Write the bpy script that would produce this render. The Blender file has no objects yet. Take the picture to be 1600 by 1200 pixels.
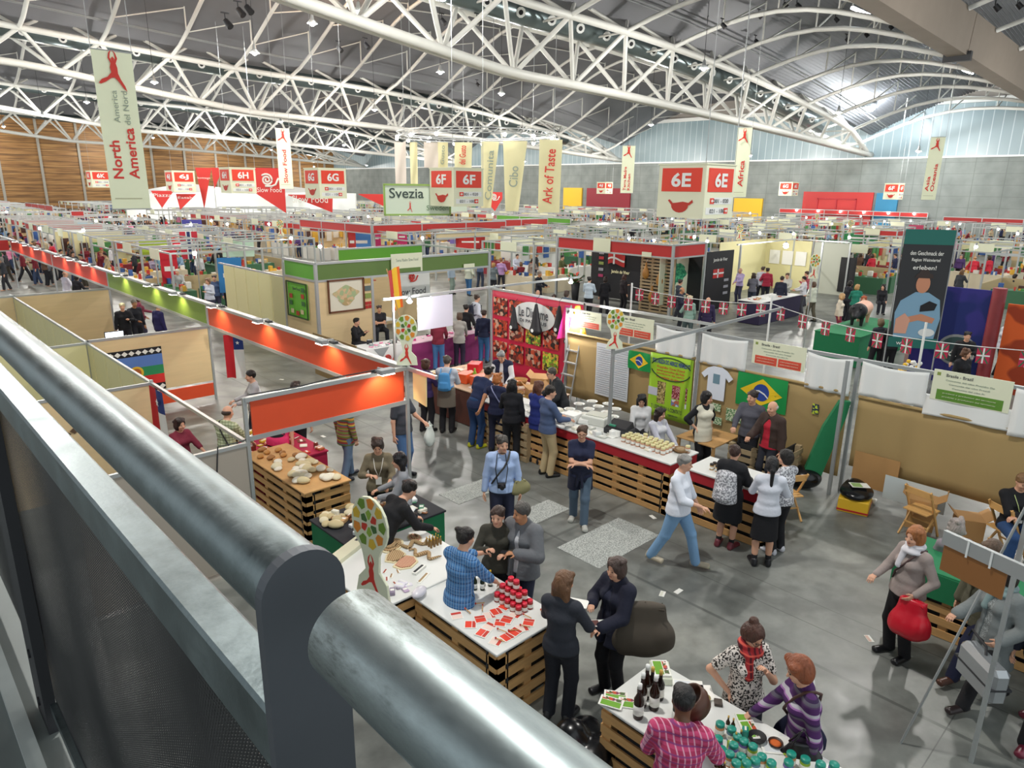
import bpy, math, random
import numpy as np
from mathutils import Vector, Matrix
RND = random.Random(7)
SC = bpy.context.scene; COL = SC.collection
PI = math.pi
# ---------------------------------------------------------------- camera, world, lights, exposure
CAM_H = 5.3; F_PX = 1090.0
_p, _r, _y = math.radians(15.72), math.radians(0.705), math.radians(43.6)
FW = np.array([math.sin(_y)*math.cos(_p), math.cos(_y)*math.cos(_p), -math.sin(_p)])
_rt = np.array([math.cos(_y), -math.sin(_y), 0.0]); _up = np.cross(_rt, FW)
RT = _rt*math.cos(_r) + _up*math.sin(_r); UP = -_rt*math.sin(_r) + _up*math.cos(_r)
cd = bpy.data.cameras.new('camera'); cam = bpy.data.objects.new('camera', cd); COL.objects.link(cam)
cd.sensor_width = 36.0; cd.lens = F_PX/1600*36.0; cd.clip_start = 0.02; cd.clip_end = 500
M = Matrix(((RT[0], UP[0], -FW[0], 0), (RT[1], UP[1], -FW[1], 0), (RT[2], UP[2], -FW[2], CAM_H), (0, 0, 0, 1)))
cam.matrix_world = M; SC.camera = cam
def ray(x, y): return RT*(x-800)/F_PX - UP*(y-600)/F_PX + FW
def G(x, y, z=0.0):
    d = ray(x, y); t = (z-CAM_H)/d[2]; return (d[0]*t, d[1]*t)
def onY(x, y, Y):
    d = ray(x, y); t = Y/d[1]; return (d[0]*t, CAM_H+d[2]*t)
def onX(x, y, X):
    d = ray(x, y); t = X/d[0]; return (d[1]*t, CAM_H+d[2]*t)
SC.view_settings.view_transform = 'Standard'; SC.view_settings.look = 'None'
SC.view_settings.gamma = 1.0; SC.view_settings.use_curve_mapping = False
SC.view_settings.exposure = 0.52
W = bpy.data.worlds.new('world'); SC.world = W; W.use_nodes = True
W.node_tree.nodes['Background'].inputs[0].default_value = (0.80, 0.87, 0.90, 1)
W.node_tree.nodes['Background'].inputs[1].default_value = 0.78
LAMPS = []
def lamp_light(x, y, z, power, col=(1.0, 0.97, 0.92), r=0.22, kind='POINT', to=None, spot=1.6, name='lamp_light'):
    ld = bpy.data.lights.new(name, kind); ld.energy = power; ld.color = col
    ld.shadow_soft_size = r
    o = bpy.data.objects.new(name, ld); COL.objects.link(o); o.location = (x, y, z)
    if kind == 'SPOT':
        ld.spot_size = spot; ld.spot_blend = 0.6
        o.rotation_euler = (Vector(to)-Vector((x, y, z))).to_track_quat('-Z', 'Y').to_euler()
    return o
HIGHBAYS = [(x, y) for y in (6, 28, 48, 68, 90, 112, 140, 164) for x in (4, 22, 44, 66, 88)]
def roof_z(x):   # height of the truss lower chord along the hall width
    u = (x-35)/63.0
    return 15.2 - 5.0*u*u if x > 35 else 15.2 + 0.9*min(1, (35-x)/30.0) - 0.0
for (x, y) in HIGHBAYS:
    lamp_light(x, y, roof_z(x)-2.1, 3300 if y < 40 else 3600, r=0.24)

# ---------------------------------------------------------------- materials
MATS = {}
def srgb(h):
    if isinstance(h, str):
        h = h.lstrip('#'); c = [int(h[i:i+2], 16)/255 for i in (0, 2, 4)]
    else: c = h
    return tuple((v/12.92 if v <= 0.04045 else ((v+0.055)/1.055)**2.4) for v in c)
class NT:
    def __init__(s, m): s.t = m.node_tree; s.b = s.t.nodes['Principled BSDF']
    def n(s, ty, **k):
        o = s.t.nodes.new(ty)
        for a, v in k.items():
            if a.startswith('i_'):
                key = a[2:]; o.inputs[int(key) if key.isdigit() else key].default_value = v
            else: setattr(o, a, v)
        return o
    def l(s, a, b): s.t.links.new(a, b)
def mat(name, col, rough=0.6, metal=0.0, var=0.0, vscale=6.0, bump=0.0, bscale=40.0, emit=None, estr=0.0, trans=0.0, alpha=1.0, stretch=None, spec=0.5):
    if name in MATS: return MATS[name]
    m = bpy.data.materials.new(name); m.use_nodes = True; N = NT(m); b = N.b
    c = srgb(col) + (1,)
    b.inputs['Base Color'].default_value = c; b.inputs['Roughness'].default_value = rough
    b.inputs['Metallic'].default_value = metal; b.inputs['Specular IOR Level'].default_value = spec
    if trans: b.inputs['Transmission Weight'].default_value = trans
    if alpha < 1: b.inputs['Alpha'].default_value = alpha
    if emit is not None:
        b.inputs['Emission Color'].default_value = srgb(emit)+(1,); b.inputs['Emission Strength'].default_value = estr
    if var or bump:
        tc = N.n('ShaderNodeTexCoord'); mp = N.n('ShaderNodeMapping'); N.l(tc.outputs['Object'], mp.inputs[0])
        if stretch: mp.inputs['Scale'].default_value = stretch
        if var:
            nz = N.n('ShaderNodeTexNoise', i_Scale=vscale, i_Detail=5.0); N.l(mp.outputs[0], nz.inputs['Vector'])
            mx = N.n('ShaderNodeMix', data_type='RGBA')
            N.l(nz.outputs['Fac'], mx.inputs['Factor'])
            mx.inputs['A'].default_value = tuple(min(1, v*(1-var)) for v in c[:3])+(1,)
            mx.inputs['B'].default_value = tuple(min(1, v*(1+var)) for v in c[:3])+(1,)
            N.l(mx.outputs['Result'], b.inputs['Base Color'])
        if bump:
            n2 = N.n('ShaderNodeTexNoise', i_Scale=bscale, i_Detail=3.0); N.l(mp.outputs[0], n2.inputs['Vector'])
            bp = N.n('ShaderNodeBump', i_Strength=bump, i_Distance=0.02); N.l(n2.outputs['Fac'], bp.inputs['Height'])
            N.l(bp.outputs[0], b.inputs['Normal'])
    MATS[name] = m; return m
def ramp(N, src, stops, interp='LINEAR'):
    r = N.n('ShaderNodeValToRGB'); r.color_ramp.interpolation = interp; e = r.color_ramp.elements
    while len(e) < len(stops): e.new(0.5)
    for k, (p, c) in enumerate(stops): e[k].position = p; e[k].color = tuple(c)+(1,)
    N.l(src, r.inputs[0]); return r.outputs['Color']
def mixrgb(N, f, a, b):
    mx = N.n('ShaderNodeMix', data_type='RGBA')
    for s, v in (('Factor', f), ('A', a), ('B', b)):
        if hasattr(v, 'is_linked'): N.l(v, mx.inputs[s])
        else: mx.inputs[s].default_value = v if s == 'Factor' else tuple(v)+(1,)
    return mx.outputs['Result']
def mth(N, op, a, b=None, c=None):
    m = N.n('ShaderNodeMath', operation=op)
    for i, v in enumerate((a, b, c)):
        if v is None: continue
        if hasattr(v, 'is_linked'): N.l(v, m.inputs[i])
        else: m.inputs[i].default_value = v
    return m.outputs[0]
def xyz(N, coord='Object'):
    tc = N.n('ShaderNodeTexCoord'); s = N.n('ShaderNodeSeparateXYZ'); N.l(tc.outputs[coord], s.inputs[0]); return s.outputs, tc.outputs[coord]
def m_floor():
    m = mat('floor_concrete', '#7a7d78', 0.42); N = NT(m); o, v = xyz(N)
    n1 = N.n('ShaderNodeTexNoise', i_Scale=0.35, i_Detail=8.0, i_Roughness=0.65); N.l(v, n1.inputs['Vector'])
    n2 = N.n('ShaderNodeTexNoise', i_Scale=3.0, i_Detail=8.0); N.l(v, n2.inputs['Vector'])
    c = ramp(N, n1.outputs['Fac'], [(0.30, srgb('#5c5f5c')), (0.5, srgb('#7f827d')), (0.7, srgb('#9a9b93'))])
    c2 = ramp(N, n2.outputs['Fac'], [(0.35, (0.62,)*3), (0.6, (1.0,)*3)])
    mm = N.n('ShaderNodeMix', data_type='RGBA', blend_type='MULTIPLY'); mm.inputs['Factor'].default_value = 0.8
    N.l(c, mm.inputs['A']); N.l(c2, mm.inputs['B']); col = mm.outputs['Result']
    # slab joints along both axes and worn darker wheel tracks
    for ax, per, off, wd, dk in ((1, 6.0, 1.2, 0.012, 0.25), (0, 6.0, 2.6, 0.012, 0.25), (0, 12.0, 7.35, 0.05, 0.4), (0, 12.0, 8.1, 0.016, 0.3), (1, 9.0, 3.7, 0.06, 0.5)):
        f = mth(N, 'MODULO', mth(N, 'ADD', o[ax], 600-off), per)
        f = mth(N, 'LESS_THAN', mth(N, 'ABSOLUTE', f), wd)
        col = mixrgb(N, mth(N, 'MULTIPLY', f, 1-dk), col, (0.06, 0.065, 0.06))
    n3 = N.n('ShaderNodeTexWave', wave_type='BANDS', bands_direction='DIAGONAL', i_Scale=0.35, i_Distortion=6.0, i_Detail=3.0); N.l(v, n3.inputs['Vector'])
    f3 = ramp(N, n3.outputs['Fac'], [(0.86, (0,)*3), (0.97, (0.35,)*3)]); col = mixrgb(N, f3, col, srgb('#4c4e4c'))
    N.l(col, N.b.inputs['Base Color'])
    N.l(ramp(N, n2.outputs['Fac'], [(0.3, (0.30,)*3), (0.7, (0.5,)*3)]), N.b.inputs['Roughness'])
    return m
def m_planks():
    m = mat('brown_planks', '#7d5a34', 0.6); N = NT(m); o, v = xyz(N)
    mp = N.n('ShaderNodeMapping'); N.l(v, mp.inputs[0]); mp.inputs['Scale'].default_value = (0.12, 1, 2.2)
    n = N.n('ShaderNodeTexNoise', i_Scale=1.6, i_Detail=6.0); N.l(mp.outputs[0], n.inputs['Vector'])
    c = ramp(N, n.outputs['Fac'], [(0.3, srgb('#5d4020')), (0.5, srgb('#8d6537')), (0.7, srgb('#a8814e'))])
    f = mth(N, 'LESS_THAN', mth(N, 'MODULO', mth(N, 'ADD', o[2], 100), 1.15), 0.09)
    N.l(mixrgb(N, f, c, srgb('#4b3318')), N.b.inputs['Base Color']); return m
def m_concretewall():
    m = mat('precast_wall', '#a3a79f', 0.8); N = NT(m); o, v = xyz(N)
    n = N.n('ShaderNodeTexNoise', i_Scale=0.5, i_Detail=8.0); N.l(v, n.inputs['Vector'])
    c = ramp(N, n.outputs['Fac'], [(0.3, srgb('#747a77')), (0.65, srgb('#888e8a'))])
    f = mth(N, 'LESS_THAN', mth(N, 'MODULO', mth(N, 'ADD', o[2], 100.4), 1.3), 0.05)
    g = mth(N, 'LESS_THAN', mth(N, 'MODULO', mth(N, 'ADD', o[1], 100), 3.2), 0.08)
    N.l(mixrgb(N, mth(N, 'MULTIPLY', mth(N, 'MAXIMUM', f, g), 0.5), c, srgb('#5f6562')), N.b.inputs['Base Color']); return m
def m_glazing():
    m = mat('panel_glazing', '#a9bac0', 0.35); N = NT(m); o, v = xyz(N)
    n = N.n('ShaderNodeTexNoise', i_Scale=0.15, i_Detail=3.0); N.l(v, n.inputs['Vector'])
    c = ramp(N, n.outputs['Fac'], [(0.3, srgb('#7f959c')), (0.65, srgb('#98a9ae'))])
    g = mth(N, 'LESS_THAN', mth(N, 'MODULO', mth(N, 'ADD', o[1], 100), 1.05), 0.09)
    N.l(mixrgb(N, g, c, srgb('#b9c6c9')), N.b.inputs['Base Color']); return m
def m_galv():
    m = mat('galvanised', '#848e90', 0.36, 0.9); N = NT(m); o, v = xyz(N)
    n = N.n('ShaderNodeTexNoise', i_Scale=9.0, i_Detail=8.0, i_Roughness=0.7); N.l(v, n.inputs['Vector'])
    n2 = N.n('ShaderNodeTexNoise', i_Scale=160.0, i_Detail=2.0); N.l(v, n2.inputs['Vector'])
    N.l(ramp(N, n.outputs['Fac'], [(0.3, srgb('#5a6567')), (0.62, srgb('#7f8a8c'))]), N.b.inputs['Base Color'])
    N.l(ramp(N, n.outputs['Fac'], [(0.3, (0.30,)*3), (0.7, (0.5,)*3)]), N.b.inputs['Roughness'])
    bp = N.n('ShaderNodeBump', i_Strength=0.12, i_Distance=0.002); N.l(n2.outputs['Fac'], bp.inputs['Height']); N.l(bp.outputs[0], N.b.inputs['Normal'])
    return m
def m_wornpipe():
    m = mat('worn_galvanised', '#848e90', 0.38, 0.9); N = NT(m); o, v = xyz(N)
    mp = N.n('ShaderNodeMapping'); N.l(v, mp.inputs[0]); mp.inputs['Scale'].default_value = (30, 9, 30)
    n = N.n('ShaderNodeTexNoise', i_Scale=1.0, i_Detail=8.0, i_Roughness=0.75); N.l(mp.outputs[0], n.inputs['Vector'])
    c = ramp(N, n.outputs['Fac'], [(0.36, srgb('#4d4f49')), (0.47, srgb('#8b9291')), (0.6, srgb('#a0aaab')), (0.72, srgb('#6a6c62'))])
    near = mth(N, 'SUBTRACT', 1.0, mth(N, 'MULTIPLY', mth(N, 'SUBTRACT', 0.42, o[1]), 5.0)); near = mth(N, 'MAXIMUM', mth(N, 'MINIMUM', near, 1.0), 0.12)
    N.l(mixrgb(N, near, srgb('#8f9a9c'), c), N.b.inputs['Base Color'])
    N.l(ramp(N, n.outputs['Fac'], [(0.3, (0.6,)*3), (0.6, (0.36,)*3)]), N.b.inputs['Roughness']); return m
def m_perf():
    m = mat('perforated_sheet', '#4a4a4c', 0.5, 0.6); N = NT(m); o, v = xyz(N)
    # small round holes on a staggered 6 mm grid
    u = mth(N, 'DIVIDE', o[1], 0.007); w = mth(N, 'DIVIDE', o[2], 0.007)
    row = mth(N, 'FLOOR', w); u = mth(N, 'ADD', u, mth(N, 'MULTIPLY', mth(N, 'MODULO', mth(N, 'ADD', row, 2000), 2.0), 0.5))
    fu = mth(N, 'SUBTRACT', mth(N, 'FRACT', u), 0.5); fw = mth(N, 'SUBTRACT', mth(N, 'FRACT', w), 0.5)
    d = mth(N, 'ADD', mth(N, 'MULTIPLY', fu, fu), mth(N, 'MULTIPLY', fw, fw)); h = mth(N, 'LESS_THAN', d, 0.07)
    N.l(mth(N, 'SUBTRACT', 1.0, h), N.b.inputs['Alpha'])
    n = N.n('ShaderNodeTexNoise', i_Scale=5.0, i_Detail=5.0); N.l(v, n.inputs['Vector'])
    N.l(ramp(N, n.outputs['Fac'], [(0.3, srgb('#39393b')), (0.7, srgb('#515051'))]), N.b.inputs['Base Color']); return m
def m_weave(name, a, b, per=0.03, axis=2, wid=0.5, extra=None):
    """bands of colour along one local axis, used for stripes and slats"""
    m = mat(name, a, 0.85); N = NT(m); o, v = xyz(N)
    f = mth(N, 'LESS_THAN', mth(N, 'FRACT', mth(N, 'DIVIDE', mth(N, 'ADD', o[axis], 50), per)), wid)
    c = mixrgb(N, f, srgb(a), srgb(b))
    if extra:
        for (cc, p2, w2, ax2) in extra:
            cx_ = o[ax2] if ax2 < 3 else mth(N, 'ADD', o[0], mth(N, 'MULTIPLY', o[1], 0.6))
            f2 = mth(N, 'LESS_THAN', mth(N, 'FRACT', mth(N, 'DIVIDE', mth(N, 'ADD', cx_, 50.013), p2)), w2)
            c = mixrgb(N, mth(N, 'MULTIPLY', f2, 0.8), c, srgb(cc))
    N.l(c, N.b.inputs['Base Color']); return m
def m_spots(name, a, b, sc=60, th=0.5):
    m = mat(name, a, 0.85); N = NT(m); o, v = xyz(N)
    n = N.n('ShaderNodeTexNoise', i_Scale=sc, i_Detail=1.0); N.l(v, n.inputs['Vector'])
    N.l(ramp(N, n.outputs['Fac'], [(th-0.03, srgb(a)), (th+0.03, srgb(b))]), N.b.inputs['Base Color']); return m
def m_collage(name, cols, sc=12.0):
    """printed picture: cells of flat colours"""
    m = mat(name, cols[0], 0.5); N = NT(m); o, v = xyz(N)
    vo = N.n('ShaderNodeTexVoronoi', i_Scale=sc); N.l(v, vo.inputs['Vector'])
    s = N.n('ShaderNodeSeparateColor'); N.l(vo.outputs['Color'], s.inputs[0])
    st = [(i/len(cols), srgb(c)) for i, c in enumerate(cols)]
    N.l(ramp(N, s.outputs[0], st, 'CONSTANT'), N.b.inputs['Base Color']); return m

# ---------------------------------------------------------------- mesh helpers
def rotz(a): return Matrix.Rotation(a, 4, 'Z')
class MB:
    """collects shapes with material slots; build() links them as ONE mesh object"""
    def __init__(s): s.v = []; s.f = []; s.mi = []; s.sm = []
    def add(s, vs, fs, mi=0, smooth=False, mx=None):
        k = len(s.v)
        if mx is not None: vs = [tuple(mx @ Vector(p)) for p in vs]
        s.v += [tuple(p) for p in vs]; s.f += [[i+k for i in f] for f in fs]; s.mi += [mi]*len(fs); s.sm += [smooth]*len(fs); return s
    def box(s, x0, x1, y0, y1, z0, z1, mi=0, mx=None, bev=0.0):
        if bev > 0:
            b = min(bev, (x1-x0)/2.01, (y1-y0)/2.01, (z1-z0)/2.01)
            P = []; F = []
            for X, xi in ((x0, 1), (x1, -1)):
                for Y, yi in ((y0, 1), (y1, -1)):
                    for Z, zi in ((z0, 1), (z1, -1)):
                        P += [(X, Y+yi*b, Z+zi*b), (X+xi*b, Y, Z+zi*b), (X+xi*b, Y+yi*b, Z)]
            idx = lambda a, b_, c, k: (a*4+b_*2+c)*3+k
            F += [[idx(0,0,0,0), idx(0,0,1,0), idx(0,1,1,0), idx(0,1,0,0)], [idx(1,0,0,0), idx(1,1,0,0), idx(1,1,1,0), idx(1,0,1,0)]]
            F += [[idx(0,0,0,1), idx(1,0,0,1), idx(1,0,1,1), idx(0,0,1,1)], [idx(0,1,0,1), idx(0,1,1,1), idx(1,1,1,1), idx(1,1,0,1)]]
            F += [[idx(0,0,0,2), idx(0,1,0,2), idx(1,1,0,2), idx(1,0,0,2)], [idx(0,0,1,2), idx(1,0,1,2), idx(1,1,1,2), idx(0,1,1,2)]]
            for a in (0, 1):
                for c in (0, 1):
                    F.append([idx(a,0,c,0), idx(a,0,c,2), idx(a,1,c,2), idx(a,1,c,0)])
                    F.append([idx(a,c,0,0), idx(a,c,0,1), idx(a,c,1,1), idx(a,c,1,0)])
                    F.append([idx(0,a,c,1), idx(0,a,c,2), idx(1,a,c,2), idx(1,a,c,1)])
                    for d in (0, 1): F.append([idx(a,c,d,0), idx(a,c,d,1), idx(a,c,d,2)])
            return s.add(P, F, mi, False, mx)
        v = [(x0,y0,z0),(x1,y0,z0),(x1,y1,z0),(x0,y1,z0),(x0,y0,z1),(x1,y0,z1),(x1,y1,z1),(x0,y1,z1)]
        return s.add(v, [[0,3,2,1],[4,5,6,7],[0,1,5,4],[1,2,6,5],[2,3,7,6],[3,0,4,7]], mi, False, mx)
    def cyl(s, p0, p1, r0, r1=None, n=12, mi=0, caps=True, smooth=True):
        r1 = r0 if r1 is None else r1; p0 = Vector(p0); p1 = Vector(p1); d = (p1-p0)
        if d.length < 1e-6: return s
        d.normalize(); a = d.orthogonal().normalized(); b = d.cross(a)
        v = []
        for p, r in ((p0, r0), (p1, r1)):
            for i in range(n):
                t = 2*PI*i/n; v.append(tuple(p+(a*math.cos(t)+b*math.sin(t))*r))
        s.add(v, [[i, (i+1) % n, n+(i+1) % n, n+i] for i in range(n)], mi, smooth)
        if caps: s.add(v, [list(range(n))[::-1], list(range(n, 2*n))], mi, False)
        return s
    def tube(s, pts, r, n=8, mi=0):
        pts = [Vector(p) for p in pts]; rings = []; k = len(s.v); up = Vector((0.02, 0.03, 1))
        for i, p in enumerate(pts):
            d = (pts[min(i+1, len(pts)-1)]-pts[max(i-1, 0)]).normalized()
            a = d.cross(up)
            if a.length < 1e-3: a = d.orthogonal()
            a.normalize(); b = d.cross(a); rr = r[i] if hasattr(r, '__len__') else r
            for j in range(n):
                t = 2*PI*j/n; s.v.append(tuple(p+(a*math.cos(t)+b*math.sin(t))*rr))
        for i in range(len(pts)-1):
            for j in range(n):
                s.f.append([k+i*n+j, k+i*n+(j+1) % n, k+(i+1)*n+(j+1) % n, k+(i+1)*n+j]); s.mi.append(mi); s.sm.append(True)
        for e in (0, len(pts)-1):
            s.f.append([k+e*n+j for j in range(n)]); s.mi.append(mi); s.sm.append(False)
        return s
    def lathe(s, prof, c=(0,0,0), n=14, mi=0, mx=None):
        v = []; f = []
        for (r, z) in prof:
            for j in range(n): t = 2*PI*j/n; v.append((c[0]+r*math.cos(t), c[1]+r*math.sin(t), c[2]+z))
        for i in range(len(prof)-1):
            for j in range(n): f.append([i*n+j, i*n+(j+1) % n, (i+1)*n+(j+1) % n, (i+1)*n+j])
        f.append(list(range(n))[::-1]); f.append([(len(prof)-1)*n+j for j in range(n)])
        return s.add(v, f, mi, True, mx)
    def ball(s, c, r, n=10, mi=0, sc=(1,1,1)):
        v = []; f = []; m = n//2+1
        for i in range(m+1):
            ph = PI*i/m
            for j in range(n): t = 2*PI*j/n; v.append((c[0]+r*sc[0]*math.sin(ph)*math.cos(t), c[1]+r*sc[1]*math.sin(ph)*math.sin(t), c[2]+r*sc[2]*math.cos(ph)))
        for i in range(m):
            for j in range(n): f.append([i*n+j, (i+1)*n+j, (i+1)*n+(j+1) % n, i*n+(j+1) % n])
        return s.add(v, f, mi, True)
    def prism(s, poly, t, mx, mi=0):
        """polygon in local XZ plane, thickness t along local Y"""
        n = len(poly); v = [(x, 0, z) for x, z in poly]+[(x, t, z) for x, z in poly]
        return s.add(v, [list(range(n)), list(range(n, 2*n))[::-1]]+[[i, n+i, n+(i+1) % n, (i+1) % n] for i in range(n)], mi, False, mx)
    def grid(s, fn, nu, nv, mi=0, smooth=True):
        v = [tuple(fn(i/nu, j/nv)) for j in range(nv+1) for i in range(nu+1)]
        f = [[j*(nu+1)+i, j*(nu+1)+i+1, (j+1)*(nu+1)+i+1, (j+1)*(nu+1)+i] for j in range(nv) for i in range(nu)]
        return s.add(v, f, mi, smooth)
    def mesh(s, name, mats):
        me = bpy.data.meshes.new(name); me.from_pydata(s.v, [], s.f)
        for m in (mats if isinstance(mats, (list, tuple)) else [mats]): me.materials.append(m)
        me.polygons.foreach_set('material_index', s.mi); me.polygons.foreach_set('use_smooth', s.sm); me.update(); return me
    def build(s, name, mats, parent=None, loc=None, rz=0.0):
        o = bpy.data.objects.new(name, s.mesh(name, mats)); COL.objects.link(o)
        if parent is not None: o.parent = parent
        if loc is not None: o.location = loc
        if rz: o.rotation_euler = (0, 0, rz)
        return o
def tag(o, label=None, cat=None, group=None, kind=None):
    if label: o['label'] = label
    if cat: o['category'] = cat
    if group: o['group'] = group
    if kind: o['kind'] = kind
    return o
def thing(name, label, cat, loc=(0,0,0), rz=0.0, group=None):
    o = bpy.data.objects.new(name, None); COL.objects.link(o); o.empty_display_size = 0.1
    o.location = loc; o.rotation_euler = (0, 0, rz); return tag(o, label, cat, group)
def struct(o): o['kind'] = 'structure'; return o
def dup(root, loc=None, rz=None, label=None, group=None, mats=None):
    r = root.copy(); COL.objects.link(r)
    if loc is not None: r.location = loc
    if rz is not None: r.rotation_euler = (0, 0, rz)
    if label: r['label'] = label
    if group: r['group'] = group
    for ch in list(root.children):
        c = ch.copy(); COL.objects.link(c); c.parent = r
        for g in list(ch.children):
            d = g.copy(); COL.objects.link(d); d.parent = c
    return r
TXT = {}
def text_mesh(s, bold=0.0):
    k = (s, bold)
    if k not in TXT:
        c = bpy.data.curves.new('t', 'FONT'); c.body = s; c.size = 1.0; c.extrude = 0.012; c.offset = bold; c.resolution_u = 3
        c.align_x = 'CENTER'; c.align_y = 'CENTER'
        o = bpy.data.objects.new('t', c); me = bpy.data.meshes.new_from_object(o)
        bpy.data.objects.remove(o); bpy.data.curves.remove(c); me.name = 'lettering'
        if len(me.vertices):
            a = np.zeros(len(me.vertices)*3); me.vertices.foreach_get('co', a); a = a.reshape(-1, 3)
            lo, hi = a.min(0), a.max(0); a[:, :2] -= (lo[:2]+hi[:2])/2
            me.vertices.foreach_set('co', a.ravel()); TXT[k] = (me, hi[0]-lo[0], hi[1]-lo[1])
        else: TXT[k] = (me, 1, 1)
    return TXT[k]
def text(s, w, h, loc, nrm, m, parent=None, bold=0.0, up=(0,0,1), roll=0.0, name='lettering'):
    """lettering fitted into w x h, facing nrm, local to the parent"""
    me, tw, th = text_mesh(s, bold); me = me.copy(); me.materials.clear(); me.materials.append(m)
    o = bpy.data.objects.new(name, me); COL.objects.link(o)
    n = Vector(nrm).normalized(); u = Vector(up); u = (u-n*u.dot(n)).normalized(); x = u.cross(n)
    if roll: R = Matrix.Rotation(roll, 3, n); u = R @ u; x = R @ x
    mx = Matrix(((x.x, u.x, n.x), (x.y, u.y, n.y), (x.z, u.z, n.z))).to_4x4()
    mx = Matrix.Translation(Vector(loc)+n*0.004) @ mx @ Matrix.Diagonal((w/tw, h/th, 0.15, 1))
    me.transform(mx)
    if parent is not None: o.parent = parent
    return o
def frame_mx(loc, nrm):
    """local X = viewer's right on the face, local Z = up, local Y = into the face (away from the viewer)"""
    n = Vector(nrm).normalized(); z = Vector((0,0,1)); x = z.cross(n)
    return Matrix.Translation(Vector(loc)) @ Matrix(((x.x, -n.x, 0), (x.y, -n.y, 0), (x.z, -n.z, 1))).to_4x4()
# ---------------------------------------------------------------- common materials
WHT = mat('white_paint', '#e3e5e2', 0.5); STEEL = mat('truss_paint', '#d9d9d3', 0.45, var=0.06, vscale=0.8)
ALU = mat('aluminium', '#b9bdbd', 0.38, 0.55); ALU2 = mat('aluminium_dull', '#a2a6a6', 0.5, 0.4)
BLK = mat('black', '#15151a', 0.6); DARK = mat('dark_grey', '#2c2d30', 0.6); RED = mat('red_fascia', '#b92a28', 0.45)
DRED = mat('deep_red', '#b0202c', 0.5); ORG = mat('orange_fascia', '#dd4f28', 0.5, var=0.05); GRN = mat('green_fascia', '#7f9a3a', 0.5)
GRN2 = mat('olive_fascia', '#5f7a3c', 0.5); BGRN = mat('bright_green_fascia', '#5fa52f', 0.5)
BEECH = mat('beech_panel', '#e0c698', 0.5, var=0.10, vscale=1.2, stretch=(1, 1, 9)); CREAM = mat('cream_panel', '#ded6a2', 0.5, var=0.06, vscale=0.8)
PLY = mat('osb_board', '#b3854b', 0.7, var=0.15, vscale=3); PALE = mat('pallet_wood', '#c79a62', 0.7, var=0.25, vscale=5, stretch=(1, 1, 6)); PALE2 = mat('grey_pallet_wood', '#a99472', 0.75, var=0.25, vscale=5)
PAPER = mat('paper', '#ecebe4', 0.7); SIGNC = mat('sign_cream', '#e0e2c6', 0.6); BANC = mat('banner_cloth', '#eaf0d2', 0.75, var=0.05, vscale=1.5); SIGNR = mat('sign_red', '#dc3a22', 0.55)
TBL = mat('table_white', '#dfe0dc', 0.4); CARD = mat('cardboard', '#b58a57', 0.8, var=0.08, vscale=4); GREY = mat('mid_grey', '#8d9192', 0.5); RTXT = mat('red_lettering', '#d63a30', 0.6); KTXT = mat('dark_lettering', '#3d4048', 0.6)
GTXT = mat('grey_lettering', '#98a495', 0.6); BROWNB = mat('brown_board', '#85582c', 0.7)
BULB = mat('lamp_glow', '#ffffff', 0.5, emit='#fff8ee', estr=30.0); STUBE = mat('tube_glow', '#ffffff', 0.5, emit='#f4fbff', estr=7.0)
BLUE = mat('blue', '#2b4fa2', 0.6); YEL = mat('yellow', '#e3b62c', 0.6); TEAL = mat('teal', '#1c8f7c', 0.5); MAG = mat('magenta', '#c32d6b', 0.6)
GLS = mat('clear_glass', '#dfe8e6', 0.08, trans=0.9); PURP = mat('purple_cloth', '#8a2c66', 0.8); GREENC = mat('green_cloth', '#1f7a4d', 0.8, var=0.1)
GALV = m_galv(); WORN = m_wornpipe(); PERF = m_perf()
# ---------------------------------------------------------------- the hall
HX, HY = 98.0, 172.0
struct(MB().box(-30, HX, -30, HY, -0.2, 0).build('floor', m_floor()))
CW = m_concretewall(); GZ = m_glazing()
MB().box(HX, HX+0.5, -30, HY+.5, 0, 9.4).build('wall_right', CW)['kind'] = 'structure'
struct(MB().box(HX+0.1, HX+0.4, -30, HY+.5, 9.4, 15.4).build('wall_right_glazing', GZ))
struct(MB().box(HX-0.15, HX+0.4, -30, HY, 9.35, 9.55).box(HX-0.25, HX+0.4, -30, HY, 15.4, 15.9).box(HX-0.05, HX+.4, -30, HY, 16.6, 16.75).build('trim_1', WHT))
struct(MB().box(HX+0.05, HX+0.5, -30, HY+.5, 15.4, 25).build('wall_right_upper', mat('upper_wall', '#958f88', 0.8, var=0.08, vscale=0.3)))
struct(MB().box(-30, HX, HY, HY+0.5, 0, 26).build('wall_far', m_planks()))
mb = MB()
for x in range(-24, 98, 7): mb.box(x, x+0.45, HY-0.25, HY, 0, 24)
struct(mb.build('trim_2', mat('grey_post', '#9a968c', 0.6)))
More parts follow.
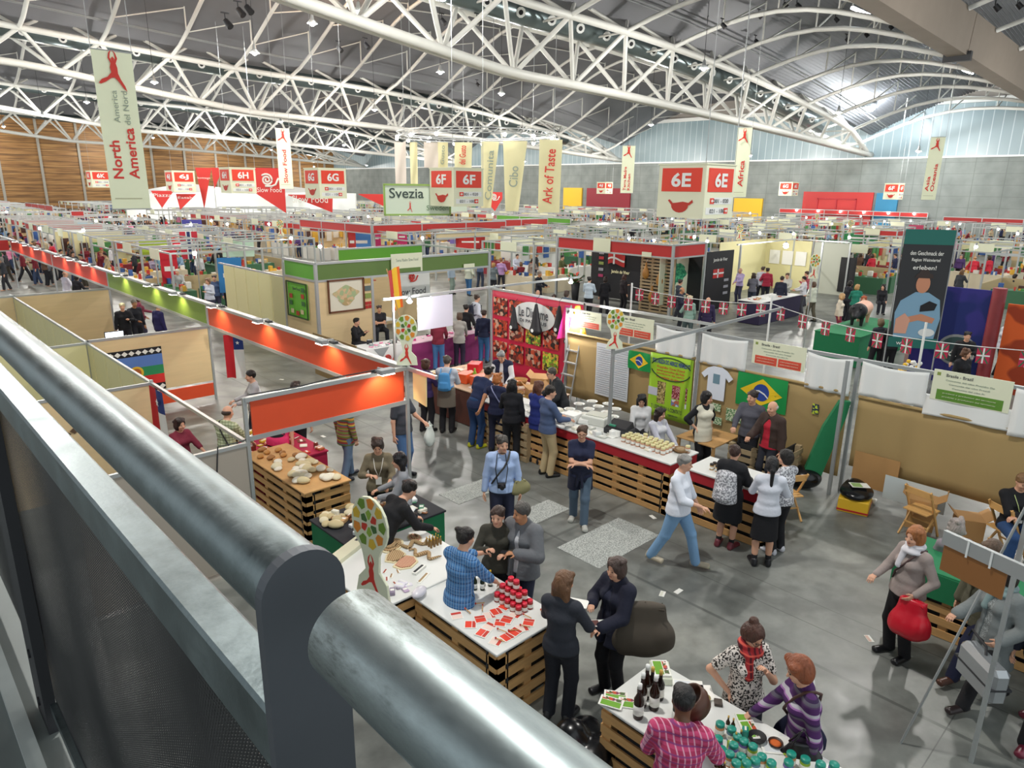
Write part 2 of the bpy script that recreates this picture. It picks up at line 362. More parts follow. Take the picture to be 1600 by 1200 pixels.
# doors and boards of the concrete wall
rd = thing('hangar_door', 'wide red sliding door in the grey concrete wall at the far right', 'door', (HX, 40.2, 0))
MB().box(-0.25, -0.02, -4.6, 4.6, 0, 5.25).build('leaf', RED, rd)
MB().box(-0.33, -0.25, -2.6, -2.45, 0, 4.4).box(-0.33, -.25, 2.45, 2.6, 0, 4.4).box(-.33, -.25, -.08, .08, 0, 4.3).box(-.33, -.25, -2.6, 2.6, 4.3, 4.45).build('frame', DRED, rd)
tag(MB().box(HX-0.3, HX-.02, 32.6, 35.2, 0, 5.2).build('hangar_door', mat('steel_blue', '#2f7ba0', .6)), 'narrow steel blue door beside the wide red door in the concrete wall', 'door')
tag(MB().box(HX-0.3, HX-.02, 50.7, 55.2, 0, 4.2).build('hangar_door', YEL), 'yellow door panel in the concrete wall behind the big 6E sign', 'door')
tag(MB().box(HX-0.3, HX-.02, 85.2, 89.6, 0, 5.4).build('hangar_door', YEL), 'yellow door panel in the concrete wall at the left of a dark red one', 'door')
tag(MB().box(HX-0.3, HX-.02, 74.5, 84, 0, 5.4).build('hangar_door', mat('maroon', '#8c1f2d', .6)), 'dark red door in the concrete wall behind the small 6J sign', 'door')
# ---------------------------------------------------------------- vaulted roof: valleys at the trusses, ridges between them
CORR = mat('corrugated_roof', '#77787c', 0.5, 0.3, var=0.12, vscale=0.4)
TY = [-3, 37, 77, 117, 157]; RIDGE = [17, 57, 97, 137, 177]
def vault(u):  # 0 at a valley .. 1 at a ridge
    return math.sin(min(max(u, 0), 1)*PI/2)**0.9
def roofz(x, y):
    k = (y+3) % 40; u = k/20 if k <= 20 else (40-k)/20
    return roof_z(x)+2.0+5.6*vault(u) - (1.3*max(0, (x-60)/38)**2 if x > 60 else 0)*0
def roof_patch(y0, y1, name):
    n = int((y1-y0)/0.3); xs = np.linspace(-28, HX, 16); v = []; f = []
    for j in range(n+1):
        for q in (0, 1):
            y = y0+(y1-y0)*(j+0.5*q)/n; dz = 0.14*q
            for x in xs: v.append((x, y, roofz(x, y)+dz))
    m = 2*(n+1); w = len(xs)
    for j in range(m-1):
        for i in range(w-1): f.append((j*w+i, j*w+i+1, (j+1)*w+i+1, (j+1)*w+i))
    struct(MB().add(v, f, 0, False).build(name, CORR))
for k, (a, b) in enumerate([(17, 57), (57, 97), (97, 137), (137, 173)]): roof_patch(a, b, 'ceiling' if k == 0 else 'ceiling_%d' % (k+1))
roof_patch(-3, 17, 'ceiling_5')
CB = mat('concrete_beam', '#8f8478', 0.8, var=0.1, vscale=0.8)
# deep concrete beam under the nearest ridge, broken by one joint
bm_ = thing('ridge_beam', 'deep brown-grey concrete beam crossing the top right corner under the roof', 'beam', (0, 17, 0))
def beamseg(xa, xb, za, zb, h):
    return MB().add([(xa,-.6,za),(xb,-.6,zb),(xb,.6,zb),(xa,.6,za),(xa,-.75,za+h),(xb,-.75,zb+h),(xb,.75,zb+h),(xa,.75,za+h)], [[0,3,2,1],[4,5,6,7],[0,1,5,4],[1,2,6,5],[2,3,7,6],[3,0,4,7]])
beamseg(30, 58.0, 15.45, 14.35, 2.6).build('segment', CB, bm_)
beamseg(58.15, 98, 14.35, 12.75, 2.6).build('segment', CB, bm_)
MB().box(57.9, 58.3, -.85, .85, 14.0, 14.6).build('joint', DARK, bm_)
# trusses -------------------------------------------------
def zlow(x): return 9.9 if x > 98 else (12.65 - 2.75*((x-35)/63)**1.35 if x >= 35 else 12.65+2.4*((35-x)/20)**1.1 if x > 15 else 15.05+(15-x)*0.05)
def zup(x): return 9.9+6.5*(1-((x-35)/63)**1.9) if x >= 35 else 16.4+(35-x)*0.06
def ztop(x): return zup(x)+(1.9 if x < 88 else 1.9*(98-x)/10)
def sw(x): return 2.3*min(1, max(0.0, (98-x)/12))
def truss(Y, k):
    t = thing('roof_truss', ['white tubular roof truss nearest the viewer, across the top of the picture', 'second white tubular roof truss from the viewer, across the upper left', 'third white tubular roof truss from the viewer', 'farthest white tubular roof truss, before the brown plank wall'][k], 'truss', (0, Y, 0), group='roof trusses')
    n = 8 if k < 2 else 6
    xs = [-22+6.0*i for i in range(21)]; xs[-1] = 98
    fine = [-22+2.0*i for i in range(61)]
    MB().tube([(x, -0.36, zlow(x)) for x in fine], .31, n).tube([(x, 0.5, zlow(x)+.05) for x in fine], .28, n).build('bottom_chord', STEEL, t)
    for s in (-1, 1): MB().tube([(x, s*sw(x), zup(x)) for x in fine], .27, n).build('side_chord', STEEL, t)
    MB().tube([(x, 0, ztop(x)) for x in fine if x <= 96], .26, n).build('top_chord', STEEL, t)
    w = MB()
    for i in range(len(xs)-1):
        a, b = xs[i], xs[i+1]; m = (a+b)/2
        for s in (-1, 1):
            w.cyl((a, s*sw(a), zup(a)), (m, 0, zlow(m)), .17, n=6, caps=False).cyl((m, 0, zlow(m)), (b, s*sw(b), zup(b)), .17, n=6, caps=False)
            w.cyl((a, s*sw(a), zup(a)), (m, 0, ztop(m)), .15, n=6, caps=False).cyl((m, 0, ztop(m)), (b, s*sw(b), zup(b)), .15, n=6, caps=False)
        w.cyl((a, -sw(a), zup(a)), (a, sw(a), zup(a)), .08, n=6, caps=False)
    w.build('web', STEEL, t)
    # arched ribs that spring from the side chords up to the ridge on both sides
    for s in (-1, 1):
        w = MB()
        if Y+s*20 < 178 and not (k == 3 and s > 0):
            for x in xs[2:-1]:
                z0 = zup(x); pts = []
                for q in range(9):
                    u = q/8; y = s*(sw(x)+(20-sw(x)-(0.8 if s < 0 and k == 0 else 0))*u)
                    zr = roofz(x, Y+y)-0.25 if not (s < 0 and k == 0) else z0+(15.0-(x-40)*0.04+0.6-z0)*u+1.7*math.sin(PI*u)
                    z1 = z0*(1-u)**2+zr*(1-(1-u)**2) if not (s < 0 and k == 0) else zr
                    pts.append((x+0.0*u, y, z1))
                w.tube(pts, .18, 5)
                for q in (2, 4, 6):
                    p = pts[q]; w.cyl(p, (p[0], p[1], roofz(p[0], Y+p[1])), .07, n=4, caps=False)
                    w.cyl(p, (p[0]+6, p[1], roofz(p[0]+6, Y+p[1])-.1), .07, n=4, caps=False)
        w.build('rib', STEEL, t) if w.v else None
    return t
for k, Y in enumerate(TY[1:]): truss(Y, k)
# ventilation ducts with round nozzles beside every truss
DUCT = mat('duct_metal', '#6d7a7c', 0.3, 0.75, var=0.12, vscale=0.5)
for k, Y in enumerate(TY[1:]):
    t = thing('air_duct', ['round grey ventilation duct with nozzles along the nearest truss', 'round grey ventilation duct with nozzles along the second truss', 'round grey ventilation duct with nozzles along the third truss', 'round grey ventilation duct with nozzles along the farthest truss'][k], 'duct', (0, Y+0.4, 0), group='ventilation ducts')
    zc = lambda x: zup(x)+0.55
    fine = [-20+3*i for i in range(36)]
    MB().tube([(x, 0.5, zc(x)-0.1) for x in fine], .85, 14).build('duct', DUCT, t)
    nz = MB()
    for i in range(34):
        x = -18+3.0*i; d = Vector((-.35, -.85, -.3)).normalized(); c = Vector((x, 0.5, zc(x)-0.1))+d*.8
        m0 = MB(); m0.cyl(c, c+d*.25, .3, .34, 10); m0.cyl(c+d*.252, c+d*.256, .17, n=8, mi=1); m0.build('nozzle', [WHT, BLK], t)
# cable trays and lighting rails
for k, (Y, dz) in enumerate(((33, 1.6), (41, 1.9), (72, 1.4), (83, 1.7))):
    tag(MB().tube([(x, Y, zup(x)+dz) for x in range(-20, 96, 4)], .06, 5).tube([(x, Y+.5, zup(x)+dz) for x in range(-20, 96, 4)], .06, 5).build('cable_tray', GREY),
        'thin grey cable tray hung %s under the corrugated roof' % ['before the nearest truss', 'behind the nearest truss', 'before the second truss', 'behind the second truss'][k], 'cable tray')
# highbay lamps, black spotlights
hb = thing('highbay_lamp', 'round white highbay lamp glowing under the roof', 'lamp', (0, 0, -50))
h1 = MB().lathe([(0.05, .55), (.09, .5), (.13, .25), (.34, 0.0), (.3, 0.0), (.12, .2)], n=14).build('shade', ALU, hb)
MB().ball((0, 0, 0.02), .17, 10).build('bulb', BULB, hb); MB().cyl((0, 0, 0), (0, 0, 1), .02, n=5).build('cable', DARK, hb, (0, 0, .5))
first = True
extra = [(*onY(488, 37, 44)[:1], 44, onY(488, 37, 44)[1]), (*onY(688, 113, 48)[:1], 48, onY(688, 113, 48)[1]), (*onY(560, 18, 40)[:1], 40, onY(560, 18, 40)[1]), (*onY(1452, 134, 30)[:1], 30, onY(1452, 134, 30)[1]),
         (*onY(106, 122, 80)[:1], 80, onY(106, 122, 80)[1]), (*onY(672, 215, 90)[:1], 90, onY(672, 215, 90)[1]), (*onY(1215, 137, 45)[:1], 45, onY(1215, 137, 45)[1])]
for (x, y, z) in [(a, b, roof_z(a)-2.1+.12) for a, b in HIGHBAYS]+extra:
    o = hb if first else dup(hb); first = False; o.location = (x, y, z); o['group'] = 'highbay lamps under the roof'; [setattr(c, 'scale', (1, 1, max(.2, roofz(x, y)-z-.4))) for c in o.children if c.name.startswith('cable')]
for (x, y, z) in extra: lamp_light(x, y, z-.35, 500)
fl = onY(1360, 168, 34)
t = thing('flood_lamp', 'big glaring flood lamp at the right end of the nearest truss', 'lamp', (fl[0], 34, fl[1]))
MB().lathe([(.3, .6), (.75, .2), (.8, 0), (.7, .02)], n=16).build('reflector', ALU, t, ); MB().ball((0, 0, .1), .55, 12).build('bulb', mat('flood_glow', '#ffffff', .5, emit='#f4fbff', estr=60), t)
lamp_light(fl[0]-.5, 33, fl[1]-1, 2500, (0.9, .96, 1), r=.5)
for (px, py, Y) in ((1345, 18, 24), (1512, 112, 24)):
    x, z = onY(px, py, Y); tag(MB().box(x-1.6, x+1.6, Y-.1, Y+.1, z-.08, z+.08).build('tube_lamp', mat('tube_glow2', '#ffffff', .5, emit='#f4fbff', estr=14)), 'white fluorescent tube glowing %s' % ('at the left edge of the concrete beam, high up' if px < 1400 else 'below the right end of the concrete beam'), 'lamp')
# warm uplights that stain parts of the roof
for (px, py, Y) in ((235, 5, 37), (560, 90, 60), (980, 215, 120), (800, 150, 110), (240, 0, 60), (580, 175, 100)):
    x, z = onY(px, py, Y); zz = roofz(x, Y)-1.6
    lamp_light(x, Y, zz, 900, (1.0, .62, .38), r=.3, name='uplight')
SP = MB(); SP.cyl((0, 0, 0), (0.12, -.25, -.3), .14, .17, 8).cyl((0, 0, 0), (0, 0, .35), .03, n=5).box(-.2, .2, -.04, .04, .3, .36)
spm = SP.mesh('black_spotlight', BLK)
for i, (px, py, Y) in enumerate(((372, 14, 36.2), (352, 32, 36), (385, 10, 36), (128*1.0+400, 73, 45), (690, 30, 40), (745, 30, 38), (1128, 37, 30), (1185, 22, 30), (1225, 5, 28), (1245, 6, 28), (1305, 28, 28), (1322, 60, 28), (1390, 40, 26), (1352, 52, 28), (1555, 8, 14), (1590, 5, 14), (1180, 62, 33), (570, 68, 44), (745, 130, 60), (1102, 20, 34))):
    x, z = onY(px, py, Y); o = bpy.data.objects.new('black_spotlight', spm); COL.objects.link(o); o.location = (x, Y, z)
    tag(o, 'small black spotlight clamped up in the roof steelwork', 'spotlight', 'black spotlights in the roof')
# brackets over the near beam, top right
t = thing('roof_rib_row', 'pale curved steel ribs above the concrete beam at the top right corner', 'rib')
for i in range(5):
    x = 42+7*i; MB().tube([(x, 16.2-1.0*q-.0, 17.5+0.45*math.sin(q/9*PI*.5)*4-(x-42)*.045) for q in range(13)], .16, 6).build('rib', STEEL, t)
# ---------------------------------------------------------------- mezzanine railing in front of the viewer (runs along Y at x=.23)
RX, RZ, RR = 0.2294, CAM_H-0.3277, 0.0351
t = thing('guard_rail', 'galvanised steel guard rail with a thick round handrail in the near left foreground', 'railing')
MB().cyl((RX, .50, RZ), (RX, 6, RZ), RR, n=48).build('handrail', GALV, t)
# plate with rounded head that carries the two pipes
pl = []; w_ = 0.0375
for i in range(17): a = PI*i/16; pl.append((w_*math.cos(a), 0.001+w_*math.sin(a)))
pl = [(w_, -1.2)]+pl+[(-w_, -1.2)]
g = MB().prism(pl, .012, Matrix.Translation((RX, .488, RZ))).build('post', mat('post_paint', '#565a60', .55, .5, var=.08, vscale=8), t)
MB().cyl((RX, -0.6, RZ), (RX, .416, RZ), RR, n=48).build('handrail', WORN, t)['label'] = 'worn and scratched length of handrail nearest the viewer'
# square tube under the handrail
def yz(a, d=RX): return CAM_H - d*math.tan(math.radians(a))
def qt(ya, yb, m, nm): MB().box(RX-.021, RX+.028, ya, yb, CAM_H-.535, CAM_H-.467, bev=.004).build(nm, m, t)
qt(.5, 6, GALV, 'lower_rail')
MB().box(RX-.003, RX-.001, .5, 2.25, CAM_H-1.50, CAM_H-.53).build('infill_panel', PERF, t)
MB().box(RX-.003, RX-.001, 2.33, 6.0, CAM_H-1.50, CAM_H-.53).build('infill_panel', PERF, t)
pb = MB().box(RX-.035, RX-.005, 2.20, 2.23, CAM_H-1.62, CAM_H-.52).box(RX-.035, RX-.03, 2.23, 2.36, CAM_H-1.62, CAM_H-.52)
pb.build('post', DARK, t)
for zb in (1.36, 1.53): MB().cyl((RX-.04, 2.285, CAM_H-zb), (RX-.034, 2.285, CAM_H-zb), .014, n=12).build('bolt', BLK, t)
MB().box(RX-.02, RX+.01, .4, 2.2, CAM_H-1.53, CAM_H-1.50).build('bottom_rail', GALV, t)
# near section of the railing: plain sheet below the second pipe
MB().box(RX-.02, RX+.02, -.6, .40, CAM_H-.60, CAM_H-.46, bev=.004).build('lower_rail', GALV, t)
MB().box(RX-.003, RX-.001, -.6, .42, CAM_H-1.5, CAM_H-.56).build('infill_panel', PERF, t)
# gallery slab behind the rail
SLAB = mat('gallery_floor', '#6e7472', .6, var=.25, vscale=3)
struct(MB().box(-6, RX+.02, -2, 9, CAM_H-1.95, CAM_H-1.60).build('gallery_slab', SLAB))
struct(MB().box(RX-.11, RX-.07, -2, 9, CAM_H-1.60, CAM_H-1.575).build('trim_3', mat('kerb_strip', '#aab0ad', .6, var=.2, vscale=6)))
# ---------------------------------------------------------------- people: smooth bodies grown from a distance field
class Field:
    """smooth union of tapered limbs and ellipsoids on a regular grid, turned into one closed mesh"""
    def __init__(s, lo, hi, h):
        s.h = h; s.lo = np.array(lo, float); s.n = np.ceil((np.array(hi)-s.lo)/h).astype(int)+1
        s.F = np.full(s.n, 0.25, np.float32); s.ax = [s.lo[i]+h*np.arange(s.n[i]) for i in range(3)]
    def sub(s, lo, hi):
        a = np.clip(np.floor((np.array(lo)-s.lo)/s.h).astype(int), 0, s.n-1); b = np.clip(np.ceil((np.array(hi)-s.lo)/s.h).astype(int)+1, 1, s.n)
        sl = tuple(slice(a[i], max(b[i], a[i]+1)) for i in range(3))
        X = s.ax[0][sl[0]][:, None, None]; Y = s.ax[1][sl[1]][None, :, None]; Z = s.ax[2][sl[2]][None, None, :]
        return sl, X, Y, Z
    def merge(s, sl, d, k):
        a = s.F[sl]; m = np.minimum(a, d)
        if k > 0:
            q = np.maximum(k-np.abs(a-d), 0)/k; m = m-q*q*k*0.25
        s.F[sl] = m
    def cap(s, p0, p1, r0, r1, k=0.03):
        p0 = np.array(p0, float); p1 = np.array(p1, float); R = max(r0, r1)+k+s.h*2
        sl, X, Y, Z = s.sub(np.minimum(p0, p1)-R, np.maximum(p0, p1)+R)
        d = p1-p0; L = max((d*d).sum(), 1e-9)
        t = np.clip(((X-p0[0])*d[0]+(Y-p0[1])*d[1]+(Z-p0[2])*d[2])/L, 0, 1)
        q = np.sqrt((X-p0[0]-t*d[0])**2+(Y-p0[1]-t*d[1])**2+(Z-p0[2]-t*d[2])**2)
        s.merge(sl, q-(r0+(r1-r0)*t), k); return s
    def ell(s, c, r, k=0.02, R=None, cut=False):
        """ellipsoid; R = 3x3 rotation (columns = axes)"""
        c = np.array(c, float); m = max(r)+k+s.h*2; sl, X, Y, Z = s.sub(c-m, c+m); x, y, z = X-c[0], Y-c[1], Z-c[2]
        if R is not None: x, y, z = [R[0][i]*x+R[1][i]*y+R[2][i]*z for i in range(3)]
        q = (np.sqrt((x/r[0])**2+(y/r[1])**2+(z/r[2])**2)-1)*min(r)
        if cut: s.F[sl] = np.maximum(s.F[sl], -q)
        else: s.merge(sl, q, k)
        return s
    def cone(s, p0, p1, a0, b0, a1, b1, side, k=0.03):
        """elliptical limb: radii a along side, b along the other direction, flat ends"""
        p0 = np.array(p0, float); p1 = np.array(p1, float); d = p1-p0; L = np.linalg.norm(d); d = d/L
        sd = np.array(side, float); sd = sd-d*(sd@d); sd /= np.linalg.norm(sd); f = np.cross(d, sd)
        R = max(a0, b0, a1, b1)+k+s.h*2; sl, X, Y, Z = s.sub(np.minimum(p0, p1)-R, np.maximum(p0, p1)+R)
        x, y, z = X-p0[0], Y-p0[1], Z-p0[2]; t = (x*d[0]+y*d[1]+z*d[2])/L; tc = np.clip(t, 0, 1)
        A = a0+(a1-a0)*tc; B = b0+(b1-b0)*tc; u = (x*sd[0]+y*sd[1]+z*sd[2])/A; v = (x*f[0]+y*f[1]+z*f[2])/B; w = (t-tc)*L/np.minimum(A, B)*1.6
        s.merge(sl, (np.sqrt(u*u+v*v+w*w)-1)*np.minimum(A, B), k); return s
    def below(s, z): s.F = np.maximum(s.F, (z-s.ax[2])[None, None, :]); return s   # cut away everything under z
    def above(s, z): s.F = np.maximum(s.F, (s.ax[2]-z)[None, None, :]); return s
    def plane(s, p, n):
        X = s.ax[0][:, None, None]; Y = s.ax[1][None, :, None]; Z = s.ax[2][None, None, :]
        s.F = np.maximum(s.F, ((X-p[0])*n[0]+(Y-p[1])*n[1]+(Z-p[2])*n[2]).astype(np.float32)); return s
    def surf(s):
        F = s.F; F[0] = F[-1] = 0.1; F[:, 0] = F[:, -1] = 0.1; F[:, :, 0] = F[:, :, -1] = 0.1
        I = F < 0; n = np.array(F.shape)-1
        acc = np.zeros(tuple(n)+(3,), np.float32); cnt = np.zeros(tuple(n), np.float32)
        for ax in range(3):
            a = [slice(None)]*3; b = [slice(None)]*3; a[ax] = slice(0, -1); b[ax] = slice(1, None)
            A = F[tuple(a)]; B = F[tuple(b)]; cr = (A < 0) != (B < 0)
            w = np.argwhere(cr); t = A[cr]/(A[cr]-B[cr]); P = w.astype(np.float32); P[:, ax] += t
            o = [k for k in range(3) if k != ax]
            for i in (0, 1):
                for j in (0, 1):
                    c = w.copy(); c[:, o[0]] -= i; c[:, o[1]] -= j
                    ok = (c >= 0).all(1) & (c < n).all(1); cc = c[ok]
                    np.add.at(acc, (cc[:, 0], cc[:, 1], cc[:, 2]), P[ok]); np.add.at(cnt, (cc[:, 0], cc[:, 1], cc[:, 2]), 1)
        act = cnt > 0; idx = np.full(tuple(n), -1, np.int64); idx[act] = np.arange(act.sum())
        V = s.lo+s.h*(acc[act]/cnt[act][:, None]); Q = []
        for ax in range(3):
            a = [slice(None)]*3; b = [slice(None)]*3; a[ax] = slice(0, -1); b[ax] = slice(1, None)
            A = I[tuple(a)]; cr = A != I[tuple(b)]; w = np.argwhere(cr); fl = A[cr]; o = [(ax+1) % 3, (ax+2) % 3]
            ok = (w[:, o[0]] > 0) & (w[:, o[1]] > 0) & (w[:, o[0]] < n[o[0]]) & (w[:, o[1]] < n[o[1]]); w = w[ok]; fl = fl[ok]
            c = []
            for (i, j) in ((1, 1), (0, 1), (0, 0), (1, 0)):
                e = w.copy(); e[:, o[0]] -= i; e[:, o[1]] -= j; c.append(idx[e[:, 0], e[:, 1], e[:, 2]])
            q = np.stack(c, 1); q[~fl] = q[~fl][:, ::-1]; Q.append(q)
        return V, np.concatenate(Q)
def np_mesh(name, chunks, mats):
    """chunks = list of (verts, quads, material index); smooth mesh from arrays"""
    V = np.concatenate([c[0] for c in chunks]); k = 0; Q = []; MI = []
    for v, q, m in chunks: Q.append(q+k); k += len(v); MI.append(np.full(len(q), m))
    Q = np.concatenate(Q); MI = np.concatenate(MI); me = bpy.data.meshes.new(name)
    me.vertices.add(len(V)); me.vertices.foreach_set('co', V.astype(np.float32).ravel())
    me.loops.add(Q.size); me.loops.foreach_set('vertex_index', Q.ravel().astype(np.int32))
    me.polygons.add(len(Q)); me.polygons.foreach_set('loop_start', np.arange(0, Q.size, 4, dtype=np.int32))
    for m in mats: me.materials.append(m)
    me.polygons.foreach_set('material_index', MI.astype(np.int32)); me.polygons.foreach_set('use_smooth', np.ones(len(Q), bool))
    me.update(calc_edges=True); return me
def mk(name, chunks, mats, parent):
    chunks = [c for c in chunks if len(c[1])]
    if not chunks: return None
    o = bpy.data.objects.new(name, np_mesh(name, chunks, mats)); COL.objects.link(o); o.parent = parent; return o
V3 = lambda *a: np.array(a, float)
def ik(a, b, l1, l2, pole):
    d = b-a; L = np.linalg.norm(d); mx = (l1+l2)*0.995
    if L > mx: b = a+d*mx/L; d = b-a; L = mx
    u = d/L; x = (l1*l1-l2*l2+L*L)/(2*L); h = math.sqrt(max(l1*l1-x*x, 0)); p = pole-u*(pole@u); p /= max(np.linalg.norm(p), 1e-6)
    return a+u*x+p*h, b
ARMS = {  # wrists (right-hand side positive x), relative to upright body of 1.72 m; elbow poles
    'down': ((.27, .03, .83), (.35, -1, -.2)), 'fwd': ((.15, .36, 1.08), (.6, -.4, -1)), 'table': ((.18, .42, .98), (.6, -.3, -1)),
    'cross': ((-.09, .23, 1.13), (1, .1, -.6)), 'hip': ((.20, .02, 1.0), (1, -.8, .0)), 'chin': ((.06, .20, 1.33), (.5, .1, -1)),
    'chest': ((.10, .27, 1.20), (.8, -.1, -1)), 'out': ((.28, .42, 1.18), (.5, -.2, -1)), 'back': ((.28, -.18, .9), (.5, -1, 0)), 'walk': ((.27, .20, .88), (.4, -1, -.2)),
    'point': ((.14, .55, 1.22), (.5, -.2, -1)), 'bag': ((.24, .14, .98), (.6, -1, -.2)), 'phone': ((.12, .30, 1.28), (.7, 0, -1)), 'lap': ((.10, .36, .72), (.8, -.3, -.4)), 'reach': ((.2, .62, .95), (.5, 0, -1)), 'pocket': ((.22, .08, .92), (.8, -.9, 0))}
LEGS = {'stand': ((.10, .0), (.10, .03)), 'wide': ((.15, 0), (.15, .02)), 'walk': ((.09, .32), (.09, -.30)), 'step': ((.09, .16), (.10, -.14)), 'cross': ((.02, .04), (.03, -.02))}
SKINS = {0: mat('skin', '#d8a487', .55), 1: mat('skin_tan', '#bf8762', .55), 2: mat('skin_dark', '#6b442e', .5)}
EYE = mat('eye_brow', '#2a1c18', .5); LIP = mat('lips', '#a85a50', .5)
def FM(hexc, pat=None): return mat('cloth_'+str(hexc), hexc, .85, bump=.25, bscale=28)
def rotv(v, lean, yaw, side, piv):
    q = v-piv; cy, sy = math.cos(yaw), math.sin(yaw); q = V3(q[0]*cy-q[1]*sy, q[0]*sy+q[1]*cy, q[2])
    c, s_ = math.cos(lean), math.sin(lean); q = V3(q[0], q[1]*c+q[2]*s_, -q[1]*s_+q[2]*c)
    c, s_ = math.cos(side), math.sin(side); q = V3(q[0]*c+q[2]*s_, q[1], -q[0]*s_+q[2]*c); return q+piv
def hand(wr, el, sc, thumb, curl, h, pd=None):
    """palm, five fingers and thumb; pd = palm facing direction"""
    d = wr-el; d /= np.linalg.norm(d); pd = V3(0, 0, -1) if pd is None else np.array(pd, float); pd = pd-d*(pd@d); pd /= max(np.linalg.norm(pd), 1e-6); sd = np.cross(d, pd)*thumb
    f = Field(wr-.24*sc, wr+.24*sc, h)
    pc = wr+d*.05*sc
    f.cone(wr-d*.015*sc, wr+d*.088*sc, .024*sc, .017*sc, .040*sc, .014*sc, sd, .012)
    for i, (o, L, r) in enumerate(((.031, .068, .0092), (.0105, .077, .0096), (-.0105, .071, .0092), (-.031, .055, .0082))):
        a = wr+d*.086*sc+sd*o*sc; c1 = curl*(.8+.15*i); L *= sc; dd = d*math.cos(c1)+pd*math.sin(c1)+sd*o*.9; b = a+dd*L*.5; c2 = c1*2.0
        dd = d*math.cos(c2)+pd*math.sin(c2)+sd*o*.5; e = b+dd*L*.5; f.cap(a, b, r*sc, r*.95*sc, .004).cap(b, e, r*.95*sc, r*.75*sc, .003)
    a = wr+d*.025*sc+sd*.024*sc; b = a+(d*.6+sd*.65+pd*.35)*.040*sc; e = b+(d*.85+sd*.1+pd*(.3+curl*.5))*.032*sc
    f.cap(a, b, .0125*sc, .0105*sc, .008).cap(b, e, .0105*sc, .008*sc, .004)
    v, q = f.surf(); return v, q
def person(label, pos, face, h=1.72, top='#333333', bot='#222222', hair='#2a1c14', style='short', arms=('down', 'down'), legs='stand', lean=0.0, side=0.0, twist=0.0, hy=0.0, hp=0.12,
           fem=False, sleeve='long', tl=None, skirt=None, shoes='#1c1c1e', skin=0, fat=1.0, sit=0.0, res=.012, group=None, topm=None, botm=None, glasses=False, beard=None, vest=None, scarf=None,
           neck='round', jacket=None, apron=None, hat=None, lanyard=None, tied=None, curl=.5, cat='person', z0=0.0, strap=None, tt=1.0):
    s = h/1.72; root = thing('person', label, cat, (pos[0], pos[1], z0), 0, group)
    # heading: face = degrees from "towards the viewer", positive to the picture's right
    a = math.radians(face); F2 = np.array([math.sin(_y), math.cos(_y)]); R2 = np.array([math.cos(_y), -math.sin(_y)]); fv = -math.cos(a)*F2+math.sin(a)*R2
    root.rotation_euler = (0, 0, math.atan2(-fv[0], fv[1])); root.scale = (s, s, s)
    w = 0.90 if fem else 1.0; T = lambda v: rotv(np.array(v, float), lean, twist, side, V3(0, 0, .92)-V3(0, 0, sit*.40))
    dz = -.40*sit; pel = V3(0, 0, .93+dz); sh = [T((sx*.172*w, -.01, 1.385+dz)) for sx in (-1, 1)]; chest = T((0, .0, 1.26+dz)); waist = T((0, 0, 1.06+dz)); nk = T((0, -.01, 1.47+dz)); hd = T((0, .025, 1.60+dz))
    hips = [V3(sx*.09, 0, .90+dz) for sx in (-1, 1)]; hd = hd+V3(0, .02, 0)
    elb = []; wri = []; arms = (arms, arms) if isinstance(arms, str) else arms
    for i, sx in enumerate((-1, 1)):
        tg, pl = ARMS[arms[i]] if isinstance(arms[i], str) else arms[i]; tg = V3(tg[0]*sx*(w if abs(tg[0]) > .15 else 1), tg[1], tg[2]+dz)
        tg = T(tg) if (isinstance(arms[i], str) and arms[i] in ('chest', 'cross', 'chin', 'hip', 'phone')) else (tg if isinstance(arms[i], str) and arms[i] in ('table', 'lap', 'reach') else T(tg) if abs(lean) < .2 else tg)
        e, wv = ik(sh[i], tg, .285, .255, V3(pl[0]*sx, pl[1], pl[2])); elb.append(e); wri.append(wv)
    kn = []; an = []
    if sit > .5:
        for i, sx in enumerate((-1, 1)): kn.append(V3(sx*(.17 if not fem else .1), .42, .50)); an.append(V3(sx*(.19 if not fem else .1), .40, .09))
    else:
        lf = LEGS[legs] if isinstance(legs, str) else legs
        for i, sx in enumerate((-1, 1)):
            tgt = V3(lf[i][0]*sx, lf[i][1]-.02, .085+(.05 if lf[i][1] < -.2 else 0)); k_, a_ = ik(hips[i], tgt, .425, .405, V3(sx*.08, 1, 0)); kn.append(k_); an.append(a_)
    feet = []
    for i, sx in enumerate((-1, 1)): feet.append(an[i]+V3(sx*.035, .145, -.055))
    hrot = hy; ch, shh = math.cos(hrot), math.sin(hrot); HR = np.array([[ch, shh*-1, 0], [shh, ch, 0], [0, 0, 1]])   # columns = head axes
    cp_, sp_ = math.cos(-hp), math.sin(-hp); HR = HR @ np.array([[1, 0, 0], [0, cp_, -sp_], [0, sp_, cp_]])
    H_ = lambda x, y, z: hd+HR @ V3(x, y, z)
    allp = np.array(sh+elb+wri+kn+an+feet+[hd+V3(0, 0, .16), hd-V3(0, .14, 0), pel]); lo = allp.min(0)-.17; hi = allp.max(0)+.17; lo[2] = max(lo[2], -.02)
    # --- body
    f = Field(lo, hi, res); SX = sh[1]-sh[0]; fem_ = fem
    f.cone(pel-V3(0, 0, .05), waist, .155*fat, .11*fat, .125*w*fat, .095*fat, (1, 0, 0), .05).cone(waist, chest, .125*w*fat, .095*fat, .155*w, .108, SX, .05).cone(chest, nk-V3(0, 0, .05), .155*w, .105, .10*w, .065, SX, .05)
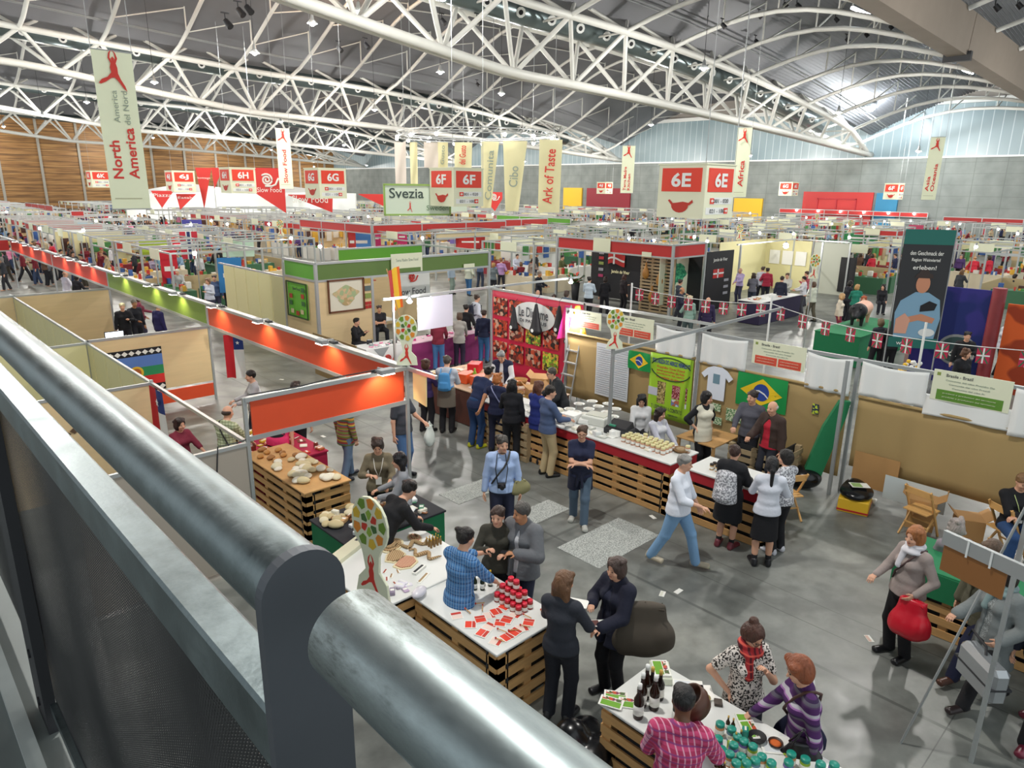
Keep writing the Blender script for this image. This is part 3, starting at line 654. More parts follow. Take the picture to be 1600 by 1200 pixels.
    for i in (0, 1):
        f.cap(chest*.35+sh[i]*.65, sh[i], .05, .052, .04).cap(sh[i], elb[i], .050*w, .040*w, .03).cap(elb[i], wri[i], .040*w, .026*w, .02)
        f.cap(hips[i], kn[i], .082*fat, .056, .04).cap(kn[i], an[i], .055, .036, .03).cap(kn[i]*.65+an[i]*.35-V3(0, .02, 0), kn[i]*.3+an[i]*.7-V3(0, .01, 0), .050, .038, .03)
        f.cap(an[i]-V3(0, .03, .045), feet[i], .036, .032, .03)
    f.cap(nk-V3(0, 0, .06), hd-V3(0, .01, .03), .056*w, .052*w, .03)
    for i in (0, 1): f.cap(nk-V3(0, .01, .03), sh[i]*.75+nk*.25-V3(0, 0, .0), .045, .04, .04)
    f.ell(H_(0, -.012, .025), (.074, .094, .092), .03, HR).ell(H_(0, .025, -.045), (.052, .060, .066), .035, HR).ell(H_(0, .055, -.085), (.028, .028, .022), .02, HR)
    f.cap(H_(0, .088, .0), H_(0, .104, -.028), .009, .0125, .012)
    for sx in (-1, 1): f.ell(H_(sx*.075, -.008, -.008), (.011, .022, .032), .008, HR).ell(H_(sx*.040, .062, -.03), (.022, .022, .02), .02, HR)
    bv, bq = f.surf(); ch_ = [(bv, bq, 0)]
    if res < .016:
        for i, sx in enumerate((-1, 1)):
            pdn = V3(-sx, .0, 0) if (arms[i] in ('down', 'walk', 'bag', 'back')) else V3(0, 0, -1); v, q = hand(wri[i], elb[i], 1.0 if not fem else .92, -sx if pdn[2] else sx, curl, .006, pdn); ch_.append((v, q, 0))
    else:
        for i, sx in enumerate((-1, 1)):
            d = wri[i]-elb[i]; d /= np.linalg.norm(d); g = Field(wri[i]-.15, wri[i]+.15, .014); g.cap(wri[i], wri[i]+d*.07, .026, .034, .01).cap(wri[i]+d*.07, wri[i]+d*.145, .026, .016, .01).cap(wri[i]+d*.02, wri[i]+d*.08+V3(-sx*.045, .01, 0), .016, .012, .01); ch_.append((*g.surf(), 0))
    e = Field(hd-.13, hd+.13, .006 if res < .016 else .012)
    for sx in (-1, 1): e.ell(H_(sx*.031, .079, .004), (.013, .009, .006), 0, HR).cap(H_(sx*.018, .086, .025), H_(sx*.045, .077, .024), .0045, .0035, 0)
    ch_.append((*e.surf(), 1)); e = Field(hd-.13, hd+.13, .006 if res < .016 else .012); e.cap(H_(-.02, .082, -.055), H_(.02, .082, -.055), .006, .006, 0).cap(H_(-.01, .086, -.055), H_(.01, .086, -.055), .007, .007, 0); ch_.append((*e.surf(), 2))
    mk('body', ch_, [SKINS[skin], EYE, LIP], root)
    # --- shirt
    th = tl if tl is not None else .86; tm = topm or FM(top); e = .016
    def torso(f, e, hem, slv, sk=0.0, cuff=.0):
        f.cone(pel-V3(0, 0, .04), waist, .160*fat+e+sk*.2, .115*fat+e, .130*w*fat+e+.008, .098*fat+e+.008, (1, 0, 0), .05).cone(waist, chest, .130*w*fat+e+.008, .098*fat+e+.008, .16*w+e, .112+e, SX, .05).cone(chest, nk-V3(0, 0, .06), .16*w+e, .110+e, .105*w+e, .062+e, SX, .05)
        if fem_: f.ell(T((-.075, .10, 1.27+dz)), (.062, .055, .06), .05).ell(T((.075, .10, 1.27+dz)), (.062, .055, .06), .05)
        elif fat > 1.05: f.ell(T((0, .07, 1.08+dz)), (.13, .10, .13), .06)
        if hem < .88+dz: f.cone(pel+V3(0, 0, .02), V3(0, 0, hem), .165*fat+e, .12*fat+e, .175*fat+e+sk, .135*fat+e+sk, (1, 0, 0), .05)
        for i in (0, 1):
            f.cap(nk-V3(0, .01, .035), sh[i]*.75+nk*.25, .045+e*.8, .04+e*.8, .04)
            f.cap(chest*.35+sh[i]*.65, sh[i], .05+e, .050+e*.8, .04)
            if slv == 'none': continue
            e1 = elb[i] if slv != 'short' else sh[i]*.35+elb[i]*.65
            f.cap(sh[i], e1, .052*w+e, (.044 if slv != 'short' else .05)*w+e, .03)
            if slv == 'roll': f.cap(elb[i], elb[i]*.6+wri[i]*.4, .044*w+e, .040*w+e, .02)
            if slv == 'long': f.cap(elb[i], elb[i]*.04+wri[i]*.96, .042*w+e, .030*w+e*.9+cuff, .02)
        return f
    # whatever the legs do below the pelvis is left to the trousers
    f = torso(Field(lo, hi, res), e, th+dz, sleeve); f.below(max(th+dz, .0)); f.ell(nk+V3(0, .035, .035), (.062, .062, .05), 0, None, True); mk('shirt', [(*f.surf(), 0)], [tm], root)
    # --- trousers or skirt
    bm = botm or FM(bot)
    lowz = lo.copy(); f = Field(lo, V3(hi[0], hi[1], max(1.12, pel[2]+.25)), res); er = .014*tt
    f.cone(pel-V3(0, 0, .07), pel+V3(0, 0, .09), .16*fat+.01, .115*fat+.01, .135*fat+.004, .105*fat+.004, (1, 0, 0), .04)
    if skirt:
        f.cone(pel, V3(0, .01, skirt), .165, .12, .20, .16, (1, 0, 0), .04); f.below(skirt)
        g = Field(lo, V3(hi[0], hi[1], 1.0), res)
        for i in (0, 1): g.cap(hips[i], kn[i], .086, .060, .03).cap(kn[i], an[i], .058, .040, .03)
        mk('tights', [(*g.surf(), 0)], [FM('#17161a')], root)
    else:
        for i in (0, 1): f.cap(hips[i], kn[i], .088*fat+er, .062+er, .045).cap(kn[i], an[i]+V3(0, 0, -.02), .060+er, .052+er*1.2, .03)
        f.below(.05)
    mk('skirt' if skirt else 'trousers', [(*f.surf(), 0)], [bm], root)
    # --- shoes
    for i in (0, 1):
        if res > .02: continue
        g = Field(V3(*(np.minimum(an[i], feet[i])-.12)[:2], -.02), V3(*(np.maximum(an[i], feet[i])+.12)[:2], .24), max(res*.7, .009)); g.cone(an[i]-V3(0, .055, .045), feet[i]+V3(0, .035, .0), .042, .044, .048, .038, (1, 0, 0), .02).cap(an[i]-V3(0, .02, .0), an[i]-V3(0, .02, .04), .048, .045, .02)
        g.below(.0); mk('shoe', [(*g.surf(), 0)], [mat('leather_'+shoes, shoes, .35)], root)
    # --- hair
    hm = mat('hair_'+hair, hair, .5, var=.55, vscale=22, bump=1.0, bscale=45, stretch=(1, 1, .25)); r2 = min(res, .010); g = Field(hd-V3(.2, .24, .62 if style in ('long', 'pony') else .26), hd+V3(.2, .2, .24), r2 if res < .016 else .016)
    if style != 'bald':
        o = .011 if style in ('short',) else .017
        g.ell(H_(0, -.018, .032), (.074+o, .094+o, .090+o), .02, HR)
        if style in ('bob', 'curly', 'long', 'pony', 'bun'): g.ell(H_(0, -.05, -.02), (.078+o*.6, .062+o, .085), .03, HR)
        if style in ('short', 'bob', 'long'):
            rr = random.Random(int(abs(pos[0]*91)+abs(pos[1]*53)))
            for j in range(9): g.ell(H_((rr.random()-.5)*.13, -.08+rr.random()*.12, .05+rr.random()*.055), (.035+.012*rr.random(), .04, .03), .012, HR)
        if style == 'bob': g.ell(H_(0, -.03, -.05), (.092, .075, .085), .03, HR)
        if style == 'curly':
            rr = random.Random(3)
            for j in range(26): g.ell(H_((rr.random()-.5)*.17, -.10+rr.random()*.13, -.07+rr.random()*.2), (.032,)*3, .012)
        if style == 'long':
            for dx in (-.07, -.035, 0, .035, .07): g.cap(H_(dx, -.05, -.04), hd+HR @ V3(dx*1.15, -.075, 0)+V3(0, 0, -.42)+(T(V3(0, 0, 0))*0), .042, .028, .03)
        if style == 'pony': g.cap(H_(0, -.10, .03), H_(0, -.135, -.06), .03, .034, .02).cap(H_(0, -.135, -.06), hd+V3(0, -.14, -.42), .032, .016, .02)
        if style == 'bun': g.ell(H_(0, -.08, .125), (.045, .045, .04), .01)
        # clear the face and the throat
        g.ell(H_(0, .115, -.045), (.068, .095, .11), 0, HR, True); g.ell(H_(0, .12, .03), (.062, .065, .055), 0, HR, True)
        if style in ('short',): g.plane(H_(0, -.03, -.03), -(HR @ V3(0, -.75, 1))/1.25)
        mk('hair', [(*g.surf(), 0)], [hm], root)
    else:
        g.ell(H_(0, -.03, .005), (.084, .094, .055), .01, HR); g.ell(H_(0, .1, .02), (.1, .10, .12), 0, HR, True); g.ell(H_(0, -.01, .11), (.068, .09, .085), 0, HR, True); mk('hair', [(*g.surf(), 0)], [hm], root)
    if beard:
        g = Field(hd-.16, hd+.16, r2); g.ell(H_(0, .035, -.065), (.056, .062, .052), .01, HR); g.ell(H_(0, .09, -.03), (.04, .05, .03), 0, HR, True); mk('beard', [(*g.surf(), 0)], [mat('hair_'+beard, beard, .6)], root)
    if glasses:
        b = MB()
        for sx in (-1, 1):
            c = H_(sx*.033, .096, .002); pts = [c+HR @ V3(.026*math.cos(t), 0, .02*math.sin(t)) for t in np.linspace(0, 2*PI, 13)]; b.tube(pts, .003, 5); b.tube([H_(sx*.06, .09, .004), H_(sx*.084, .0, .0)], .003, 5)
        b.tube([H_(-.008, .1, .006), H_(.008, .1, .006)], .003, 5).build('glasses', BLK, root)
    if hat: g = Field(hd-.22, hd+.25, r2 if res < .016 else .016); g.ell(H_(0, -.015, .07), (.09, .108, .075), .01, HR).ell(H_(0, .02, .055), (.13, .16, .016), .01, HR); mk('hat', [(*g.surf(), 0)], [FM(hat)], root)
    if jacket:   # (colour, hem height, open) worn over the shirt
        jc, jh = jacket[:2]; f = torso(Field(lo-.03, hi+.03, res), e+.020, jh+dz, jacket[3] if len(jacket) > 3 else 'long', .02, .006); f.below(jh+dz)
        if len(jacket) > 2 and jacket[2]: f.ell(T((0, .19, 1.12+dz)), (jacket[2], .14, .46), 0, None, True)
        f.ell(nk+V3(0, .05, .045), (.066, .07, .07), 0, None, True); mk('jacket', [(*f.surf(), 0)], [FM(jc)], root)
    if apron: f = torso(Field(lo, hi, res), e+.010, .74+dz, 'none', .01); f.below(.74+dz); f.plane((0, .015, 1), (0, -1, 0)); f.ell(nk+V3(0, .06, -.0), (.085, .09, .12), 0, None, True); mk('apron', [(*f.surf(), 0)], [FM(apron)], root)
    if tied:
        f = Field(lo, V3(hi[0], hi[1], 1.2), res); f.cone(pel+V3(0, 0, .07), V3(0, -.03, .60), .16*fat+.035, .125*fat+.03, .21, .16, (1, 0, 0), .03); f.below(.62); f.ell((0, .22, .6), (.10, .16, .40), 0, None, True)
        f.cap((-.15, .10, .98), (.03, .15, .93), .03, .025, .02).cap((.15, .10, .98), (-.03, .15, .93), .03, .025, .02).cap((.02, .15, .93), (.05, .16, .74), .028, .022, .02).cap((-.02, .15, .93), (-.04, .16, .72), .028, .022, .02); mk('tied_jacket', [(*f.surf(), 0)], [FM(tied)], root)
    if scarf:
        f = Field(nk-.28, nk+.25, res*.8); f.ell(nk+V3(0, .01, .02), (.115, .105, .05), .02).ell(nk+V3(0, .04, -.04), (.12, .11, .05), .02).cap(nk+V3(.05, .11, -.05), nk+V3(.06, .15, -.24), .035, .04, .02); mk('scarf', [(*f.surf(), 0)], [scarf if not isinstance(scarf, str) else FM(scarf)], root)
    if lanyard:
        b = MB(); c = T((0, .155 if not fem else .175, 1.13+dz))
        for sx in (-1, 1): b.tube([nk+V3(sx*.06, -.02, .0), nk+V3(sx*.075, .07, -.07), T((sx*.05, .145+(.04 if fem else 0), 1.28+dz)), c], .006, 4)
        b.build('lanyard', mat('strap_'+lanyard, lanyard, .6), root); MB().box(c[0]-.045, c[0]+.045, c[1]-.004, c[1]+.006, c[2]-.12, c[2]).build('badge', PAPER, root)
    if strap:
        b = MB(); sx = strap[1]; P = [T((sx*.165, -.10, 1.02+dz)), T((sx*.11, -.128, 1.14+dz)), T((sx*.03, -.14, 1.27+dz)), T((-sx*.05, -.125, 1.39+dz)), T((-sx*.10, -.06, 1.455+dz)), T((-sx*.11, .02, 1.462+dz)), T((-sx*.08, .10, 1.39+dz)), T((-sx*.02, .145, 1.28+dz)), T((sx*.08, .148, 1.15+dz)), T((sx*.16, .08, 1.0+dz))]
        b.tube(P, .014, 5).build('shoulder_strap', mat('strap_'+strap[0], strap[0], .6), root)
    root['_wr'] = [float(t) for t in (list(wri[0])+list(wri[1]))]
    return root
def local_to_world(root, p):
    a = root.rotation_euler[2]; s = root.scale[0]; x, y, z = [v*s for v in p]
    return (root.location[0]+x*math.cos(a)-y*math.sin(a), root.location[1]+x*math.sin(a)+y*math.cos(a), root.location[2]+z)
def wrist(root, right=True): w = root['_wr']; return local_to_world(root, w[3:] if right else w[:3])
def at_head(px, py, h): return G(px, py, h)
# ---------------------------------------------------------------- small builders for the fair
def stand(name, label, cat, posts=(), beams=(), fasc=(), walls=(), group=None, pw=.05, pm=None):
    """posts (x,y,z0,z1), beams (p,q,width,height), fascia/walls (x0,y0,x1,y1,z0,z1,mat,thickness)"""
    t = thing(name, label, cat, (0, 0, 0), 0, group); pm = pm or ALU
    for (x, y, a, b) in posts: MB().box(x-pw/2, x+pw/2, y-pw/2, y+pw/2, a, b).build('post', pm, t)
    for (p, q, w, h) in beams: beam(p, q, w, h).build('beam', pm, t)
    for (x0, y0, x1, y1, a, b, m, th) in fasc: slab(x0, y0, x1, y1, a, b, th).build('fascia', m, t)
    for (x0, y0, x1, y1, a, b, m, th) in walls: slab(x0, y0, x1, y1, a, b, th).build('wall_panel', m, t)
    return t
def orient(p, q):
    p = Vector(p); q = Vector(q); d = q-p; L = d.length; x = d/L; z = Vector((0, 0, 1)); y = z.cross(x)
    if y.length < 1e-4: y = Vector((0, 1, 0))
    y.normalize(); z = x.cross(y); return Matrix(((x.x, y.x, z.x, p.x), (x.y, y.y, z.y, p.y), (x.z, y.z, z.z, p.z), (0, 0, 0, 1))), L
def beam(p, q, w, h, b=None, mi=0):
    m, L = orient(p, q); return (b or MB()).box(0, L, -w/2, w/2, -h, 0, mi, m)
def slab(x0, y0, x1, y1, a, b, th, mb=None, mi=0):
    m, L = orient((x0, y0, a), (x1, y1, a)); return (mb or MB()).box(0, L, -th/2, th/2, 0, b-a, mi, m)
def cloth(p, w, h, nrm, m, name='cloth', parent=None, wav=.03, nu=14, nv=10, seed=0, sag=0.0, skew=0.0, waves=3):
    """hanging cloth: p = top-left corner as seen, w to the right, h down"""
    fm = frame_mx(p, nrm); r = random.Random(seed); ph = r.random()*6
    fn = lambda u, v: fm @ Vector((w*u+skew*v*h, -wav*(.25+v)*math.sin(ph+u*waves*2*PI)-.012, -h*v-sag*math.sin(PI*u)*(1-v)))
    a = MB().grid(fn, nu, nv)
    o = a.build(name, m, parent); so = o.modifiers.new('thickness', 'SOLIDIFY'); so.thickness = .006; return o
ON = lambda c, r=.6: mat('flat_'+c, c, r)
def poly(pts, loc, nrm, w, h, m, parent, name='figure', t=.004, lift=.0):
    """flat shape in unit coordinates placed on a face"""
    mx = frame_mx(Vector(loc)+Vector(nrm).normalized()*(lift+t), nrm); return MB().prism([(x*w, z*h) for x, z in pts], t, mx).build(name, m, parent)
DANCER = [(-.02,.50),(-.10,.42),(-.13,.30),(-.07,.18),(-.10,.08),(-.08,-.04),(-.20,-.16),(-.36,-.22),(-.46,-.32),(-.40,-.34),(-.26,-.28),(-.10,-.18),(.0,-.16),(.10,-.26),(.22,-.42),(.30,-.48),(.26,-.36),(.16,-.20),(.10,-.06),(.10,.08),(.07,.18),(.13,.30),(.09,.42),(.01,.50),(.06,.40),(.07,.30),(.03,.24),(.045,.29),(.0,.34),(-.045,.29),(-.02,.23),(-.08,.30),(-.06,.40)]
def board(p, w, h, nrm, m, name='board', parent=None, t=.02):
    """flat rigid board: p = centre of the face"""
    return MB().box(-w/2, w/2, 0, t, -h/2, h/2, 0, frame_mx(p, nrm)).build(name, m, parent)
def figure_sign(x, y, z, s, label, rz=0.0, post=None, nrm=(-.69, -.72, 0), group='cut-out tree figure signs', detail=True):
    t = thing('figure_sign', label, 'sign', (x, y, z), 0, group); n = Vector(nrm)
    P = [(-.20, 0), (.20, 0), (.18, .16), (.09, .26), (.10, .42)]
    for i in range(15): a = -PI*.30+PI*1.60*i/14; P.append((.215*math.cos(a), .70+.27*math.sin(a)))
    P += [(-.10, .42), (-.07, .26), (-.16, .16)]
    MB().prism([(a*s, b*s) for a, b in P], .03, frame_mx((0, 0, 0), nrm)).build('board', SIGNC, t)
    if detail:
        cs = ['#6d8f2f', '#c93a28', '#d9b436', '#8fae3b', '#e08a2e', '#456b33']; r = random.Random(5); ms = [ON(c) for c in cs]; b = MB()
        for ring, n_, r0, r1 in ((0, 9, .12, .18), (1, 6, .03, .085)):
            for i in range(n_):
                a = 2*PI*(i+.5*ring)/n_; da = 2.4/n_; q = []
                for (rr, aa) in ((r0, a-da*.7), (r1, a-da), (r1+.02, a), (r1, a+da), (r0, a+da*.7)): q.append((rr*math.cos(aa)*s, (.72+rr*1.25*math.sin(aa))*s))
                b.prism(q, .004, frame_mx(n*.006, nrm), (i*2+ring) % 6)
        b.build('mosaic', ms, t)
        poly([(a, b+.5) for a, b in DANCER], (0, 0, 0), nrm, .30*s, .42*s, ON('#cf3326'), t, 'figure')
    if post: MB().cyl((0, .03, -post), (0, .03, 0.05), .018, n=8).build('pole', ALU, t)
    return t
def cube_sign(cx, cy, w, z0, z1, txt, label, left=None, right=None, wires=True, pot=True):
    """four-sided hanging sign; corner (cx,cy) points at the viewer"""
    t = thing('hanging_sign', label, 'sign', (cx, cy, z0), 0, 'hanging aisle signs'); h = z1-z0
    MB().box(0, w, 0, w, 0, h).box(-.03, w+.03, -.03, w+.03, h, h+.05).build('box', SIGNC, t)
    for nrm, c in (((-1, 0, 0), (0, w/2)), ((0, -1, 0), (w/2, 0))):
        N3 = Vector(nrm); c3 = Vector((c[0], c[1], 0)); fl = nrm[0] == -1
        b = board(c3+N3*.02+Vector((0, 0, h*.72)), w*.84, h*.44, nrm, SIGNR, 'red_panel', t, .03)
        text(txt, w*.42, h*.27, c3+N3*.03+Vector((0, 0, h*.72)), nrm, WHT, t, bold=.03)
        if fl and pot:
            pts = [(.3*math.cos(a), .3*math.sin(a) if math.sin(a) < 0 else .12*math.sin(a)) for a in np.linspace(0, -PI, 9)]+[(-.42, .16), (-.36, .2), (-.24, .06), (-.1, .08), (.1, .12), (.3, .08), (.42, .2), (.45, .1), (.32, -.02)]
            poly(pts, c3+N3*.02+Vector((0, 0, h*.25)), nrm, w*.62, h*.5, ON('#b8301f'), t, 'pot_picture')
        if not fl:
            for k, (s_, dx) in enumerate((('001 - 020', .06), ('021 - 100', -.06))):
                zz = h*(.33-.19*k); board(c3+N3*.01+Vector((w*dx, 0, zz)), w*.74, h*.13, nrm, WHT, 'number_plate', t, .015); text(s_, w*.5, h*.075, c3+N3*.02+Vector((w*dx, 0, zz)), nrm, KTXT, t)
                sx = -1 if k == 0 else 1; board(c3+N3*.02+Vector((w*(dx+.31*sx), 0, zz)), w*.13, h*.11, nrm, SIGNR, 'arrow_plate', t, .01)
                poly([(-.5*sx*-1*0+.5*sx, 0), (0, .5), (0, .15), (-.5*sx, .15), (-.5*sx, -.15), (0, -.15), (0, -.5)], c3+N3*.03+Vector((w*(dx+.31*sx), 0, zz)), nrm, w*.09, h*.07, WHT, t, 'arrow')
    if wires:
        b = MB()
        for x in (0, w): b.cyl((x, .05, h), (x+.0, .05, h+9), .012, n=4)
        b.build('hanging_wire', GREY, t)
    return t
def pallet_front(b, x0, y0, x1, y1, z0, z1, n=None, mi=0, mi2=1):
    """stacked pallet face between two ground points, slats with dark gaps"""
    m, L = orient((x0, y0, z0), (x1, y1, z0)); h = z1-z0; n = n or max(2, int(h/.145))
    for i in range(n):
        z = h*i/n; b.box(0, L, -.02, .0, z+.008, z+h/n*.66, mi, m)
        k = max(2, int(L/.55))
        for j in range(k+1): xx = j*(L-.10)/k; b.box(xx, xx+.10, 0.0, .10, z, z+h/n, mi, m)
    b.box(0, L, .12, .14, 0, h, mi2, m); return b
def table(label, x0, x1, y0, y1, z, topm=None, kind='pallet', fas=None, sides=('x', 'y'), legm=None, cat='table', group=None, name='display_table'):
    """table with a thin top; the viewer sees its low-x and low-y sides"""
    t = thing(name, label, cat, (x0, y0, 0), 0, group); w, d = x1-x0, y1-y0
    MB().box(-.02, w+.02, -.02, d+.02, z-.03, z, bev=.006).build('table_top', topm or TBL, t); zt = z-.03
    if fas:
        MB().box(.0, .02, 0, d, zt-.17, zt).box(.02, w, 0, .02, zt-.17, zt).build('fascia', fas, t); zt -= .17
    if kind == 'pallet':
        if 'x' in sides: pallet_front(MB(), .02, d, .02, 0, 0, zt).build('pallet', [PALE, DARK], t)
        if 'y' in sides: pallet_front(MB(), 0, .02, w, .02, 0, zt).build('pallet', [PALE, DARK], t)
        MB().box(w-.06, w, d-.06, d, 0, zt).box(w-.06, w, 0.05, .1, 0, zt).build('leg', PALE, t)
    elif kind == 'cloth':
        cm = legm or PURP; MB().box(0, w, 0, d, .02, zt).build('table_cover', cm, t)
    else:
        for xx in (0, w-.05):
            for yy in (0, d-.05): MB().box(xx, xx+.05, yy, yy+.05, 0, zt).build('leg', legm or ALU, t)
    return t
def item(name, label, cat, mb, mats, loc, rz=0.0, group=None):
    o = mb.build(name, mats); o.location = loc; o.rotation_euler = (0, 0, rz); return tag(o, label, cat, group)
def many(proto, locs, rz=None, label=None):
    """copies of a finished thing; the first place moves the thing itself"""
    out = []
    for i, l in enumerate(locs):
        o = proto if i == 0 else dup(proto); o.location = l
        if rz is not None: o.rotation_euler = (0, 0, rz if not callable(rz) else rz(i))
        out.append(o)
    return out
def jar(label, lid, body, group, s=1.0, cap=None):
    t = thing('jar', label, 'jar', (0, 0, 0), 0, group)
    MB().lathe([(.036*s, 0), (.038*s, .008*s), (.038*s, .075*s), (.032*s, .085*s)], n=14).build('body', body, t)
    MB().lathe([(.034*s, .083*s), (.036*s, .088*s), (.036*s, .108*s), (.033*s, .112*s)], n=14).build('lid', lid, t)
    b = MB(); n = 14; b.lathe([(.0385*s, .02*s), (.0388*s, .021*s), (.0388*s, .062*s), (.0385*s, .063*s)], n=14); b.build('paper_label', PAPER, t); return t
def bottle(label, glass, cap, group, s=1.0, lab=True):
    t = thing('bottle', label, 'bottle', (0, 0, 0), 0, group)
    MB().lathe([(.034*s, 0), (.036*s, .01), (.036*s, .15*s), (.014*s, .20*s), (.013*s, .25*s)], n=12).build('glass', glass, t)
    MB().lathe([(.0155*s, .235*s), (.0155*s, .272*s)], n=10).build('cap', cap, t)
    if lab: MB().lathe([(.0368*s, .035*s), (.0368*s, .11*s)], n=12).build('paper_label', PAPER, t)
    return t
def booklet(label, loc, w, d, rz, m, bands=None, group=None, name='booklet', t=.006, cat='booklet'):
    o = MB().box(-w/2, w/2, -d/2, d/2, 0, t)
    ms = [PAPER, m]
    o.box(-w*.42, w*.42, -d*.1, d*.42, t, t+.0015, 1)
    if bands: ms.append(bands); o.box(-w*.42, w*.42, -d*.42, -d*.15, t, t+.0015, 2)
    return item(name, label, cat, o, ms, loc, rz, group)
def flag_chile(p, w, h, nrm, label, turned=True, parent=None, seed=1):
    """Chilean flag; turned = hung by its short side"""
    m = MATS.get('chile_flag')
    R_, W_, B_ = ON('#c8202c', .8), ON('#eceae6', .8), ON('#243a7d', .8)
    fm = frame_mx(p, nrm); t = thing('flag', label, 'flag'); r = random.Random(seed); ph = r.random()*3
    def fn(u0, u1, v0, v1):
        return lambda u, v: fm @ Vector((w*(u0+(u1-u0)*u), -.03*math.sin(ph+(u0+(u1-u0)*u)*9)*(v0+(v1-v0)*v+.2), -h*(v0+(v1-v0)*v)))
    if turned:
        MB().grid(fn(0, .5, 0, 1), 5, 10).build('red_half', R_, t); MB().grid(fn(.5, 1, .33, 1), 5, 8).build('white_half', W_, t); MB().grid(fn(.5, 1, 0, .33), 5, 5).build('blue_corner', B_, t); sc = (.75, .165)
    else:
        MB().grid(fn(0, 1, .5, 1), 8, 5).build('red_half', R_, t); MB().grid(fn(.33, 1, 0, .5), 8, 5).build('white_half', W_, t); MB().grid(fn(0, .33, 0, .5), 4, 5).build('blue_corner', B_, t); sc = (.165, .25)
    k = min(w, h)*.11; st = [(k*(1 if i % 2 == 0 else .4)*math.sin(i*PI/5), k*(1 if i % 2 == 0 else .4)*math.cos(i*PI/5)) for i in range(10)]
    c = fm @ Vector((w*sc[0], -.05, -h*sc[1])); MB().prism(st, .004, frame_mx(c, nrm)).build('star', W_, t); return t
def flag_brazil(p, w, h, nrm, label, wav=.03):
    t = thing('flag', label, 'flag'); fm = frame_mx(p, nrm); n = Vector(nrm).normalized()
    wv = lambda u, v: -wav*math.sin(u*8+v*3)*.6
    P = lambda x, z, l: fm @ Vector((w*x, wv(x, z)-l, -h*z))
    MB().grid(lambda u, v: P(u, v, 0), 14, 8).build('green_cloth', ON('#159447', .8), t)
    def shape(fnx, nn, l, m, nm):
        v = [tuple(P(.5, .5, l))]+[tuple(P(*fnx(i/nn), l)) for i in range(nn)]+[tuple((P(.5, .5, l)+P(*fnx(i/nn), l))/2*0+P(.5+(fnx(i/nn)[0]-.5)*.5, .5+(fnx(i/nn)[1]-.5)*.5, l)) for i in range(nn)]
        f = []
        for i in range(nn): j = (i+1) % nn; f += [[0, nn+1+i, nn+1+j], [nn+1+i, 1+i, 1+j, nn+1+j]]
        MB().add(v, f).build(nm, m, t)
    def dia(q): q = q*4; k = int(q); f = q-k; c = [(.92, .5), (.5, .1), (.08, .5), (.5, .9), (.92, .5)]; return (c[k][0]*(1-f)+c[k+1][0]*f, c[k][1]*(1-f)+c[k+1][1]*f)
    shape(dia, 24, .006, ON('#ecc81f', .8), 'yellow_diamond'); ar = h/w
    shape(lambda q: (.5+.25*ar*math.cos(q*2*PI), .5+.25*math.sin(q*2*PI)), 20, .011, ON('#22408f', .8), 'blue_disc')
    MB().add([tuple(P(.5+.25*ar*a, .5+b, .015)) for a, b in ((-.95, -.03), (-.3, -.06), (.4, .0), (.95, .1), (.93, .14), (.38, .045), (-.3, -.015), (-.95, .02))], [[0, 1, 6, 7], [1, 2, 5, 6], [2, 3, 4, 5]]).build('white_band', WHT, t); return t
def folding_chair(label, loc, rz, group=None):
    t = thing('folding_chair', label, 'chair', loc, rz, group); W2 = mat('chair_wood', '#d3a363', .5, var=.1, vscale=6)
    for sx in (-.2, .2):
        beam((sx, -.24, 0.015), (sx, .20, .86), .022, .035).build('leg', W2, t); beam((sx*.9, .24, .02), (sx*.9, -.12, .46), .022, .032).build('leg', W2, t)
    s_ = MB()
    for i in range(5): s_.box(-.19, .19, -.19+i*.078, -.12+i*.078, .44, .458)
    s_.build('seat', W2, t); MB().box(-.21, .21, .165, .185, .72, .83, bev=.005).build('backrest', W2, t); MB().box(-.2, .2, -.13, -.11, .2, .225).box(-.18, .18, .1, .12, .2, .22).build('stretcher', W2, t); return t
def bag_tote(label, loc, rz, w, h, d, m, strap=None, hang=.25, name='tote_bag', cat='bag', sway=0.0):
    """soft bag hanging from loc (the hand or shoulder)"""
    t = thing(name, label, cat, loc, rz); f = Field(V3(-w/2-.05, -d/2-.08, -h-hang-.06), V3(w/2+.05, d/2+.08, -hang+.08), .016)
    f.cone(V3(0, 0, -hang-.02), V3(0, 0, -hang-h*.75), w*.34, d*.22, w*.46, d*.42, (1, 0, 0), .05).ell(V3(0, 0, -hang-h*.66), (w*.5, d*.5, h*.33), .06).ell(V3(w*.3, 0, -hang-h*.8), (w*.16, d*.3, h*.16), .05).ell(V3(-w*.3, d*.1, -hang-h*.55), (w*.18, d*.35, h*.2), .05).ell(V3(-w*.1, -d*.2, -hang-h*.9), (w*.25, d*.3, h*.12), .05); mk('bag_body', [(*f.surf(), 0)], [m], t)
    b = MB()
    for y in (-d*.22, d*.22): b.tube([(-w*.3, y, -hang-.03), (-w*.12, y*.4, -.06), (0, 0, 0), (w*.12, y*.4, -.06), (w*.3, y, -hang-.03)], .009, 5)
    b.build('handle', strap or m, t); return t
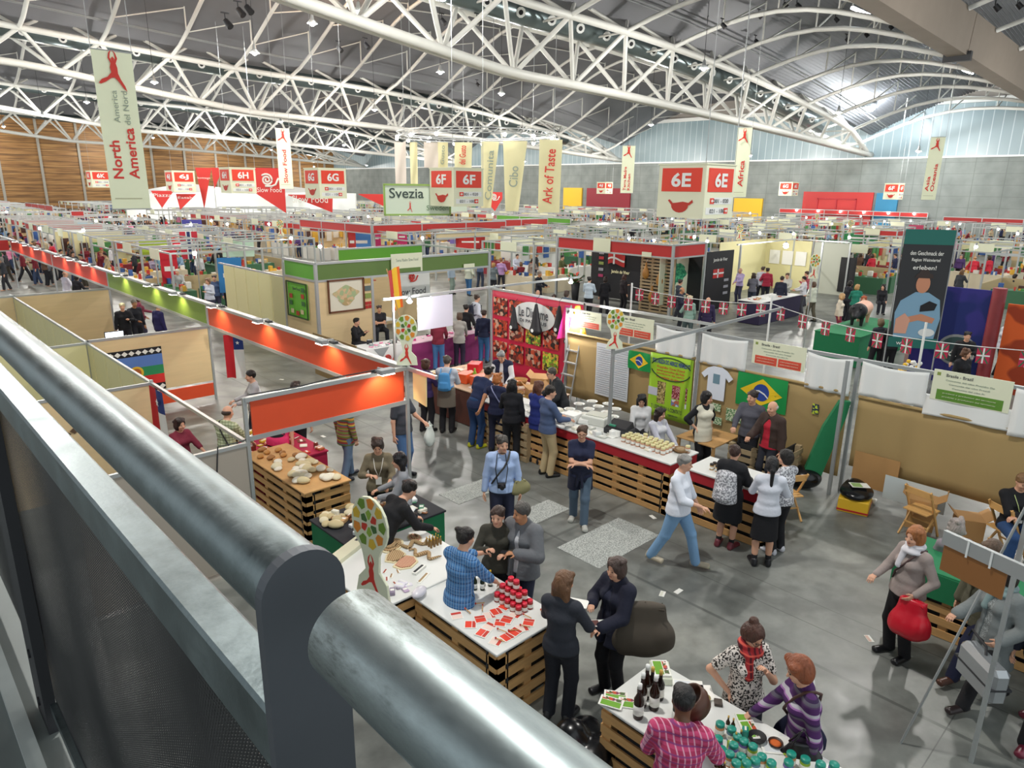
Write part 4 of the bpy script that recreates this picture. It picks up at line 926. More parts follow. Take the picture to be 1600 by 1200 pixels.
def backpack(label, person_, m, sz=(.15, .09, .22), drop=0.0, z=1.2, lean=0.0):
    p = local_to_world(person_, (0, -.20+(.28*math.sin(lean)), z-drop)); t = thing('backpack', label, 'backpack', p, person_.rotation_euler[2]); f = Field(V3(-.25, -.2, -.32), V3(.25, .2, .32), .014)
    f.cone((0, 0, -sz[2]*.75), (0, 0, sz[2]*.7), sz[0], sz[1], sz[0]*.8, sz[1]*.75, (1, 0, 0), .04).cone((0, -sz[1]*.8, -sz[2]*.6), (0, -sz[1]*.8, -.02), sz[0]*.7, sz[1]*.5, sz[0]*.6, sz[1]*.4, (1, 0, 0), .02); f.plane((0, .10, 0), (0, 1, 0)); mk('bag_body', [(*f.surf(), 0)], [m], t)
    b = MB()
    for sx in (-1, 1): b.tube([(sx*.10, .06, .16), (sx*.115, .20, .24), (sx*.12, .345, .15), (sx*.13, .35, -.02), (sx*.16, .20, -.14), (sx*.12, .05, -.16)], .016, 5)
    b.build('strap', m, t); t.rotation_euler = (-lean, 0, person_.rotation_euler[2]); return t
def clutter(x0, x1, y0, y1, z, n, cols, seed, desc, group, smax=.16, cat='pack'):
    """small packs, folded papers and boxes lying on a table, each its own object"""
    r = random.Random(seed)
    for i in range(n):
        x = r.uniform(x0+.06, x1-.06); y = r.uniform(y0+.06, y1-.06); w = r.uniform(.05, smax)/2; d = r.uniform(.05, smax)/2; h = r.choice((.01, .015, .03, .06))*(1+r.random()); c = r.choice(cols)
        o = MB().box(-w, w, -d, d, 0, h, bev=.008).box(-w*.7, w*.7, -d*.3, d*.3, h, h+.002, 1)
        item('small_pack', desc, cat, o, [ON(c), PAPER], (x, y, z), r.uniform(0, 3), group)
def pile(name, label, cat, loc, n, spread, m, rad=(.05, .09), seed=0, group=None):
    """soft heap of folded goods as one lump each"""
    r = random.Random(seed)
    for i in range(n):
        a, b = r.uniform(-1, 1)*spread[0], r.uniform(-1, 1)*spread[1]; q = r.uniform(*rad)
        f = Field((-q*1.6, -q*1.6, -.01), (q*1.6, q*1.6, q*1.3), .012); f.ell((0, 0, q*.35), (q*1.2, q*.9, q*.5), .0); f.ell((q*.2, 0, q*.5), (q*.8, q*.8, q*.45), .02); f.below(0)
        me = np_mesh(name, [(*f.surf(), 0)], [r.choice(m) if isinstance(m, list) else m]); o = bpy.data.objects.new(name, me); COL.objects.link(o)
        o.location = (loc[0]+a, loc[1]+b, loc[2]); o.rotation_euler = (0, 0, r.uniform(0, 3)); tag(o, label, cat, group)
# ---------------------------------------------------------------- stand row on the left (orange and green fascias)
ys = [9.1, 17.6, 26.3, 34.5, 43.7, 60]
fas = [(6.3, 9.2, 6.3, 17.5, 1.94, 2.44, ORG, .03), (6.3, 17.7, 6.3, 26.2, 1.94, 2.44, GRN, .03), (6.3, 26.4, 6.3, 34.4, 1.94, 2.44, mat('vermilion_fascia', '#d9402c', .5), .03), (6.3, 34.6, 6.3, 43.6, 1.94, 2.44, mat('vermilion_fascia', '#d9402c'), .03), (3.70, 9.1, 6.22, 9.1, 1.94, 2.44, ORG, .03), (.5, 43.7, 6.2, 43.7, 1.94, 2.44, RED, .03)]
T0 = stand('exhibition_stand', 'long aluminium stand row with orange and green header boards on the left, below the rail', 'stand',
    [(6.3, y, 0, 2.5) for y in ys]+[(3.62, 9.1, 0, 2.5), (3.62, 17.6, 0, 1.9), (3.62, 13.2, 0, 1.9), (3.62, 26.3, 0, 1.9), (3.62, 43.7, 0, 2.5)],
    [((6.3, 9.1, 2.5), (6.3, 60, 2.5), .14, .06), ((6.3, 9.1, 1.94), (6.3, 60, 1.94), .06, .07), ((3.62, 9.1, 2.5), (6.3, 9.1, 2.5), .08, .06), ((3.62, 9.1, 1.94), (6.3, 9.1, 1.94), .05, .07), ((6.3, 9.1, 2.5), (6.3, 8.3, 2.5), .05, .06),
     ((3.62, 9.1, 1.86), (3.62, 27, 1.86), .05, .05), ((3.62, 17.6, 1.9), (6.3, 17.6, 1.9), .05, .06), ((3.62, 26.3, 1.9), (6.3, 26.3, 1.9), .05, .06), ((0, 26.3, 1.9), (3.6, 26.3, 1.9), .05, .06), ((1.4, 9.1, 1.86), (3.6, 9.1, 1.86), .05, .05), ((1.0, 13.2, 1.86), (3.6, 13.2, 1.86), .05, .05), ((1.0, 17.6, 1.86), (3.6, 17.6, 1.86), .05, .05), ((.5, 43.7, 2.5), (6.3, 43.7, 2.5), .06, .06), ((.5, 43.7, 1.94), (6.3, 43.7, 1.94), .06, .06)],
    fas, [(3.66, 17.6, 6.26, 17.6, .5, 1.84, BEECH, .03), (3.66, 17.6, 6.26, 17.6, .12, .44, ORG, .031), (.2, 26.3, 6.26, 26.3, .1, 1.84, BEECH, .03),
          (1.5, 9.1, 3.58, 9.1, .05, 1.82, mat('grey_beige_panel', '#a99f92', .6), .03), (1.0, 13.2, 3.58, 13.2, .05, 1.82, BEECH, .03), (1.0, 17.6, 3.58, 17.6, .05, 1.82, CREAM, .03)]+
         [(3.62, a, 3.62, a+.94, .05, 1.8, CREAM, .03) for a in [13.25+i*.98 for i in range(14)]])
# strip spotlights clipped on the header, with their cables
def stand_lamp(x, y, z, rz, label, power=18, group='arm spotlights on the left stand row'):
    t = thing('arm_spotlight', label, 'spotlight', (x, y, z), rz, group)
    MB().box(-.09, .09, -.05, .07, 0, .035, bev=.008).build('clamp', DARK, t); MB().cyl((0, 0, .03), (0, .0, .07), .012, n=6).cyl((0, 0, .07), (0, -.20, .09), .012, n=6).build('arm', ALU2, t)
    h = MB().box(-.13, .13, -.30, -.16, .02, .10, bev=.01); h.build('lamp_head', GREY, t); MB().box(-.115, .115, -.305, -.17, .012, .02).build('lamp_glass', mat('lamp_glass', '#ffffff', .4, emit='#fff6e6', estr=9), t); return t
for i, (y, on) in enumerate(((11.4, 1), (14.1, 1), (16.6, 1), (19.2, 1), (21.3, 1), (24.2, 1), (28, 1), (30.2, 1), (32.2, 1), (36, 1), (38.5, 1), (41, 1))):
    o = stand_lamp(6.29, y, 2.5, -PI/2, 'small grey arm spotlight on the long header board of the left stand row'); lamp_light(6.03, y, 2.46, 14, (1, .86, .62), r=.05, kind='SPOT', to=(6.3, y, 1.9), spot=2.2, name='arm_spot_light')
stand_lamp(5.75, 9.08, 2.5, PI*0, 'grey arm spotlight lighting the orange board nearest the rail', group=None); lamp_light(5.75, 8.84, 2.48, 16, (1, .86, .62), r=.05, kind='SPOT', to=(5.8, 9.1, 1.9), spot=2.2, name='arm_spot_light')
b = MB()
for (a, c) in ((11.4, 14.1), (14.1, 16.6), (9.2, 11.4)): b.tube([(6.34, a, 2.53), (6.36, a+(c-a)*.3, 2.45), (6.36, a+(c-a)*.7, 2.45), (6.34, c, 2.53)], .009, 5)
tag(b.build('lamp_cable', PAPER), 'white lamp cable looping between the arm spotlights on the left header', 'cable')
tag(MB().tube([(3.7, 9.1, 2.53), (4.4, 9.06, 2.52), (5.0, 9.1, 2.54), (5.7, 9.08, 2.54)], .01, 5).tube([(3.62, 9.1, 1.9), (3.5, 9.12, 1.88), (3.2, 9.08, 1.9), (3.1, 9.05, 1.2)], .01, 5).build('lamp_cable', DARK), 'black cable lying on the nearest orange board', 'cable')
# counters behind the fascia
tag(MB().box(5.3, 5.9, 28, 33, 0, .9).build('info_counter', RED), 'red counter with a monitor behind the beech partitions', 'counter')
mo = thing('monitor', 'bright computer monitor on the red counter behind the beech partition', 'monitor', (*onY(178, 520, 24)[:1], 24, 0))
zz = onY(178, 525, 24)[1]
tag(MB().box(mo.location.x-.5, mo.location.x+.5, 23.7, 24.5, 0, zz-.25).build('info_counter', DRED), 'deep red counter between two beech partitions on the left', 'counter')
MB().box(-.27, .27, -.02, .02, zz-.2, zz+.15).box(-.05, .05, -.02, .05, zz-.25, zz-.2).build('screen_case', BLK, mo); MB().box(-.25, .25, -.03, -.02, zz-.18, zz+.13).build('screen', mat('screen_glow', '#e8f2ff', .3, emit='#e8f2ff', estr=2.2), mo)
# Mapuche flag on the beech wall
mf = thing('flag', 'blue, green and red flag with a yellow disc and black borders on the beech wall', 'flag', (3.95, 17.57, 1.56)); N_ = (0, -1, 0)
for (a, c, m, nm) in ((0, .17, BLK, 'black_border'), (.17, .44, ON('#5b7fc4', .8), 'blue_stripe'), (.44, .66, ON('#2f8f5a', .8), 'green_stripe'), (.66, .88, ON('#d8302c', .8), 'red_stripe'), (.88, 1.05, BLK, 'black_border')):
    MB().box(0, 1.18, 0, .012, -c, -a).build(nm, m, mf, (0, -.012, 0))
b = MB()
for i in range(8):
    for zc in (-.085, -.965): x = .08+i*.147; b.add([(x-.07, -.016, zc), (x, -.016, zc-.06), (x+.07, -.016, zc), (x, -.016, zc+.06)], [[0, 1, 2, 3]])
b.build('white_lozenges', PAPER, mf); MB().cyl((.58, -.014, -.56), (.58, -.02, -.56), .15, n=28).build('yellow_disc', YEL, mf); MB().cyl((.58, -.021, -.56), (.58, -.023, -.56), .10, n=20).build('drum_ring', ON('#b5622a'), mf)
flag_chile((6.2, 16.45, 1.86), .46, 1.05, (-.7, -.7, 0), 'long Chilean flag hanging from the orange header over the aisle', seed=2)
flag_chile((3.55, 13.1, 1.84), .66, 1.25, (-1, 0, 0), 'Chilean flag draped over the partition rail beside the handrail', seed=5)
b = MB()
for (a, c) in ((0, 0), (.12, .05), (.24, .1), (.36, .13)): b.add([(a-.07, 0, c), (a, 0, c-.06), (a+.07, 0, c), (a, 0, c+.06)], [[0, 1, 2, 3]])
item('wall_ornament', 'small row of dark woven diamonds on the beech panel beyond the handrail', 'ornament', b, ON('#5c4632'), (2.2, 13.17, 1.2))
# table inside the stand with red cloth and food
table('low table with a magenta cloth and trays of food behind the beech stand', 4.4, 5.6, 10.6, 12.4, .8, ON('#a8123f', .8), 'cloth', legm=ON('#a8123f', .8), sides=())
clutter(4.4, 5.6, 10.6, 12.4, .8, 70, ['#c93a28', '#d9b436', '#e8e2d0', '#7c2e1c', '#b05b2c'], 11, 'small colourful food pack on the magenta table behind the beech stand', 'food packs on the magenta table')
tb = table('pallet table stacked with pale textiles under the orange header', 4.3, 5.05, 8.9, 11.0, .95, PALE, 'pallet', name='pallet_table')
pile('folded_textile', 'folded cream textile in the heap on the pallet table under the orange header', 'textile', (4.68, 9.6, .96), 34, (.30, .62), [ON('#d9cfb0', .9), ON('#c9bb94', .9), ON('#e2dccb', .9)], seed=3, group='cream textiles on the pallet table')
pile('round_bread', 'round brown bread loaf on the pallet table under the orange header', 'bread', (4.7, 10.6, .96), 10, (.3, .35), [ON('#b8813f'), ON('#9c6a35')], (.05, .07), seed=4, group='loaves on the pallet table')
tb2 = table('table with green cloth and textiles in front of the leaning man in black', 4.05, 5.6, 7.25, 8.25, .85, ON('#22242a', .8), 'cloth', legm=GREENC, sides=())
pile('folded_textile', 'cream wool roll on the table by the man in black', 'textile', (4.4, 8.0, .86), 16, (.3, .2), [ON('#d9cfb0', .9), ON('#c4b48a', .9)], seed=8, group='wool rolls by the man in black')
clutter(4.2, 5.5, 7.3, 8.2, .85, 60, ['#e8e2d0', '#c9a070', '#8d5a32', '#e8e8e8', '#3b7a58', '#d8cfc0'], 12, 'small handmade piece or card on the dark table by the man in black', 'handicraft pieces on the dark table')
item('plastic_box', 'clear white plastic box on the dark table next to the figure sign', 'box', MB().box(-.11, .11, -.07, .07, 0, .06, bev=.01), mat('white_plastic', '#e6e8e8', .3), (4.35, 7.42, .86), .3)
# -------- table with masks
table('big white table covered with woven masks and craft pieces nearest the railing', 3.5, 4.95, 5.75, 7.05, .9, TBL, 'pallet')
WV = [m_weave('weave_brown', '#a47a4c', '#d8c49a', .012, 0, .5, [('#7c5230', .024, .4, 1)]), m_weave('weave_rose', '#c07a5c', '#e2c6a6', .016, 0, .5, [('#a65a44', .02, .4, 1)]), m_weave('weave_dark', '#6b4a30', '#c9ae80', .014, 1, .5)]
def mask(kind, loc, rz, label, s=1.0, m=0):
    shp = {'oval': [(.17*math.cos(a), .12*math.sin(a)) for a in np.linspace(0, 2*PI, 21)[:-1]], 'shield': [(-.15, .10), (0, .13), (.15, .10), (.17, -.02), (.08, -.12), (-.08, -.12), (-.17, -.02)], 'snake': None}[kind]
    t = thing('woven_mask' if kind != 'snake' else 'woven_snake', label, 'handicraft', loc, rz)
    if shp:
        MB().prism([(x*s, z*s) for x, z in shp], .012, Matrix.Rotation(-PI/2, 4, 'X')).build('rim', ON('#e0d2ac', .8), t, (0, 0, .012)); MB().prism([(x*s*.82, z*s*.82) for x, z in shp], .01, Matrix.Rotation(-PI/2, 4, 'X')).build('weave', WV[m], t, (0, 0, .022))
        if kind == 'oval': MB().tube([(.09*s*math.cos(a), .05*s*math.sin(a), .03) for a in np.linspace(.3, 5.6, 16)], .012, 6).build('coil', WV[2], t)
    else: MB().tube([(-.22+.022*i, .06*math.sin(i*.7), .02) for i in range(21)], [.008+.02*math.sin(PI*i/20) for i in range(21)], 8).build('body', WV[m], t)
    return t
mask('oval', (*G(612, 853, .9), .9), .5, 'oval woven mask with a coiled centre at the far end of the mask table', 1.15, 0)
mask('shield', (*G(618, 870, .9), .9), .7, 'brown woven shield-shaped mask lying behind the rose one', .95, 0)
mask('shield', (*G(635, 880, .9), .9), .4, 'rose patterned woven shield-shaped mask in the middle of the table', 1.0, 1)
mask('snake', (*G(645, 852, .9), .9), -.3, 'curled brown woven snake at the top of the mask table', 1.0, 2); mask('snake', (*G(662, 868, .9), .9), -1.2, 'pale woven snake beside the man in the blue plaid shirt', 1.1, 0)
mask('oval', (*G(648, 841, .9), .9), 1.5, 'small red and brown woven oval at the back of the mask table', .7, 1)
booklet('flat dark case on the mask table', (*G(655, 892, .9), .9), .22, .06, .35, DARK, name='dark_case', t=.03, cat='case'); booklet('long patterned strap on the mask table', (*G(662, 903, .9), .9), .24, .05, .45, WV[2], name='woven_strap', cat='strap')
for i, (px, py) in enumerate(((592, 885), (602, 893), (612, 900), (605, 905), (622, 893), (618, 912))): booklet('small brown and red woven fish ornament at the near end of the mask table', (*G(px, py, .9), .9), .10, .035, .4+.2*i, ON('#9c4a38') if i % 2 else WV[0], name='woven_ornament', cat='handicraft', group='woven fish ornaments')
item('clear_bag', 'clear plastic bag of pink goods on the near edge of the mask table', 'bag', MB().ball((0, 0, .04), .12, 12, sc=(1, .6, .4)), ON('#d8d4dc', .25), (*G(655, 930, .9), .9), .4)
clutter(3.6, 4.1, 5.8, 6.1, .9, 8, ['#e3dfe8', '#b9a4bf', '#ddd'*2, '#8f8296'], 41, 'small folded pack on the near corner of the mask table', 'packs on the mask table corner', .12)
item('box_file', 'cream box file with two dark squares at the left corner of the mask table', 'box', MB().box(-.09, .09, -.33, .33, 0, .06, bev=.004).box(-.04, .0, .18, .23, .06, .062, 1).box(.02, .06, .18, .23, .06, .062, 1), [ON('#d9d5b8'), KTXT], (*G(545, 862, .9), .9), -1.15)
for i in range(9): pass
bt = bottle('tiny brown bottle in the cluster at the far side of the mask table', ON('#8a6a3a', .3), YEL, 'tiny bottles on the mask table', .42, False)
cx, cy = G(680, 850, .9); many(bt, [(cx+.05*(i % 4)-.1, cy+.05*(i//4)-.05, .9) for i in range(12)])
# -------- table with red-lidded jars
table('white pallet table with red papers and red-lidded jars in front of the couple', 3.98, 4.9, 4.35, 5.72, .88, TBL, 'pallet')
rj = jar('red-lidded jar stacked in the pyramid on the white pallet table', ON('#d8233c', .4), ON('#9c3020', .3), 'red-lidded jars', .95)
cx, cy = 4.68, 4.85; L_ = []
for k, (n1, n2) in enumerate(((5, 3), (4, 2), (2, 1))):
    for i in range(n1):
        for j in range(n2): L_.append((cx+(j-(n2-1)/2)*.085, cy+(i-(n1-1)/2)*.085, .88+k*.108))
L_.append((4.25, 5.35, .88)); many(rj, L_)
wb = bottle('dark bottle with a yellow cap between the red jars and the masks', ON('#20301c', .2), YEL, 'yellow-capped bottles', .75); many(wb, [(4.62, 5.30, .88), (4.68, 5.36, .88), (4.74, 5.30, .88), (4.56, 5.36, .88), (4.33, 5.15, .88)])
r = random.Random(9); RP = ON('#e8452f', .5)
for i in range(16):
    x = 4.1+.115*(i % 5)+r.uniform(-.02, .02); y = 4.5+.2*(i//5)+r.uniform(-.03, .03); booklet('round red and white paper label lying on the white pallet table', (x, y, .88+.002*(i % 3)), .13, .13, r.uniform(0, 3), RP if i % 3 else ON('#f0d8cc'), ON('#c83a2a'), group='red paper labels')
b = MB(); r = random.Random(10)
for i in range(12): pass
for i in range(12):
    x = 4.15+.06*i; y = 4.42+.05*(i % 3); item('wooden_clip', 'small light stick with a red tip along the front edge of the jar table', 'handicraft', MB().cyl((0, 0, .012), (.10, .02, .02), .006, n=6).ball((.1, .02, .02), .012, 6, 1), [PALE, RED], (x, y+.55*(i % 2), .885), r.uniform(0, 3), 'light sticks with red tips')
figure_sign(3.38, 5.62, 1.18, 1.16, 'cut-out tree figure sign standing by the mask table, nearest the railing', post=1.15, nrm=(-.97, -.22, 0))
for ps in ((3.2, 5.5),): pass
# little Chilean flag on the dark table
fl_ = flag_chile((*G(608, 790, 1.25), 1.25), .12, .28, (-.3, -.95, 0), 'small Chilean hand flag on a stick beside the big figure sign', seed=9)
tag(MB().cyl((*G(612, 780, 1.3), 1.3), (*G(600, 808, .98), .85), .006, n=6).build('flag_stick', PALE), 'thin stick that carries the small Chilean hand flag', 'stick')
# -------- spice table, bottom of the picture
table('white table of spice jars and booklets at the bottom of the picture', 4.2, 5.02, .7, 3.2, .9, TBL, 'pallet')
cols = ['#c98d5c', '#6f5f8f', '#8fae2c', '#8c7a8c', '#b98a5a', '#57707f', '#9fbf3a', '#7f5f6f', '#3b6f8f']
TL = ON('#178a78', .4)
js = [jar('teal-lidded spice jar %s on the spice table' % d, TL, ON(c, .35), 'teal-lidded spice jars with the same filling, ' + d, 1.05) for c, d in (('#c98d5c', 'with tan filling'), ('#6f5f9f', 'with violet filling'), ('#8fae2c', 'with lime green filling'), ('#5a7f90', 'with blue filling'))]
pos = [(1125, 1135), (1122, 1158), (1118, 1172), (1143, 1143), (1152, 1155), (1162, 1162), (1176, 1170), (1128, 1175), (1140, 1182), (1158, 1186), (1166, 1196), (1180, 1192), (1236, 1182), (1232, 1195), (1258, 1190), (1282, 1198), (1190, 1186), (1146, 1168), (1205, 1196), (1124, 1188), (1150, 1196), (1303, 1199)]
bt_ = [[], [], [], []]
for i, (px, py) in enumerate(pos): x, y = G(px, py, .98); bt_[i % 4].append((x, y, .9))
for j_, L in zip(js, bt_): many(j_, L)
bb = bottle('big dark brown bottle with a white cap behind the man in the plaid shirt', ON('#2a150c', .15), WHT, 'big brown bottles', 1.25); many(bb, [(*G(px, py, 1.2), .9) for px, py in ((1005, 1058), (1012, 1045), (1025, 1062), (1000, 1075))])
bb2 = bottle('dark bottle with a gold cap behind the man in the plaid shirt', ON('#1c1412', .15), ON('#c9a24a', .3), 'gold-capped bottles', 1.1); many(bb2, [(*G(px, py, 1.15), .9) for px, py in ((1020, 1050), (1033, 1055), (1062, 1075), (1070, 1083), (1060, 1090))])
sb = bottle('small amber vial with a yellow label near the front of the spice table', ON('#3a2410', .2), ON('#c9a24a', .3), 'small amber vials', .5); many(sb, [(*G(px, py, 1.0), .9) for px, py in ((1120, 1190), (1126, 1192), (1132, 1196), (1150, 1150), (1158, 1146), (1146, 1128), (1138, 1124))])
GB = ON('#6fa52f', .5); VB = m_collage('stripe_cover', ['#e8e0d8', '#c8502c', '#7c2e4c', '#e8d8c8', '#4c6030'], 40)
for q_, (gx, gy, sz, nm_) in enumerate(((952, 846, .75, 'large'), (735, 768, .5, 'small'), (845, 800, .45, 'middle'))):
    tag(MB().box(-sz, sz, -sz*.55, sz*.55, 0, .004).build('floor_plate', m_spots('chequer_plate', '#8f938f', '#b9bdb8', 50), None, (*G(gx, gy), .001)), nm_+' pale chequered metal plate let into the aisle floor', 'floor plate')
bx = item('booklet_box', 'open card box of green and striped booklets at the far corner of the spice table', 'box', MB().box(-.13, .13, -.09, .09, 0, .07, bev=.004), ON('#d8dcc8'), (*G(1032, 1052, .93), .9), .75)
for i in range(3): booklet('booklet with green and striped cover stacked in the card box', (bx.location.x, bx.location.y, .97+.008*i), .22, .15, .75+.03*i, GB, VB, 'booklets in the card box')
for i, (px, py, r_) in enumerate(((962, 1088, 2.2), (985, 1100, 2.2), (1165, 1130, .8), (1172, 1142, .9), (955, 1100, 2.0))): booklet('green and striped booklet %s' % ['at the left corner of the spice table', 'next to the left corner booklets under a clear sleeve', 'on the aisle side of the spice table', 'overlapping another on the aisle side', 'at the very edge of the spice table'][i], (*G(px, py, .9), .9+.004*i), .21, .13, r_, GB, VB)
for i, (px, py, r_) in enumerate(((1075, 1075, .7), (1090, 1083, .8), (1115, 1192, .6), (1215, 1165, .7))): booklet('white printed sheet %s' % ['behind the seller on the spice table', 'beside the brass bowl', 'in front of the amber vials', 'by the woman in stripes'][i], (*G(px, py, .9), .903), .2, .28, r_, ON('#dfe2e4'), name='printed_sheet', cat='sheet')
def bowl(label, loc, r, m, m2=None, fill=None):
    t = thing('bowl', label, 'bowl', loc); MB().lathe([(r*.5, 0), (r*.85, r*.25), (r, r*.6), (r*.93, r*.6), (r*.75, r*.3), (0.01, r*.18)], n=24).build('dish', m, t)
    if fill: MB().lathe([(r*.8, r*.4), (r*.5, r*.47), (0.01, r*.5)], n=20).build('contents', fill, t)
    return t
bowl('small brass bowl near the aisle edge of the spice table', (*G(1101, 1090, .93), .9), .055, ON('#8f7f45', .4)); bowl('dark bowl of orange spice on the spice table', (*G(1212, 1160, .93), .9), .06, ON('#3a2014', .5), fill=ON('#d8692a', .8)); bowl('black bowl beside the striped booklets', (*G(1183, 1152, .93), .9), .075, BLK)
item('dark_cube', 'small dark brown block on the aisle edge of the spice table', 'block', MB().box(-.04, .04, -.035, .035, 0, .03, bev=.004), ON('#4a4038'), (*G(1122, 1100, .9), .9), .6)
clutter(4.25, 4.95, 1.0, 2.2, .9, 26, ['#c98d5c', '#8fae2c', '#e8e2d0', '#178a78', '#b0522c', '#6f8f3f'], 31, 'small packet among the spice jars', 'packets among the spice jars', .1)
gb = thing('bin_bag', 'crumpled black bin bag on the floor left of the spice table', 'bag', (*G(918, 1170, .3), 0)); f = Field((-.4, -.4, 0), (.4, .4, .75), .02); rr = random.Random(2)
for i in range(12): f.ell((rr.uniform(-.15, .15), rr.uniform(-.15, .15), rr.uniform(.15, .45)), (rr.uniform(.1, .2),)*2+(rr.uniform(.1, .2),), .05)
f.below(.005); mk('bag_body', [(*f.surf(), 0)], [mat('bin_liner', '#101114', .25)], gb)
# -------- near right frame with the brown board seen from behind
fr = thing('sign_frame', 'aluminium frame with a brown board seen from behind, close by at the right edge', 'frame')
bL, bR = Vector((*G(1477, 828, 2.4), 2.4)), Vector((*G(1602, 884, 2.4), 2.4)); MB().cyl(bR, bR+(bR-bL)*.8, .01, n=6).build('hook', DARK, fr)
beam(bL, bR+(bR-bL)*.5, .04, .13).build('beam', ALU2, fr); d_ = (bR-bL).normalized(); n_ = (-.99, .1, 0)
slab((bL.x)+d_.x*.02, bL.y+d_.y*.02, bL.x+d_.x*.56, bL.y+d_.y*.56, 2.02, 2.28, .015).build('board', BROWNB, fr)
for k in (.22, .42): c = bL+d_*k; MB().box(c.x-.03, c.x-.022, c.y-.008, c.y+.008, 2.25, 2.41).build('cable_tie', WHT, fr)
p0 = Vector((*G(1517, 1190, 0), 0)); MB().box(p0.x-.02, p0.x+.02, p0.y-.02, p0.y+.02, 0, 3.4).build('post', ALU, fr)
MB().cyl((p0.x+.02, p0.y-.05, 3.1), (p0.x-.25, p0.y+.55, .0), .012, n=6).build('brace', ALU2, fr)
# ---------------------------------------------------------------- Brazilian stand: back wall along x = 12.6
WX = 12.6; SHEET = mat('white_sheet', '#e6e7e4', .8); CANV = mat('beige_canvas', '#a98f5f', .85, var=.12, vscale=1.5, stretch=(1, 1, .3)); NX = (-1, 0, 0); NY = (0, -1, 0)
wf = stand('stand_frame', 'thin aluminium frame carrying the white sheets and beige canvas behind the Brazilian table', 'stand frame',
    [(WX, y, 0, 2.5) for y in (11.3, 7.6, 4.42, 1.2, -2)]+[(WX-.35, 4.48, 0, 2.5)], [((WX, 11.3, 2.5), (WX, -2.2, 2.5), .07, .06), ((9.72, 7.6, 2.5), (16.2, 7.6, 2.62), .05, .06)], pw=.055, pm=ALU2)
MB().box(9.70, 9.75, 7.57, 7.62, 0, 3.0).build('post', ALU2, wf)
for (a, c, z1, lab) in ((7.52, 6.5, .62, 'white sheet pinned left of the orange-striped board'), (8.66, 7.68, .6, 'white sheet above the green rice banner'), (5.31, 4.50, .68, 'white sheet right of the orange-striped board'), (4.34, 3.29, .60, 'white sheet pinned left of the green-striped board'), (2.1, .6, .75, 'white sheet at the right edge above the beige canvas')):
    tag(cloth((WX-.03, a, 2.47), a-c, z1, NX, SHEET, 'hanging_sheet', wav=.02, sag=.05, seed=int(a*10)), lab, 'cloth')
tag(cloth((WX-.02, 3.3, 2.12), 2.8, .35, NX, SHEET, 'hanging_sheet', wav=.02, seed=3), 'low white sheet under the green-striped board', 'cloth')
for (a, c, z0, z1, lab) in ((7.55, 4.5, .25, 1.85, 'beige canvas wall behind the T-shirt and the large Brazilian flag'), (4.33, 1.25, .52, 1.82, 'broad beige canvas wall behind the wooden chair'), (1.15, -2, .5, 1.8, 'beige canvas wall at the right edge behind the seated man'), (11.25, 7.66, .3, 1.9, 'beige canvas wall behind the long printed lists')):
    t = thing('canvas_wall', lab, 'canvas', (0, 0, 0)); o = cloth((WX+.02, a, z1), a-c, z1-z0, NX, CANV, 'canvas', t, .012, 30, 6, int(a)); MB().cyl((WX-.01, a, z1), (WX-.01, c, z1), .03, n=8).build('rolled_hem', CANV, t)
def info_board(y0, y1, z0, z1, band, label, x=WX-.05, hd='Brasile - Brazil', lines=1, blocks=2):
    w = y0-y1; h = z1-z0; t = thing('info_board', label, 'sign', (x, (y0+y1)/2, (z0+z1)/2)); board((0, 0, 0), w, h, NX, SIGNC, 'panel', t)
    text(hd, w*.34, h*.10, (-.0, w*.16, h*.36), NX, KTXT, t); board((-.002, w*.43, h*.37), w*.05, h*.11, NX, ON('#8a9a4a'), 'emblem', t, .01)
    for k in range(3): text('Comunita del cibo Presidio Slow Food'[:30-5*k], w*(.62-.1*k), h*.05, (0, w*(.02), h*(.20-.12*k)), NX, GTXT, t)
    for k in range(blocks):
        bw = w*.9/blocks; c = (0, w*.45-bw*(k+.5), -h*.30); board((-.004, c[1], c[2]), bw*.94, h*.34, NX, band, 'colour_block', t, .01)
        for q in range(2): text('prodotti e produttori del territorio', bw*.75, h*.045, (-.014, c[1], c[2]+h*(.07-.12*q)), NX, SIGNC, t)
    return t
OB = ON('#d5503a', .6)
info_board(9.77, 8.73, 2.10, 2.56, OB, 'cream board with an orange-red band above the printed lists'); info_board(6.39, 5.34, 2.06, 2.52, OB, 'cream board with two orange-red blocks above the large Brazilian flag')
info_board(3.23, 2.14, 2.05, 2.55, ON('#5d8a2e'), 'cream board with a green band at the right, above the seated man', blocks=1)
info_board(10.9, 10.2, 2.1, 2.5, OB, 'small cream board with an orange-red band beside the pink food banner', blocks=1)
ts = thing('t_shirt', 'white T-shirt with a small blue print hung on the beige canvas', 't-shirt', (WX-.04, 7.1, 1.5)); MB().prism([(-.22, .28), (-.1, .33), (.1, .33), (.22, .28), (.36, .14), (.28, .06), (.2, .14), (.2, -.36), (-.2, -.36), (-.2, .14), (-.28, .06), (-.36, .14)], .02, frame_mx((-.02, 0, 0), NX)).build('shirt_cloth', mat('tshirt', '#dfe4ee', .8), ts)
board((-.025, 0, .08), .15, .2, NX, ON('#6f8f9f'), 'print', ts, .004)
flag_brazil((WX-.045, 6.64, 1.84), 1.04, .68, NX, 'large Brazilian flag pinned to the beige canvas behind the two men'); flag_brazil((WX-.12, 9.30, 1.82), .60, .42, NX, 'small Brazilian flag at the top left of the green rice banner')
rb = thing('rice_banner', 'lime green printed banner about red rice with photos, behind the seated women', 'banner', (WX-.05, 8.74, 1.86)); LG = ON('#9fca2a', .6)
o = cloth((0, 0, 0), 1.08, 1.42, NX, LG, 'banner_cloth', rb, .008); BLT = ON('#2b3f8f')
